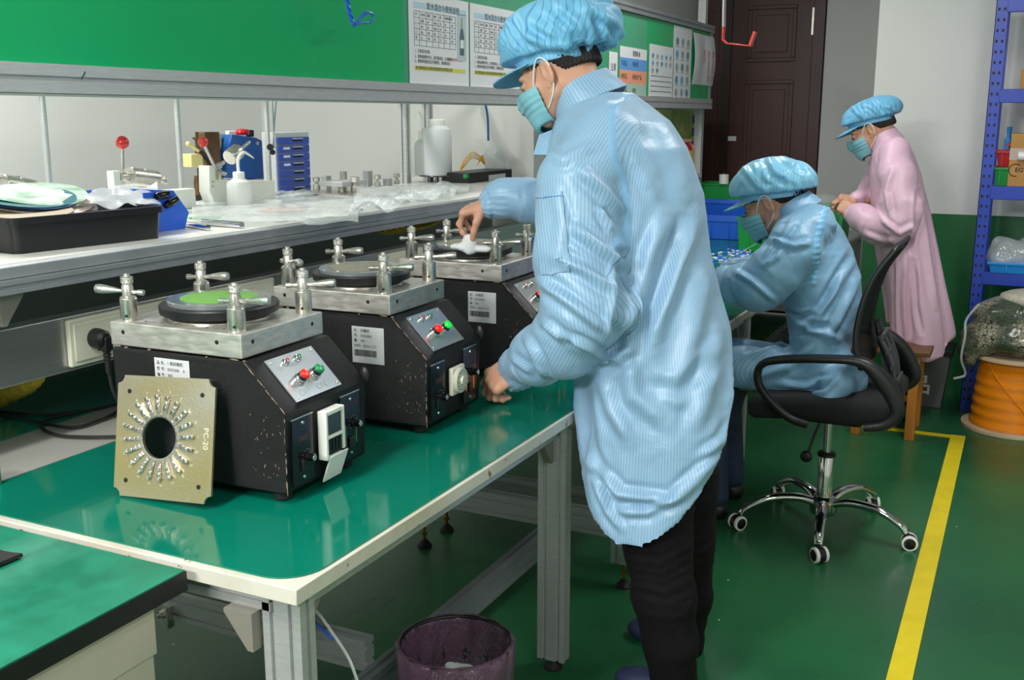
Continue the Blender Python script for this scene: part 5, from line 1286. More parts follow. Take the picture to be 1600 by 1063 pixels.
V = creases(V, F, [([(1395, 265), (1385, 300), (1392, 340)], 4, .010), ([(1380, 345), (1405, 365), (1430, 350)], 4, .010), ([(1435, 300), (1432, 350), (1420, 395)], 4, -.012), ([(1440, 330), (1450, 400), (1462, 480)], 5, .010), ([(1415, 400), (1412, 460), (1416, 530)], 5, .012), ([(1428, 410), (1432, 480), (1440, 520)], 4, -.010), ([(1395, 400), (1394, 470), (1396, 540)], 4, -.010), ([(1350, 365), (1375, 375), (1400, 378)], 4, .007)], 1.5)
hd3 = -hem3(V[:, 0], V[:, 1], V[:, 2]); V = relax_where(V, F, hd3 < .012, 6)
coat3 = obj_from('coat', V, F, m_pinkc, w3, True, 75, attrs={'us': us, 'ut': th*.24, 'w': np.where(np.abs(hd3-.02) < .009, .004, np.where(ds < dt, -1.0, 1.0))})
cc_ = PY(1385, 225, 5.48); axc = np.array([-.50, -.03, .85]); Vc, Fc, u_ = collar(w3, cc_, axc/np.linalg.norm(axc), .086, .074, .055, m_pinkc, gap_dir=(-1, 0, -.5))
obj_from('coat_collar', Vc, Fc, m_pinkc, coat3, False, 60, attrs={'ut': u_, 'us': u_*0, 'w': u_*0+1})
cap_build(w3, R3, c3, [((.01, 0, .078), (.112, .105, .070)), ((-.05, 0, .070), (.105, .108, .068)), ((-.095, .0, .062), (.075, .09, .055))],
          (-.012, .106, .086, .048, .006), (.080, .25, 1.2), m_cap, 12, [([(1330, 165), (1350, 185)], 4, .007), ([(1360, 155), (1385, 180)], 4, -.007), ([(1385, 165), (1403, 175)], 3, .007)])
head_parts(w3, R3, c3)
h4 = hand_mesh([(.8, .8, .4), (.9, .9, .5), (.95, .9, .5), (1.0, .9, .5)], (.5, .8), -1); H4 = place_hand(axes((-.75, .45, .40), (-.5, -.5, .6)), Sn3[-1], h4)
h5 = hand_mesh([(.7, .7, .4), (.8, .9, .5), (.85, .9, .5), (.9, .9, .5)], (.5, .8), 1); H5 = place_hand(axes((-.90, -.35, .10), (-.1, -.3, .95)), Sf3[-1], h5)
hs, hf = head_skin((-.050, 0, -.19)); hs = hs @ R3.T+c3
core = SDF((-.95, 5.0, .0), (-.25, 5.6, 1.36), .016); core.add(Stack([(.52, -.46, 5.48, .07, .12), (.8, -.48, 5.48, .07, .12), (1.05, -.54, 5.48, .06, .10), (1.22, -.58, 5.48, .05, .10), (1.30, -.62, 5.48, .04, .05)]), .03)
for P_ in (Sn3, Sf3):
    for i in range(len(P_)-1): core.add(Cone(P_[i], P_[i+1], .03, .028), .01)
core.add(Cone(R3 @ np.array([-.045, 0, -.17])+c3, (-.56, 5.48, 1.26), .05, .05), .03)
cv, cf = core.mesh(); bv, bf = join_meshes([(cv, cf), (hs, hf), (H4, h4[1]), (H5, h5[1])]); obj_from('body', bv, bf, m_skin, w3, True, 180)
s = SDF((-.62, 5.35, -.01), (-.30, 5.72, .62), .010)
for yy in (5.46, 5.62): s.add(Cone((-.46, yy, .58), (-.47, yy, .08), .075, .052), .02)
v, f = s.mesh(); obj_from('trousers', v, f, m_trouser, w3, True, 180)
for yy in (5.46, 5.62):
    s = SDF((-.72, yy-.06, -.01), (-.38, yy+.06, .12), .007); s.add(Ell((-.47, yy, .035), (.05, .038, .045)), .01); s.add(Ell((-.56, yy, .028), (.08, .042, .034)), .03); s.cut(lambda X, Y, Z: .004-Z+0*X+0*Y)
    v, f = s.mesh(); obj_from('shoe', v, f, m_black, w3, True, 180)
# ================================================================== OFFICE CHAIR
ch = thing('office_chair', 'black mesh office chair with looped armrests and chrome five-star base', 'chair', (-.575, 3.80, 0))
hx, hy = -.575, 3.81
MB().lathe([(.045, .065), (.05, .075), (.048, .115), (.036, .13), (.030, .132)], (hx, hy, 0), n=28).build('hub', m_chrome, ch, True)
MB().lathe([(.027, .125), (.027, .285), (.024, .29)], (hx, hy, 0), n=28).build('gas_cylinder', m_chrome, ch, True)
MB().lathe([(.033, .285), (.033, .297), (.028, .300)], (hx, hy, 0), n=24).build('cylinder_ring', m_black, ch, True)
MB().cyl((hx, hy, .29), (hx, hy, .455), .0155, n=20).build('piston', m_chrome, ch, True)
for k in range(5):
    a = math.radians(-83+72*k); d = np.array([math.cos(a), math.sin(a), 0]); n = np.array([-d[1], d[0], 0])
    P = spl([np.array([hx, hy, .105])+d*.03, np.array([hx, hy, .125])+d*.10, np.array([hx, hy, .120])+d*.20, np.array([hx, hy, .085])+d*.28, np.array([hx, hy, .058])+d*.305], 6)
    t_ = np.gradient(P, axis=0); V = []; F = []; nn = 12
    for i, p in enumerate(P):
        tt = t_[i]/np.linalg.norm(t_[i]); up = np.cross(n, tt)*-1; wd = np.interp(i, [0, len(P)-1], [.024, .015]); ht = np.interp(i, [0, len(P)-1], [.017, .012])
        for q in range(nn): b_ = 2*PI*q/nn; V.append(p+n*wd*math.cos(b_)+up*ht*math.sin(b_))
    for i in range(len(P)-1):
        for q in range(nn): r_ = (q+1) % nn; F.append((i*nn+q, i*nn+r_, (i+1)*nn+r_, (i+1)*nn+q))
    F += [tuple(range(nn))[::-1], tuple(range((len(P)-1)*nn, len(P)*nn))]
    leg = obj_from('leg', V, F, m_chrome, ch, True, 60)
    cpos = np.array([hx, hy, .027])+d*.305; sw = a+[.6, .35, .9, -.4, .5][k]; ax = np.array([-math.sin(sw), math.cos(sw), 0]); fw = np.array([math.cos(sw), math.sin(sw), 0]); cpos = cpos+fw*.012
    cs = MB(); cs.cyl(cpos-ax*.011+np.array([0, 0, 0]), cpos+ax*.011, .026, n=20); cs.cyl(cpos-fw*.012+np.array([0, 0, .02]), cpos-fw*.012+np.array([0, 0, .045]), .008, n=10)
    c_ = cs.build('caster', m_black, leg, True)
    for s_ in (-1, 1):
        MB().lathe([(.0265, 0), (.0275, .001), (.0275, .010), (.020, .012), (.020, .008), (.0265, 0)], cpos+ax*s_*.012, ax*s_, 24, cap=False).build('tyre', m_white_pl, leg, True)
        MB().lathe([(.0205, 0), (.0205, .012), (.015, .014), (.001, .0145)], cpos+ax*s_*.012, ax*s_, 20).build('wheel_cap', m_blk_gloss, leg, True)
lv = MB(); lv.tube([(hx-.02, hy-.01, .44), (hx-.045, hy-.03, .36), (hx-.06, hy-.04, .30)], .005); lv.sphere((hx-.065, hy-.043, .285), (.022, .012, .022), 14, 10); lv.build('height_lever', m_black, ch, True)
m_seatf = mat('black_seat_fabric', '#17171a', .85, bump=.2, bscale=300)
def rbox(name, lo, hi, r, m, parent, res=.012, warp=None):
    lo, hi = np.array(lo), np.array(hi); c = (lo+hi)/2; h = (hi-lo)/2-r; s = SDF(lo-.03, hi+.03, res)
    X = s.ax[0][:, None, None]; Y = s.ax[1][None, :, None]; Z = s.ax[2][None, None, :]
    qx, qy, qz = np.abs(X-c[0])-h[0], np.abs(Y-c[1])-h[1], np.abs(Z-c[2])-h[2]
    s.f = (np.sqrt(np.maximum(qx, 0)**2+np.maximum(qy, 0)**2+np.maximum(qz, 0)**2)+np.minimum(np.maximum(qx, np.maximum(qy, qz)), 0)-r).astype(np.float32)
    V, F = s.mesh()
    if warp: V = warp(V)
    return obj_from(name, V, F, m, parent, parent is not None, 180)
def seatwarp(V):
    V = V.copy(); u = (V[:, 0]+.575)/.25; v = (V[:, 1]-3.80)/.25
    V[:, 2] += -.020*np.clip(-u, 0, 2)**2*1.0+.018*np.clip(u, 0, 2)**2-.012*v**2*0; return V
rbox('seat', (-.82, 3.55, .475), (-.33, 4.05, .56), .035, m_seatf, ch, .009, seatwarp)
rbox('seat_plate', (-.70, 3.66, .445), (-.44, 3.94, .478), .012, m_black, ch, .006)
def ribbon(P, wd, ht, n=14, yax=(0, 1, 0)):
    """loop with flattened section; wd along y"""
    P = np.asarray(P); T = np.gradient(P, axis=0); y = np.array(yax, float); V = []; F = []
    for i, p in enumerate(P):
        t_ = T[i]/np.linalg.norm(T[i]); up = np.cross(t_, y); up /= np.linalg.norm(up)
        w_ = wd[i] if hasattr(wd, '__len__') else wd; h_ = ht[i] if hasattr(ht, '__len__') else ht
        for q in range(n): b_ = 2*PI*q/n; V.append(p+y*w_*math.copysign(abs(math.cos(b_))**.7, math.cos(b_))+up*h_*math.copysign(abs(math.sin(b_))**.7, math.sin(b_)))
    for i in range(len(P)-1):
        for q in range(n): r_ = (q+1) % n; F.append((i*n+q, (i+1)*n+q, (i+1)*n+r_, i*n+r_))
    F += [tuple(range(n)), tuple(range((len(P)-1)*n, len(P)*n))[::-1]]; return V, F
for k, yy in enumerate((3.525, 4.075)):
    pp = [(1262, 664), (1232, 652), (1200, 622), (1184, 594), (1190, 570), (1222, 562), (1290, 561), (1345, 566), (1375, 590), (1396, 622), (1402, 648), (1382, 664), (1350, 668)]
    P = spl([PY(x, y, 3.525) for x, y in pp], 5); P[:, 1] = yy; m_ = len(P); f_ = np.linspace(0, 1, m_)
    wd = np.interp(f_, [0, .3, .45, .6, .8, 1], [.016, .018, .028, .028, .022, .018]); ht = np.interp(f_, [0, .35, .55, .68, .8, 1], [.014, .013, .014, .028, .024, .014])
    V, F = ribbon(P, wd, ht); obj_from('armrest', V, F, m_black, ch, True, 60)
bp_ = [PY(x, y, 3.60) for x, y in ((1345, 575), (1337, 545), (1339, 510), (1350, 468), (1368, 430), (1397, 393))]; bp_ = spl(bp_, 5)
fr_ = MB(); L_, R_2 = bp_.copy(), bp_.copy(); L_[:, 1] = 3.60+.02*np.linspace(0, 1, len(bp_)); R_2[:, 1] = 4.00-.02*np.linspace(0, 1, len(bp_))
loop = np.vstack([L_, [L_[-1]*.97+R_2[-1]*.03+np.array([.004, 0, .008])], [R_2[-1]*.97+L_[-1]*.03+np.array([.004, 0, .008])], R_2[::-1], ])
fr_.tube(loop, .011, 10, closed=True); fr_.build('back_frame', m_black, ch, True)
G = np.array([[L_[i]*(1-t_)+R_2[i]*t_+np.array([.020*math.sin(PI*t_), 0, 0]) for t_ in np.linspace(0, 1, 12)] for i in range(len(L_))])
m_mesh = mat('black_mesh_fabric', '#0e0e10', .8, alpha=.74)
MB().sheet(G[:, ::-1], .003).build('back_mesh', m_mesh, ch, True)
# rear spine and lumbar bracket
sp_ = spl([PY(1392, 662, 3.8), PY(1408, 630, 3.8), PY(1400, 590, 3.8), PY(1380, 540, 3.8), PY(1372, 500, 3.8)], 6); V, F = ribbon(sp_, .05, .010); obj_from('back_spine', V, F, m_black, ch, True, 60)
lb_ = MB()
for dy in (-.06, 0, .06): lb_.tube(spl([PY(1380+dy*40, 520, 3.8)+np.array([.0, dy, 0]), PY(1392, 560, 3.8)+np.array([.01, dy, 0]), PY(1400, 590, 3.8)+np.array([0, dy, 0])], 5), .009, 8)
for zz in (520, 545, 568, 590): p = PY(1378+(zz-520)*.3, zz, 3.8); lb_.cbox(p+np.array([.012, 0, 0]), (.012, .15, .016))
lb_.build('lumbar_bracket', mat('dark_grey_plastic', '#3a3b3e', .45), ch, True)

# ================================================================== STOOL, GREY BIN
m_wood = mat('orange_pine', '#b8742c', .45, var=.15, vscale=4, stretch=(12, 12, 1))
zst = .435
st_ = thing('wooden_stool', 'square wooden stool with pine legs under the pink coat', 'stool', (-.51, 5.24, 0))
MB().box((-.685, 5.085, zst-.022), (-.335, 5.41, zst)).build('seat', mat('brown_stool_top', '#6a4620', .5, var=.1, vscale=5), st_, True, bevel=.004)
for lx, ly, dx in ((-.400, 5.12, 0), (-.645, 5.115, 0), (-.400, 5.385, 0), (-.635, 5.385, 0)):
    MB().box((lx-.022, ly-.018, 0), (lx+.022, ly+.018, zst-.022)).build('leg', m_wood, st_, True, bevel=.002)
s_ = MB(); s_.box((-.63, 5.375, .12), (-.41, 5.395, .15)); s_.build('stretcher', m_wood, st_, True)
gb = thing('waste_bin', 'dark grey tapered waste bin with white character behind the stool', 'bin', (-.36, 5.86, 0))
b0 = MB(); gx0, gx1, gy0, gy1 = PY(1372, 600, 5.72)[0], PY(1482, 600, 5.72)[0], 5.74, 5.98; zt_ = PY(1440, 548, 5.72)[2]
V = [(gx0+.03, gy0+.02, 0), (gx1-.03, gy0+.02, 0), (gx1-.03, gy1-.02, 0), (gx0+.03, gy1-.02, 0), (gx0, gy0, zt_), (gx1, gy0, zt_), (gx1, gy1, zt_), (gx0, gy1, zt_)]
b0.add(V, [(0, 3, 2, 1), (0, 1, 5, 4), (1, 2, 6, 5), (2, 3, 7, 6), (3, 0, 4, 7), (4, 5, 6, 7)]); bi = b0.build('bin_body', mat('grey_bin_plastic', '#6b6c70', .5), gb, True, bevel=.006)
MB().box((gx0-.01, gy0-.01, zt_-.02), (gx1+.01, gy1+.01, zt_+.008)).build('bin_rim', m_black, gb, True, bevel=.004)
V, F = text_mesh('品', .11, .0006, bold=True); p = PY(1437, 603, gy0); MB().add(V, F, LABX, (p[0], gy0+.004, p[2])).build('character', m_white_pl, bi, True, smooth=0)

# ================================================================== BLUE STORAGE RACK AT RIGHT
YR = 5.80
m_bluer = mat('blue_rack_paint', '#2343b4', .35, var=.05, vscale=6)
br = thing('storage_rack', 'blue slotted angle storage rack against the far right wall', 'rack', (.5, YR+.2, 0))
pxl = PY(1510, 640, YR)[0]; zb_ = {k: PY(1575, v, YR)[2] for k, v in {'a': 150, 'b': 302, 'c': 437, 't': 8}.items()}
xL = PY(1553, 20, YR)[0]
def angle_post(x, y, sy, name='post'):
    mb = MB(); mb.box((x, y, 0), (x+.055, y+.003, 2.35)); mb.box((x, min(y, y+sy*.05), 0), (x+.003, max(y, y+sy*.05), 2.35)); o = mb.build(name, m_bluer, br, True)
    h = MB(); z = .06
    while z < 2.3:
        for dx in (.015, .040): h.prism([(x+dx-.004, z-.006), (x+dx+.004, z-.006), (x+dx+.0055, z+.004), (x+dx+.003, z+.008), (x+dx-.003, z+.008), (x+dx-.0055, z+.004)], .001, np.array([[1, 0, 0], [0, 0, -1], [0, 1, 0]], float), (0, y-.0001, 0))
        z += .05
    if sy > 0:
        oo = h.build('slots', m_blackmark, o, True, smooth=0); oo['kind'] = 'stuff'
    return o
xp = (PY(1500, 640, YR)[0]+PY(1556, 5, YR)[0])/2
angle_post(xp, YR, 1); angle_post(xp, YR+.42, -1); angle_post(xp+1.4, YR, 1); angle_post(xp+1.4, YR+.42, -1)
for k, z in zb_.items():
    MB().box((xp+.05, YR-.002, z-.033), (xp+1.4, YR+.02, z+.033)).build('beam', m_bluer, br, True, bevel=.003)
    MB().box((xp+.004, YR+.003, z+.02), (xp+1.4, YR+.41, z+.031)).build('shelf_panel', m_bluer if k != 'a' else mat('grey_shelf_panel', '#7d8084', .5), br, True)
def crate(name, label, lo, hi, m, cat='crate', grp=None, taper=.012, th=.004, rot=0, rim=.012):
    (x0, y0, z0), (x1, y1, z1) = lo, hi; c = np.array([(x0+x1)/2, (y0+y1)/2, z0]); t_ = thing(name, label, cat, tuple(c), rot, grp)
    a, b_, h = (x1-x0)/2, (y1-y0)/2, z1-z0; mb = MB()
    def ring(sx, sy, z): return [(-sx, -sy, z), (sx, -sy, z), (sx, sy, z), (-sx, sy, z)]
    V = ring(a-taper, b_-taper, 0)+ring(a, b_, h)+ring(a-th, b_-th, h)+ring(a-taper-th, b_-taper-th, th)
    F = [(0, 3, 2, 1), (12, 13, 14, 15)]
    for i in range(4):
        j = (i+1) % 4; F += [(i, j, 4+j, 4+i), (4+i, 4+j, 8+j, 8+i), (8+i, 8+j, 12+j, 12+i)]
    mb.add(V, F); mb.build('crate_body', m, t_, False, smooth=0, bevel=.0025)
    r_ = MB()
    for (u0, u1, v0, v1) in ((-a-.006, a+.006, -b_-.006, -b_+.001), (-a-.006, a+.006, b_-.001, b_+.006), (-a-.006, -a+.001, -b_, b_), (a-.001, a+.006, -b_, b_)): r_.box((u0, v0, h-rim), (u1, v1, h+.001))
    r_.build('rim', m, t_, False, smooth=0, bevel=.002)
    for u in (-.5, 0, .5): MB().box((u*a*1.2-.003, -b_-.004, .01), (u*a*1.2+.003, -b_+.004, h-rim)).build('rib', m, t_, False, smooth=0)
    return t_
m_cg = mat('green_crate_plastic', '#0f9440', .35); m_cr = mat('red_crate_plastic', '#c01822', .35); m_cb = mat('blue_crate_plastic', '#1c5fcf', .35); m_clb = mat('sky_blue_crate', '#1f8fe0', .35)
zsb = zb_['b']+.031
def AT(x, y, Y=YR+.05): return PY(x, y, Y)
x0, x1 = AT(1552, 280)[0], AT(1582, 280)[0]; zc1 = AT(1565, 262)[2]; zc2 = AT(1565, 236)[2]
crate('parts_box', 'green plastic box under the red box on the blue rack', (x0, YR+.05, zsb), (x1+.05, YR+.30, zc1), m_cg, 'box')
crate('parts_box', 'red plastic box stacked on the green box on the blue rack', (x0+.003, YR+.055, zc1+.001), (x1+.05, YR+.295, zc2), m_cr, 'box')
crate('parts_box', 'small red plastic box topmost on the red box stack', (x0+.05, YR+.08, zc2+.001), (x1+.04, YR+.25, zc2+.035), m_cr, 'box')
bb = thing('spray_bottle', 'blue bottle standing upright behind the red boxes on the rack', 'bottle', (AT(1573, 230)[0], YR+.33, zsb))
MB().lathe([(.018, 0), (.02, .01), (.02, .22), (.011, .24), (.010, .27)], (0, 0, 0), n=16).build('bottle_body', m_clb, bb); MB().lathe([(.013, .262), (.013, .29)], (0, 0, 0), n=14).build('cap', m_clb, bb)
m_card = mat('brown_cardboard', '#b5864a', .75, var=.05, vscale=10)
cx0 = AT(1577, 250, YR+.03)[0]; cz1 = AT(1590, 209, YR+.03)[2]
cb_ = thing('cardboard_box', 'brown cardboard box with clear tape and a dark round logo on the blue rack', 'box', (cx0+.17, YR+.16, zsb))
bx_ = MB().box((cx0, YR+.03, zsb), (cx0+.34, YR+.29, cz1)).build('carton', m_card, cb_, True, bevel=.003)
V, F = text_mesh('EGY', .03, .0004, 'LEFT', True); p = AT(1590, 266, YR+.03); MB().add(V, F, LABX, (p[0]-.012, YR+.0295, p[2])).build('logo_text', m_blackmark, bx_, True, smooth=0)
MB().tube([p+np.array([-.01+.030*math.cos(a)-.0, -.0005, .030*math.sin(a)]) for a in np.linspace(.9, 5.0, 20)], .0022, 6).build('logo_ring', m_blackmark, bx_, True)
m_film = mat('clear_film', '#e8eef0', .08, alpha=.28, spec=.9)
MB().box((cx0-.001, YR+.0285, AT(1590, 250, YR+.03)[2]), (cx0+.341, YR+.0292, AT(1590, 232, YR+.03)[2])).build('tape', m_film, bx_, True)
p = AT(1598, 244, YR-.01); tag(MB().cyl(p+np.array([-.02, 0, 0]), p+np.array([.12, 0, 0]), .022, n=20).build('white_roll', m_white_pl), 'white roll lying in front of the cardboard box on the blue rack', 'roll')
tag(MB().box((AT(1594, 128)[0], YR+.05, zb_['a']+.031), (AT(1594, 128)[0]+.2, YR+.3, AT(1594, 108)[2])).build('cardboard_box', m_card, bevel=.003), 'small cardboard box on the upper shelf at the right frame edge', 'box')
zcs = zb_['c']+.031; x0 = AT(1543, 430, YR+.0)[0]
bc_ = crate('parts_crate', 'sky blue open crate with plastic bags on the blue rack', (x0, YR-.02, zcs), (x0+.42, YR+.30, AT(1570, 410, YR)[2]), m_clb)
def blob(name, c, r, m, label, cat, seed, amp=.02, sc=20, res=.008, parent=None, flat=True, spikes=0):
    c = np.array(c, float); r = np.array(r, float); s = SDF(c-r*1.35-.01, c+r*1.35+.01, res); s.add(Ell(c, r), .001)
    V, F = s.mesh(); N_ = vnormals(V, F); n1 = noise3(V, sc, seed); ridge = 1-np.abs(noise3(V, sc*.8, seed+3, 2))*3
    V = V+N_*(amp*n1+amp*.6*np.clip(ridge, 0, 1))[:, None]
    if flat: V[:, 2] = np.maximum(V[:, 2], c[2]-r[2]*.8)
    o = obj_from(name, V, F, m, parent, parent is not None, 180 if amp < .015 else 40)
    return tag(o, label, cat) if label else o
m_bag = mat('clear_bag', '#d8dee0', .12, alpha=.45, spec=.9, bump=.4, bscale=25)
blob('plastic_bag', AT(1578, 408, YR+.14)+np.array([.05, 0, .03]), (.15, .11, .08), m_bag, 'crumpled clear plastic bag heaped in the sky blue crate', 'bag', 3, .03, 22)
# cable spool, netted bag
sx_, sy_ = .075, 5.17+.13
spc = PZ(1500, 655, 0); sr = .30; scx, scy = .085, 5.50
sr = .235; scx, scy = .035, 5.565
m_spoolw = mat('plywood', '#cdb394', .6, var=.08, vscale=8)
def cablem():
    m = mat('yellow_cable', '#f2940e', .4, spec=.5); N = m.node_tree.nodes; L = m.node_tree.links; b = N['Principled BSDF']
    return m
m_ycab = cablem()
so = thing('cable_spool', 'wooden spool wound with orange yellow cable on the floor at right', 'spool', (scx, scy, 0)); scy_ = scy
MB().lathe([(sr, 0), (sr, .018)], (scx, scy, 0), n=64).build('spool_flange', m_spoolw, so, True, bevel=.002); zs2 = .355
MB().lathe([(sr-.015, zs2), (sr-.015, zs2+.018)], (scx, scy, 0), n=64).build('spool_flange', m_spoolw, so, True, bevel=.002)
prof = [];nw = 62
for k in range(nw*6+1):
    z = .018+(zs2-.018)*k/(nw*6); rr0 = (.192-.02*((z-.018)/(zs2-.018))); prof.append((rr0+.0028*abs(math.sin(PI*k/6))+.003*math.sin(k*.11), z))
MB().lathe(prof, (scx, scy, 0), n=72, cap=False).build('wound_cable', m_ycab, so, True)
an = np.linspace(-2.35, -1.2, 22); zz = np.linspace(.34, .10, 22); MB().tube([(scx+(.200-.02*(z/.4))*math.cos(a), scy+(.200-.02*(z/.4))*math.sin(a), z) for a, z in zip(an, zz)], .0028, 6).build('loose_turn', m_ycab, so, True)
def net_mat():
    m = mat('netted_bag_cloth', '#4b5a44', .7); N = m.node_tree.nodes; L = m.node_tree.links; b = N['Principled BSDF']; tc = N.new('ShaderNodeTexCoord')
    v = N.new('ShaderNodeTexVoronoi'); v.feature = 'DISTANCE_TO_EDGE'; v.inputs['Scale'].default_value = 62; L.new(tc.outputs['Object'], v.inputs[0])
    lt = N.new('ShaderNodeMath'); lt.operation = 'LESS_THAN'; lt.inputs[1].default_value = .07; L.new(v.outputs[0], lt.inputs[0])
    n = N.new('ShaderNodeTexNoise'); n.inputs['Scale'].default_value = 5; L.new(tc.outputs['Object'], n.inputs[0]); r = N.new('ShaderNodeValToRGB'); r.color_ramp.elements[0].position = .42; r.color_ramp.elements[1].position = .56
    r.color_ramp.elements[0].color = lin('#3f4f3a'); r.color_ramp.elements[1].color = lin('#a39c86'); L.new(n.outputs[0], r.inputs[0])
    mx = N.new('ShaderNodeMixRGB'); L.new(lt.outputs[0], mx.inputs[0]); L.new(r.outputs[0], mx.inputs[1]); mx.inputs[2].default_value = lin('#26281f'); L.new(mx.outputs[0], b.inputs['Base Color'])
    b.inputs['Coat Weight'].default_value = .6; b.inputs['Coat Roughness'].default_value = .15; return m
nb_ = thing('netted_bag', 'large netted sack in clear wrap lying on the orange cable spool', 'bag', (scx, scy, zs2+.02))
s = SDF((scx-.42, scy-.36, .30), (scx+.45, scy+.36, .84), .010)
s.add(Ell((scx, scy-.02, .46), (.27, .21, .10)), .001); s.add(Ell((scx+.08, scy, .57), (.24, .20, .11)), .05); s.add(Ell((scx-.20, scy-.10, .40), (.075, .07, .09)), .05); s.add(Ell((scx-.10, scy-.02, .57), (.13, .13, .06)), .05)
s.cut(lambda X, Y, Z: np.where((X-scx)**2+(Y-scy)**2 < .235**2, zs2+.02-Z, .30-Z))
V, F = s.mesh(); N_ = vnormals(V, F); V = V+N_*(.008*noise3(V, 14, 5)+.010*np.clip(1-np.abs(noise3(V, 10, 8, 2))*5, 0, 1)*-1)[:, None]; obj_from('sack', V, F, net_mat(), nb_, True, 180)
s = SDF((scx-.2, scy-.3, .56), (scx+.42, scy+.3, .82), .010); s.add(Ell((scx+.10, scy, .645), (.21, .17, .05)), .001); V, F = s.mesh(); N_ = vnormals(V, F); V = V+N_*(.010*noise3(V, 18, 2))[:, None]; obj_from('white_liner', V, F, mat('pale_beige_fibre', '#b7b3a4', .8, var=.15, vscale=60), nb_, True, 180)
MB().tube(spl([PY(1530, 475, scy-.25), PY(1510, 500, scy-.25), PY(1508, 525, scy-.27), PY(1502, 560, scy-.25), PY(1508, 585, scy-.2), PY(1490, 592, scy-.22)], 8), .006, 6).build('drawstring', m_bag, nb_, True)

# ================================================================== FAR BENCH ITEMS
def fb(px0, px1, pyb, pyt, Y, depth, zbase): 
    a = PY(px0, pyb, Y); b_ = PY(px1, pyb, Y); t_ = PY((px0+px1)/2, pyt, Y); return (a[0], Y, zbase), (b_[0], Y+depth, t_[2])
crate('parts_crate', 'green open crate on the far bench behind the connectors', *fb(1150, 1252, 392, 342, 5.95, .34, .752), m_cg)
crate('parts_crate', 'front blue crate on the far bench beside the standing coat', *fb(1066, 1156, 372, 343, 6.45, .3, .752), m_cb)
crate('parts_crate', 'rear blue crate above the other crates on the far bench', *fb(1085, 1194, 345, 316, 6.80, .22, .86), m_cb)
tag(MB().box((PY(1085, 345, 6.8)[0]+.01, 6.81, .752), (PY(1194, 345, 6.8)[0]-.01, 7.0, .855)).build('parts_box', m_cg, bevel=.004), 'low green box supporting the rear blue crate', 'box')
crate('parts_crate', 'topmost green crate with white roll on the far bench', *fb(1085, 1190, 330, 288, 7.06, .3, .752), m_cg)
p = PY(1133, 287, 7.1); r_ = thing('white_roll', 'small white tape roll standing on the topmost green crate', 'roll', tuple(p)); ztop_ = PY(1137, 288, 7.06)[2]
MB().cyl((p[0], 7.062, ztop_+.002), (p[0], 7.062, ztop_+.065), .032, n=24).build('roll_body', m_white_pl, r_, True); MB().cyl((p[0], 7.062, ztop_+.066), (p[0], 7.062, ztop_+.070), .012, n=16).build('roll_core', m_card, r_, True)
crate('parts_crate', 'green crate partly hidden beside the pink sleeve', *fb(1268, 1318, 345, 322, 6.3, .3, .752), m_cg)
blob('plastic_bag', PY(1290, 318, 6.45), (.09, .08, .05), mat('thin_clear_bag', '#dfe4e4', .1, alpha=.28, spec=.9), 'clear plastic bag on the green crate beside the pink worker', 'bag', 8, .02, 24)
ty_ = thing('clear_tray', 'clear plastic tray tilted beside the connectors under the seated worker face', 'tray', tuple(PZ(1180, 392, .76)))
a_, b_ = PZ(1150, 398, .76), PZ(1190, 375, .84); MB().sheet([[a_*(1-u)+b_*u+np.array([0, .12*v, 0]) for v in np.linspace(0, 1, 4)] for u in np.linspace(0, 1, 5)], .003).build('tray_sheet', m_film, ty_, True)
p = PZ(1185, 384, .752); wc = thing('white_cup', 'small white cup beside the connectors on the far bench', 'cup', tuple(p)); MB().lathe([(.035, 0), (.043, .085), (.040, .085), (.033, .004), (.001, .004)], (0, 0, 0), n=24).build('cup_body', m_white_pl, wc)
# small connectors
m_conb = mat('blue_connector', '#2a7fe0', .3); m_conw = mat('white_connector', '#e6eaf0', .35)
proto = thing('connector', 'small blue and white fibre connector loose on the far bench', 'connector', (0, 0, 0), 0, 'fibre connectors spread on the far bench')
o = MB().box((-.018, -.006, 0), (.010, .006, .010)).build('connector_body', m_conb, proto, bevel=.0015); o2 = MB().box((.010, -.004, .001), (.024, .004, .008)).build('ferrule', m_conw, proto); o3 = MB().cyl((-.036, 0, .005), (-.018, 0, .005), .003, .005, 8).build('boot', m_conw, proto)
rg = random.Random(11); parts_ = list(proto.children); first = True; taken = []
while len(taken) < 78:
    if rg.random() < .72: x_, y_ = rg.gauss(1165, 26), rg.gauss(404, 6)
    else: x_, y_ = rg.uniform(1125, 1185), rg.uniform(426, 440)
    if not (1118 < x_ < 1215 and 392 < y_ < 445): continue
    p = PZ(x_, y_, .7505)
    if p[0] > -.99 or any((p[0]-a)**2+(p[1]-b)**2 < .0006 and rg.random() < .9 for a, b in taken): continue
    taken.append((p[0], p[1]))
    if first: r_ = proto; first = False
    else:
        r_ = proto.copy(); COL.objects.link(r_)
        for c_ in parts_: d_ = c_.copy(); COL.objects.link(d_); d_.parent = r_
    r_.location = (p[0], p[1], .7503); r_.rotation_euler = (0, 0, rg.uniform(0, 6.28)); r_.scale = (1.15,)*3
p = PZ(1155, 434, .752); tag(MB().box((p[0]-.04, p[1]-.012, .7505), (p[0]+.04, p[1]+.012, .762), Rz(0), None).build('yellow_clip', mat('yellow_plastic', '#e8c81a', .35), bevel=.003), 'yellow plastic piece among the blue connectors near the seated sleeve', 'clip')
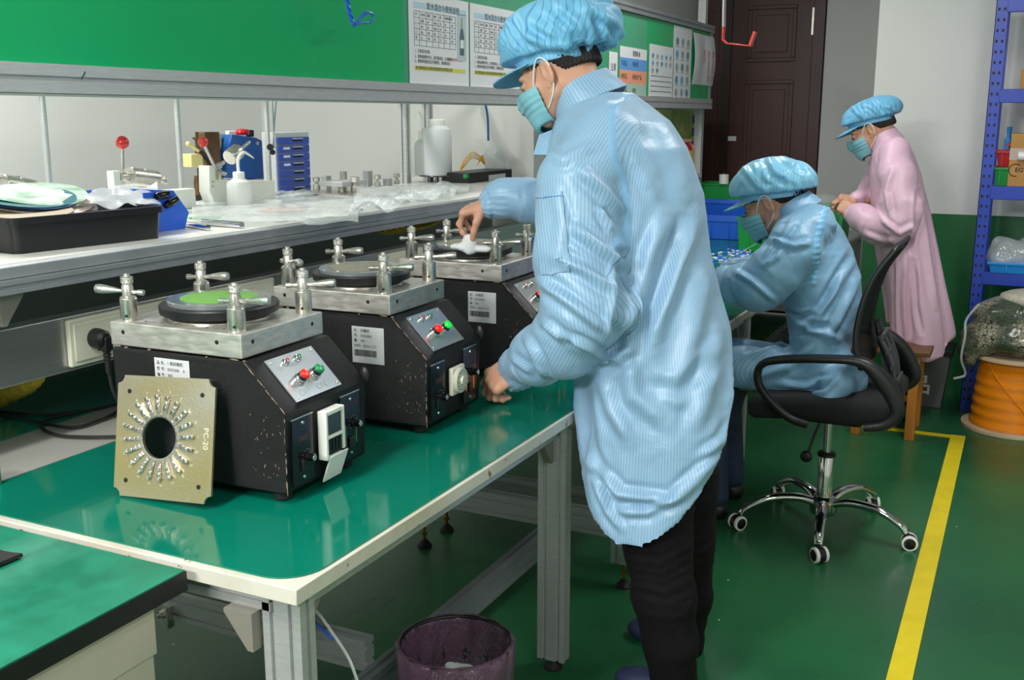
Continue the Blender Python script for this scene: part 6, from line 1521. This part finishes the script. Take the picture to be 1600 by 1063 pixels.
# end shelf behind the board end
ze = PX(1095, 268, -2.0)[2]
MB().box((-2.32, 6.2, ze-.03), (-1.96, YE-.09, ze)).build('end_shelf', m_white_pl, rk, True)
def tin(px0, px1, py0, py1, Xp, nm, label, m, cat):
    a, b_ = PX(px0, py1, Xp), PX(px1, py0, Xp); t_ = thing(nm, label, cat, ((Xp-.05), (a[1]+b_[1])/2, ze)); return t_, a, b_
t_, a, b_ = tin(1076, 1096, 213, 262, -2.0, 'red_canister', 'red canister with yellow label on the shelf at the rack end', m_red, 'canister')
cyy = (a[1]+b_[1])/2; rc_ = (b_[1]-a[1])/2
hcan = PX(1085, 222, -2.0)[2]-ze; MB().lathe([(rc_*.9, 0), (rc_*.9, hcan*.85), (rc_*.75, hcan)], (-2.0-rc_, cyy, ze), n=28).build('can_body', m_red, t_, True); MB().lathe([(rc_*.92, hcan*.12), (rc_*.92, hcan*.72)], (-2.0-rc_, cyy, ze), n=28, cap=False).build('can_label', mat('yellow_label', '#dcae50', .4), t_, True); MB().lathe([(rc_*.8, hcan), (rc_*.8, hcan*1.1)], (-2.0-rc_, cyy, ze), n=24).build('can_lid', mat('pink_lid', '#eeb0a0', .4), t_, True)
ya, yb_ = PX(1066, 190, -2.12)[1], PX(1088, 190, -2.12)[1]; zt3 = PX(1075, 172, -2.12)[2]
gbx = thing('printed_box', 'yellow green printed box with blue marks behind the red canister', 'box', (-2.2, (ya+yb_)/2, ze)); MB().box((-2.28, ya-.25, ze), (-2.12, yb_, zt3)).build('carton', mat('yellow_green_carton', '#c3cf6a', .5, col2='#7fae70', vscale=6), gbx, True)
mk = MB(); 
for k in range(4): mk.box((-2.1195, yb_-.10, zt3-.09-.085*k), (-2.118, yb_-.03, zt3-.035-.085*k))
mk.build('blue_marks', mat('navy_print', '#2848a0', .5), gbx, True)

# ================================================================== BLUE CRATE AT THE BENCH END, WIRES
crate('tall_crate', 'tall blue crate at the bench joint behind the farthest machine', (-1.50, 3.14, .752), (-1.10, 3.50, 1.10), mat('deep_blue_crate', '#1558b0', .35))
tag(MB().tube(spl([PY(822, 352, 3.0), PY(838, 350, 2.98), PY(843, 385, 2.98), PY(838, 420, 2.98), PY(843, 448, 2.98)], 8), .0035, 8).build('white_lanyard', m_loop), 'white cord hanging before the tall blue crate', 'cord')
tag(MB().tube(spl([PY(486, 948, 1.6), PY(500, 962, 1.6), PY(520, 990, 1.55), PY(545, 1030, 1.5), PY(560, 1070, 1.5)], 8), .003, 8).build('white_wire', m_loop), 'thin white wire hanging behind the near bench leg', 'wire')
tag(MB().tube(spl([PY(478, 955, 1.62), PY(492, 972, 1.62), PY(508, 988, 1.6), PY(520, 1000, 1.6)], 8), .003, 8).build('blue_wire', cb), 'thin blue wire curling behind the near bench leg', 'wire')

# ================================================================== WASTE BASKET
wc_ = np.array([-1.105, 1.965, 0]); R0, R1_, Hb = .098, .130, .30
wb = thing('waste_basket', 'dark mesh waste basket lined with thin purple bag on the floor', 'waste basket', tuple(wc_))
def mesh_mat():
    m = mat('black_wire_mesh', '#1c191d', .5); N = m.node_tree.nodes; L = m.node_tree.links; b = N['Principled BSDF']; tc = N.new('ShaderNodeTexCoord')
    v = N.new('ShaderNodeTexVoronoi'); v.inputs['Scale'].default_value = 170; v.feature = 'F1'; L.new(tc.outputs['Object'], v.inputs[0]); g = N.new('ShaderNodeMath'); g.operation = 'GREATER_THAN'; g.inputs[1].default_value = .40; L.new(v.outputs[0], g.inputs[0]); L.new(g.outputs[0], b.inputs['Alpha']); return m
MB().lathe([(R0, .004), (R1_, Hb)], (0, 0, 0), n=64, cap=False).build('basket_wall', mesh_mat(), wb); MB().lathe([(R0, 0), (R0, .006)], (0, 0, 0), n=48).build('basket_base', m_black, wb)
MB().tube([(R1_*math.cos(a), R1_*math.sin(a), Hb) for a in np.linspace(0, 2*PI, 64, False)], .005, 8, closed=True).build('basket_rim', m_black, wb)
m_liner = mat('purple_bag_film', '#86607e', .12, alpha=.5, spec=.8, bump=.3, bscale=20)
G = []
prf = [(R0*.5, .03), (R0*.93, .05), (R1_*.90, .2), (R1_*.965, Hb-.01), (R1_+.001, Hb+.008), (R1_+.009, Hb-.002), (R1_+.007, Hb-.05), (R1_+.002, Hb-.10)]
for i, (r_, z_) in enumerate(prf): G.append([((r_+(.003*math.sin(a*13+i)+.003*math.sin(a*29+2*i))*(1 if i != 4 else .3))*math.cos(a), (r_+.003*math.sin(a*13+i))*math.sin(a), z_+(.006*math.sin(a*9)+.008*math.sin(a*17) if i == 7 else 0)) for a in np.linspace(0, 2*PI, 120)])
MB().grid(G).build('bag_liner', m_liner, wb, smooth=180)
blob('crumpled_tissue', wc_+np.array([-.0, .0, .16]), (.075, .065, .07), mat('tissue_paper', '#d8dcd8', .9), 'crumpled white tissue inside the waste basket', 'tissue', 4, .022, 40, .006, flat=False)

# ================================================================== THINGS ON THE SHELF
def B(x, y, X): return PX(x, y, X)
zsh = zs+.0005
# black tray
A_, B_2 = PZ(24, 399, zs), PZ(258, 372, zs); A_ = A_; dY = B_2-A_; Lt = np.linalg.norm(dY[:2]); ang = math.atan2(dY[1], dY[0]); tw = .30; th_ = .082
tt = thing('black_tray', 'long black plastic tray piled with discs and sheets on the white shelf', 'tray', (A_[0], A_[1], zs), ang)
m_tray = mat('black_tray_plastic', '#0c0d12', .4)
def rr4(x0, x1, y0, y1, r, n=5):
    P = []
    for (cx, cy, k) in ((x1-r, y0+r, 0), (x1-r, y1-r, 1), (x0+r, y1-r, 2), (x0+r, y0+r, 3)):
        for q in range(n): a = -PI/2+k*PI/2+q/(n-1)*PI/2; P.append((cx+r*math.cos(a), cy+r*math.sin(a)))
    return P
def bintray(Lx, Wy, H, th=.003, r=.02, ta=.006):
    o0 = rr4(ta, Lx-ta, ta, Wy-ta, r); o1 = rr4(0, Lx, 0, Wy, r); i1 = rr4(th, Lx-th, th, Wy-th, r*.9); i0 = rr4(ta+th, Lx-ta-th, ta+th, Wy-ta-th, r*.9); n = len(o0)
    V = [(x, y, 0) for x, y in o0]+[(x, y, H) for x, y in o1]+[(x, y, H) for x, y in i1]+[(x, y, th) for x, y in i0]
    F = [tuple(range(n))[::-1], tuple(range(3*n, 4*n))]
    for a in range(3):
        for i in range(n): j = (i+1) % n; F.append((a*n+i, a*n+j, (a+1)*n+j, (a+1)*n+i))
    return V, F
V, F = bintray(Lt, tw, th_); MB().add(V, F).build('tray_body', m_tray, tt)
V, F = bintray(Lt+.012, tw+.012, .016, .007, .023, 0); MB().add(V, F, None, (-.006, -.006, th_-.014)).build('tray_rim', m_tray, tt)
ctr = np.array([A_[0], A_[1], zs])+np.array([math.cos(ang)*Lt*.3-math.sin(ang)*tw*.5, math.sin(ang)*Lt*.3+math.cos(ang)*tw*.5, 0])
def disc(name, px, py, X, r, tilt, m, label, cat='disc', thk=.004, rx=1.0, grp=None, az=0.):
    c = PX(px, py, X); Rm = Rz(az) @ Ry(tilt) @ Rx(.04); mb = MB(); mb.lathe([(r*.995, 0), (r, .0005), (r, thk), (r*.99, thk+.0003)], (0, 0, 0), n=56); V = np.concatenate(mb.V) @ Rm.T; V[:, 2] += .010*((V[:, 1]/r)**2)*(.3 if thk > .006 else 1); V = V+c
    return tag(obj_from(name, V, mb.F, m, None, smooth=40), label, cat, grp)
disc('backing_disc', 18, 346, -2.22, .118, .02, mat('dark_brown_board', '#2c1a16', .5), 'dark brown round board lowest in the black tray', 'disc', .010)
disc('backing_disc', 30, 337, -2.22, .125, .03, mat('beige_board', '#b9aa93', .6), 'beige round board with grey face above the dark board in the tray', 'disc', .007)
disc('film_sheet', 75, 330, -2.25, .12, .07, mat('pale_pink_film', '#e6d8d6', .5), 'lower pale pink round sheet in the tray pile', 'film sheet', .0014)
disc('film_sheet', 60, 323, -2.27, .13, .10, mat('pale_pink_film_b', '#ead9d2', .5), 'upper pale pink round sheet curling to the right in the tray pile', 'film sheet', .0014)
disc('film_sheet', 40, 316, -2.29, .125, .09, mat('deep_blue_film', '#10528c', .35), 'deep blue round sheet beneath the green ones', 'film sheet', .0014)
disc('film_sheet', 34, 311, -2.30, .13, .12, mat('teal_film', '#147078', .3), 'teal round sheet high in the tray pile', 'film sheet', .0014)
disc('film_sheet', 50, 305, -2.31, .135, .15, mat('green_film', '#7da88a', .3, col2='#dfe8e4', vscale=14), 'mottled green and white wrapped sheet topmost in the tray pile', 'film sheet', .0014)
def crumple(name, quad, X, m, label, cat, seed, amp=.012, nx=26, ny=18, sc=28, z0=None, smooth=50):
    """thin crumpled film laid between four picked points"""
    q = [PX(x, y, XX) if z0 is None else PZ(x, y, z0) for x, y, XX in quad]; G = []
    for i in range(ny):
        v = i/(ny-1); row = []
        for j in range(nx): u = j/(nx-1); row.append((q[0]*(1-u)+q[1]*u)*(1-v)+(q[3]*(1-u)+q[2]*u)*v)
        G.append(row)
    G = np.array(G); f = G.reshape(-1, 3); n1 = noise3(f, sc, seed, 3); rd = np.abs(noise3(f, sc*.7, seed+7, 3)); h = amp*(1.2-2.6*rd)+amp*.4*n1
    G[..., 2] += np.maximum(h, 0.0).reshape(ny, nx)+(.001 if z0 else 0); return tag(MB().sheet(G, .0006).build(name, m, smooth=smooth), label, cat)
m_film2 = mat('wrinkled_film', '#dfe6e6', .13, alpha=.34, spec=.9, bump=.5, bscale=30)
m_film3 = mat('milky_film', '#cdd2d6', .25, alpha=.7, spec=.7, bump=.4, bscale=25)
crumple('wrapping_film', [(120, 334, -2.16), (252, 330, -2.10), (246, 292, -2.30), (150, 305, -2.34)], None, m_film3, 'crumpled translucent wrap over the right end of the black tray', 'film', 4, .02)
# blue parts bin
q0 = PZ(250, 364, zs); bl = thing('parts_bin', 'bright blue open parts bin lying behind the black tray', 'bin', (q0[0], q0[1], zs))
mb_ = mat('bright_blue_bin', '#2d6be8', .35)
y0_, y1_ = PX(163, 300, q0[0]-.16)[1], PX(303, 350, q0[0])[1]; x0_, x1_ = q0[0]-.24, q0[0]-.02; zt_ = PX(290, 290, x0_+.1)[2]
b1 = MB(); P = [(y0_, zs), (y1_-.02, zs), (y1_+.0, zs+.045), (y1_-.055, zt_), (y0_, zt_)]
Rp = np.array([[0, 0, 1], [1, 0, 0], [0, 1, 0]], float)
b1.prism(P, .004, Rp, (x1_, 0, 0)); b1.build('bin_wall', mb_, bl, True); MB().prism(P, .004, Rp, (x0_, 0, 0)).build('bin_wall', mb_, bl, True)
MB().box((x0_, y0_, zs), (x1_, y1_-.02, zs+.004)).build('bin_floor', mb_, bl, True)
e = MB(); e.add([(x0_, y1_, zs+.045), (x1_+.004, y1_, zs+.045), (x1_+.004, y1_-.055, zt_), (x0_, y1_-.055, zt_), (x0_, y1_-.004, zs+.045), (x1_, y1_-.004, zs+.045), (x1_, y1_-.059, zt_), (x0_, y1_-.059, zt_)], [(0, 1, 2, 3), (4, 7, 6, 5), (0, 4, 5, 1), (3, 2, 6, 7), (1, 5, 6, 2), (0, 3, 7, 4)]); e.build('bin_wall', mb_, bl, True)
# black tool handles, white strips
for k, (a, b_) in enumerate((((244, 307), (262, 303)), ((258, 322), (276, 311)))):
    p, q = PX(*a, -2.13), PX(*b_, -2.13); d = (q-p); tag(MB().lathe([(.007, 0), (.010, .004), (.011, np.linalg.norm(d)*.7), (.0095, np.linalg.norm(d))], p, d, 16).build('tool_handle', m_blk_gloss), ('upper black tool handle poking from the film', 'lower black tool handle beside the blue bin')[k], 'tool handle')
# steel rods
for k, (a, b_, r_) in enumerate((((284, 349), (325, 356), .0085), ((318, 347), (378, 352), .0095))):
    p, q = PZ(*a, zs+r_), PZ(*b_, zs+r_); tag(MB().cyl(p, q, r_, n=24).build('steel_rod', m_chrome), ('shorter dark steel rod lying right of the blue bin', 'bright steel rod lying nearest the shelf edge')[k], 'rod')
# horizontal cylinders
def hcyl(pa, pb, r, X, parent, name, rod=None, ratio=.35):
    a, b_ = PX(*pa, X), PX(*pb, X); d = (b_-a)/np.linalg.norm(b_-a); L_ = np.linalg.norm(b_-a)
    o = MB().lathe([(r*.95, 0), (r, .002), (r, L_*.48), (r*.97, L_*.49), (r, L_*.5), (r, L_-.002), (r*.95, L_)], a, d, 32).build(name, m_steel, parent, True)
    if rod: MB().lathe([(r*.3, 0), (r*.3, rod*.85), (r*.45, rod*.86), (r*.45, rod)], b_, d, 16).build('rod_end', m_steel, o, True)
    return o
t_ = thing('steel_cylinder', 'horizontal steel cylinder at the left edge behind the tray pile', 'cylinder', tuple(PX(30, 300, -2.5))); hcyl((2, 289), (50, 296), .030, -2.5, t_, 'barrel', .02); MB().box(PX(-30, 281, -2.5)-np.array([.01, 0, 0]), PX(28, 277, -2.5)+np.array([.01, 0, .004])).build('mounting_bar', m_steel, t_, True); MB().box(PX(-30, 300, -2.52)*[1, 1, 0]+[0, 0, zs], PX(-10, 290, -2.48)).build('stand', m_white_pl, t_, True)
def knobrod(t, pball, pbase, X, r=.019):
    a, b_ = PX(*pbase, X), PX(*pball, X); MB().cyl(a, b_, .0055, n=14).build('lever_rod', m_steel, t, True); MB().sphere(b_, r, 24, 16).build('red_ball', m_red, t, True)
XB = -2.62
t_ = thing('toggle_press', 'upright red ball lever with horizontal steel cylinder left of the rods', 'press', tuple(PX(190, 300, XB)))
knobrod(t_, (191, 223), (192, 278), XB, .0215); MB().box((XB-.03, PX(178, 280, XB)[1], zs), (XB+.0, PX(189, 280, XB)[1], PX(185, 267, XB)[2])).build('bracket', m_white_pl, t_, True, bevel=.002)
MB().box((XB-.03, PX(186, 280, XB)[1], zs), (XB+.03, PX(205, 280, XB)[1], zs+.05)).build('base', m_steel, t_, True, bevel=.002)
hcyl((202, 275), (243, 280), .029, XB, t_, 'barrel', .045); c_ = MB(); c_.cyl(PX(189, 276, XB), PX(203, 275, XB), .012, n=16); c_.cyl(PX(201, 268, XB), PX(201, 282, XB), .004, n=8); c_.build('clevis', m_steel, t_, True)
MB().box((XB-.03, PX(250, 290, XB)[1], zs), (XB+.02, PX(298, 290, XB)[1], PX(275, 296, XB)[2])).build('side_block', m_white_pl, t_, True, bevel=.003)
# second press: white bracket
X2 = -2.60; t_ = thing('toggle_press', 'tilted red ball lever on a white bracket beside the wash bottle', 'press', tuple(PX(335, 310, X2)))
P = [(PX(327, 259, X2)[1], PX(327, 259, X2)[2]), (PX(337, 259, X2)[1], PX(337, 259, X2)[2]), (PX(337, 282, X2)[1], PX(337, 282, X2)[2]), (PX(430, 282, X2)[1], PX(430, 282, X2)[2]), (PX(430, 300, X2)[1], zs+.002), (PX(336, 316, X2)[1], zs+.002), (PX(328, 300, X2)[1], PX(328, 300, X2)[2])]
MB().prism(P[::-1][::-1] if False else [P[k] for k in (0, 6, 5, 4, 3, 2, 1)], .05, Rp, (X2-.05, 0, 0)).build('bracket', m_white_pl, t_, True, bevel=.002)
knobrod(t_, (317, 222), (336, 262), X2+.01, .0175); sc = MB()
for y_ in (284, 291): sc.cyl(PX(332, y_, X2), PX(332, y_, X2)+np.array([.004, 0, 0]), .004, n=10)
sc.build('bracket_bolts', m_steel, t_, True)
a, b_ = PX(338, 262, X2), PX(360, 246, X2); MB().lathe([(.010, 0), (.011, .02), (.007, .022), (.007, .045)], a, b_-a, 14).build('link', m_steel, t_, True); a, b_ = PX(358, 247, X2), PX(376, 233, X2); MB().lathe([(.026, 0), (.028, .003), (.028, .055), (.026, .058)], a, b_-a, 28).build('barrel', m_steel, t_, True); MB().cyl(b_, b_+(b_-a)*.8, .006, n=12).build('rod_end', m_steel, t_, True)
c_ = MB(); c_.cyl(PX(344, 264, X2), PX(344, 281, X2), .005, n=10); c_.cyl(PX(340, 268, X2), PX(352, 272, X2), .007, n=10); c_.build('clevis', m_steel, t_, True)
# brown press behind
X3 = -2.82; t_ = thing('brass_press', 'old brown and cream hand press standing against the wall behind the levers', 'press', tuple(PX(315, 310, X3)))
mbz = mat('old_brass', '#6b4f34', .4, .5, var=.2, vscale=20); mcr = mat('cream_enamel', '#d9c98c', .4)
def bx2(px0, px1, py0, py1, X, dx, nm, m, par, bev=.003): a, b_ = PX(px0, py1, X), PX(px1, py0, X); return MB().box((X-dx, a[1], a[2]), (X, b_[1], b_[2])).build(nm, m, par, True, bevel=bev)
bx2(300, 317, 240, 262, X3, .05, 'cream_block', mcr, t_); bx2(323, 343, 206, 262, X3-.05, .05, 'brown_column', mbz, t_); bx2(334, 346, 208, 300, X3-.08, .02, 'cream_plate', mcr, t_)
c_ = MB(); a = PX(309, 214, X3-.02); b_ = PX(309, 240, X3-.02); c_.lathe([(.010, 0), (.012, .01), (.008, .012), (.008, .05), (.018, .055), (.018, .06), (.006, .062), (.006, .08)], b_, (0, 0, 1), 16); c_.lathe([(.02, 0), (.012, .03), (.014, .06), (.010, .09)], PX(310, 312, X3-.02), (0, 0, 1), 16); c_.build('spindle', mbz, t_, True)
c_ = MB(); c_.tube([PX(310, 236, X3), PX(296, 226, X3)], .006); c_.sphere(PX(294, 225, X3), .010, 12, 8); c_.build('cream_lever', mcr, t_, True); c_ = MB(); c_.tube([PX(312, 235, X3), PX(330, 255, X3), PX(333, 268, X3)], [.008, .014, .010]); c_.build('dark_arm', m_black, t_, True)
MB().box((X3-.1, PX(300, 300, X3)[1], zs), (X3+.02, PX(335, 300, X3)[1], zs+.02)).build('base', m_black, t_, True); bx2(323, 331, 262, 320, X3-.05, .04, 'lower_column', m_black, t_)
# wash bottle
def wash_bottle(c, r, h, label, sp=1, liquid=True):
    t_ = thing('wash_bottle', label, 'wash bottle', tuple(c)); mp = bpy.data.materials.get('milky_plastic') or mat('milky_plastic', '#e2e4e2', .35, alpha=.86)
    MB().lathe([(r*.95, 0), (r, .005), (r, h*.68), (r*.93, h*.76), (r*.55, h*.84), (r*.42, h*.86), (r*.42, h*.9)], (0, 0, 0), n=36).build('bottle_body', mp, t_)
    if liquid: MB().lathe([(r*.94, .003), (r*.94, h*.40)], (0, 0, 0), n=30).build('liquid', mat('cloudy_liquid', '#d8d2bc', .3), t_)
    MB().lathe([(r*.46, h*.86), (r*.46, h*1.03), (r*.40, h*1.05), (r*.16, h*1.06)], (0, 0, 0), n=28).build('cap', m_white_pl, t_)
    P = spl([(0, 0, h*1.03), (0, 0, h*1.35), (.0, r*.25*sp, h*1.52), (0, r*.8*sp, h*1.60), (0, r*1.5*sp, h*1.50), (0, r*1.9*sp, h*1.42)], 8); MB().tube(P, np.interp(np.arange(len(P)), [0, len(P)*.6, len(P)-1], [r*.13, r*.12, r*.05]), 10).build('spout', m_white_pl, t_); return t_
cb1 = PX(375, 312, -2.47); wash_bottle((cb1[0], cb1[1], zs), .044, .118, 'milky plastic wash bottle with bent spout before the blue machine')
p = PZ(440, 303, zs); tag(MB().lathe([(.030, 0), (.0305, .002), (.0305, .068), (.029, .070)], p, n=32).build('steel_sleeve', m_steel), 'plain upright steel cylinder right of the wash bottle', 'cylinder')
# blue machine with red knob
X4 = -2.86; t_ = thing('blue_machine', 'blue painted machine with red knob beneath the lever arm on the shelf', 'machine', tuple(PX(385, 300, X4)))
P = [(PX(x, y, X4)[1], PX(x, y, X4)[2]) for x, y in ((363, 210), (355, 240), (354, 278), (415, 280), (414, 222), (400, 215))]
MB().prism(P, .10, Rp, (X4-.10, 0, 0)).build('housing', mat('blue_enamel', '#1658a8', .35), t_, True, bevel=.003)
MB().lathe([(.026, 0), (.030, .01), (.026, .022), (.01, .026)], PX(379, 211, X4-.05), n=24).build('red_knob', m_red, t_, True); bx2(358, 392, 204, 212, X4-.11, .02, 'white_back', m_white_pl, t_); bx2(390, 397, 203, 214, X4-.03, .02, 'clamp', m_black, t_)
MB().cyl(PX(401, 224, X4), PX(401, 224, X4)+np.array([.006, 0, 0]), .008, n=16).build('pivot_bolt', m_steel, t_, True); bx2(372, 418, 278, 292, X4, .08, 'base', m_steel, t_)
t_ = thing('folding_hanger', 'grey two-bar arm hanging from the light rail before the drawer cabinet', 'arm', tuple(PX(428, 150, -2.5))); c_ = MB(); c_.tube([PX(431, 148, -2.5), PX(425, 236, -2.5)], .005); c_.build('bar', m_alu_dull, t_, True); c_ = MB(); c_.tube([PX(424, 148, -2.5), PX(428, 232, -2.5)], .004); c_.build('bar', m_alu_dull, t_, True)
c_ = MB(); c_.cyl(PX(422, 230, -2.52), PX(422, 230, -2.44), .012, n=14); c_.cyl(PX(426, 238, -2.52), PX(426, 238, -2.46), .010, n=14); c_.build('joint', m_black, t_, True)
# blue drawer cabinet
X5 = -2.72; t_ = thing('drawer_cabinet', 'blue mini drawer cabinet with seven drawers on the shelf', 'cabinet', tuple(PX(460, 305, X5)))
a, b_ = PX(437, 305, X5), PX(482, 206, X5); zt_ = b_[2]; yA, yB = a[1], b_[1]
mgy = mat('grey_cabinet', '#c3c6c8', .4); c_ = MB(); c_.box((X5-.07, yA-.01, zs), (X5-.003, yB+.006, zt_)); c_.build('cabinet_body', mgy, t_, True, bevel=.003)
mdr = mat('blue_drawer', '#3a55b8', .3, alpha=.95); hd_ = (zt_-.02-zs)/7
for k in range(7):
    z0_ = zs+k*hd_+.004; d_ = MB().box((X5-.004, yA, z0_), (X5+.004, yB-.003, z0_+hd_-.004)).build('drawer', mdr, t_, True, bevel=.0015)
    W = yB-yA; MB().box((X5+.004, yA+W*.45, z0_+hd_*.35), (X5+.0045, yA+W*.76, z0_+hd_*.68)).build('drawer_recess', m_blackmark, d_, True); MB().box((X5+.004, yA+W*.45, z0_+hd_*.62), (X5+.008, yA+W*.76, z0_+hd_*.74)).build('drawer_pull', mgy, d_, True)
    if 2 < k < 6: MB().box((X5+.004, yA+W*.15, z0_+hd_*.40), (X5+.0048, yA+W*.35, z0_+hd_*.68)).build('drawer_label', m_paper, d_, True)
# polishing jig with thumb screws
t_ = thing('polishing_jig', 'flat steel jig plate with knurled thumb screws on the shelf film', 'jig', tuple(PZ(545, 303, zs)))
q = PZ(548, 300, zs); Rr = MB(); G_ = [(x, y) for x, y in ((485, 299), (500, 304), (545, 307), (585, 305), (640, 296), (630, 291), (560, 289), (500, 293))]; pts = [PZ(x, y, zs+.018) for x, y in G_]
Rr.prism([(p[0], p[1]) for p in pts][::1], .006, None, (0, 0, zs+.015)); Rr.build('jig_plate', m_steel, t_, True)
for x, y, s_ in ((495, 296, 1.), (555, 300, 1.2), (590, 292, 1.), (620, 288, .95)):
    c = PZ(x, y, zs+.021); MB().lathe([(.013*s_, 0), (.014*s_, .002), (.014*s_, .020*s_), (.007*s_, .022*s_), (.007*s_, .030*s_), (.014*s_, .032*s_), (.014*s_, .048*s_), (.011*s_, .050*s_)], c, n=20).build('thumb_screw', m_knurl, t_, True)
for k, (x, y, hh) in enumerate(((510, 296, .055), (535, 299, .022), (537, 290, .060), (575, 290, .062), (606, 290, .03))):
    c = PZ(x, y, zs+.021)
    if k in (1, 2): MB().lathe([(.016, 0), (.016, hh)], c, n=24).build('steel_button', m_steel, t_, True)
    else: MB().cbox(c+np.array([0, 0, hh/2]), (.028, .034, hh)).build('jig_block', m_alu, t_, True, bevel=.001)
MB().box(PZ(505, 291, zs+.045)-np.array([.02, 0, 0]), PZ(570, 288, zs+.045)+np.array([.012, 0, .018])).build('jig_bar', m_alu, t_, True, bevel=.001)
# pinkish round pad beneath film
q = PZ(440, 329, zs); tag(MB().lathe([(.085, 0), (.086, .003), (.084, .004)], (q[0], q[1], zs+.0005), n=48).build('round_pad', mat('salmon_pad', '#d9b8a4', .6)), 'salmon coloured round pad under the clear film on the shelf', 'pad')
q = PZ(320, 341, zs); tag(MB().lathe([(.05, 0), (.05, .002)], (q[0], q[1], zs+.0005), n=40).build('round_pad', mat('leaf_green_pad', '#3fa04a', .5)), 'small green round pad under the film beside the blue bin', 'pad')
crumple('plastic_film', [(300, 352, 0), (560, 352, 0), (560, 306, 0), (300, 318, 0)], None, m_film2, 'wide wrinkled clear film over the middle of the shelf', 'film', 11, .010, 70, 40, 26, zs+.007)
crumple('plastic_film', [(545, 345, 0), (690, 318, 0), (740, 296, 0), (560, 306, 0)], None, m_film2, 'raised wrinkled clear film at the right end of the shelf near the hand', 'film', 17, .030, 60, 36, 20, zs+.002)
crumple('plastic_film', [(390, 310, 0), (500, 308, 0), (520, 296, 0), (440, 298, 0)], None, m_film2, 'small clear film fold behind the salmon pad', 'film', 23, .016, 40, 20, 26, zs+.002)
# bottles on dark disc
q = PZ(686, 284, zs); tag(MB().lathe([(.10, 0), (.101, .002), (.10, .005)], (q[0], q[1], zs+.028), n=56).build('dark_disc', mat('smoky_disc', '#3d4250', .15)), 'smoky dark disc carrying the large white bottle', 'disc'); zd = zs+.0335
dst = thing('disc_stand', 'short steel studs under the smoky dark disc', 'stand', (q[0], q[1], zs))
for a in range(4): MB().cyl((q[0]+.06*math.cos(a*PI/2+.7), q[1]+.06*math.sin(a*PI/2+.7), zs), (q[0]+.06*math.cos(a*PI/2+.7), q[1]+.06*math.sin(a*PI/2+.7), zs+.028), .01, n=12).build('stud', m_steel, dst, True)
dd = 1640/np.linalg.norm(q-_C); bt = thing('white_bottle', 'large white plastic bottle with screw cap on the dark disc', 'bottle', (q[0]+.01, q[1]-.03, zd)); hB = PX(682, 196, q[0])[2]-zd; rB = 22/dd
MB().lathe([(rB*.96, 0), (rB, .006), (rB, hB*.84), (rB*.93, hB*.92), (rB*.62, hB*.985), (rB*.55, hB)], (0, 0, 0), n=48).build('bottle_body', mat('white_hdpe', '#e4e7ea', .35), bt)
MB().lathe([(rB*.58, hB*.99), (rB*.58, hB*1.10), (rB*.5, hB*1.13)], (0, 0, 0), n=36).build('screw_cap', m_white_pl, bt)
w_ = wash_bottle((q[0]-.06, q[1]-.055, zd), .040, .20, 'narrow milky wash bottle behind the large white bottle', sp=-1, liquid=False)
for c_ in w_.children:
    if c_.name.startswith('spout'): c_.scale = (1, .8, .8); c_.location.z = .045
gl = thing('glass_bottle', 'glass bottle with red cap half full beside the large white bottle', 'bottle', (q[0]+.0, q[1]+.075, zd)); mgl = mat('clear_glass', '#e6ecec', .05, alpha=.32, spec=.9)
MB().lathe([(.026, 0), (.028, .004), (.028, hB*.62), (.022, hB*.72), (.011, hB*.82), (.010, hB*.86)], (0, 0, 0), n=32).build('bottle_body', mgl, gl); MB().lathe([(.026, hB*.22), (.026, hB*.60)], (0, 0, 0), n=28).build('paper_label', mat('grey_label', '#a8aca4', .5), gl); MB().lathe([(.014, hB*.80), (.014, hB*.93), (.012, hB*.94)], (0, 0, 0), n=24).build('red_cap', m_red, gl)
# yellow fibre, bag, black box, blue hose
YC = -2.45; myf = mat('yellow_fibre', '#f0b818', .4)
yc = thing('yellow_fibre_coil', 'bundle of thin yellow fibre looping behind the bottles', 'cable', tuple(PX(740, 260, YC)))
for k in range(4): MB().tube(spl([PX(718+k, 268-k, YC), PX(724+2*k, 252+k, YC), PX(738, 238+3*k, YC), PX(752, 246+2*k, YC), PX(758-k, 256, YC), PX(753, 243+k, YC-.02), PX(746, 258, YC)], 8), .0022, 6).build('fibre_strand', myf, yc, True)
blob('plastic_bag', PX(776, 250, -2.5), (.05, .10, .085), m_bag, 'clear plastic bag standing on the black box under the blue hose', 'bag', 15, .02, 22)
bk = thing('black_box', 'black box with grey label on the shelf behind the worker sleeve', 'box', tuple(PX(765, 285, -2.42))); bx2(733, 800, 264, 288, -2.40, .15, 'case', m_black, bk); bx2(764, 790, 271, 285, -2.399, .002, 'grey_label', mgy, bk); bx2(729, 733, 272, 279, -2.40, .02, 'green_tab', m_cg, bk)
for o_ in (bk,): pass
tag(MB().tube(spl([PX(758, 160, -2.5), PX(762, 185, -2.5), PX(763, 220, -2.5)], 6), .006, 10).build('blue_hose', mat('blue_rubber', '#2c5a9a', .4)), 'short blue hose hanging from the soffit above the yellow fibre', 'hose')
# coils under the shelf
cu = thing('cable_coil', 'yellow brown cable coil on the bench beneath the shelf behind the machines', 'cable', tuple(PX(640, 370, -2.2)))
for k in range(5): MB().tube([PX(640, 362, -2.2)+np.array([.02*k-.05, .16*math.cos(a)+.01*k, .025+.03*math.sin(a)+.004*k]) for a in np.linspace(0, 2*PI, 28, False)], .006, 8, closed=True).build('coil_turn', yl, cu, True)
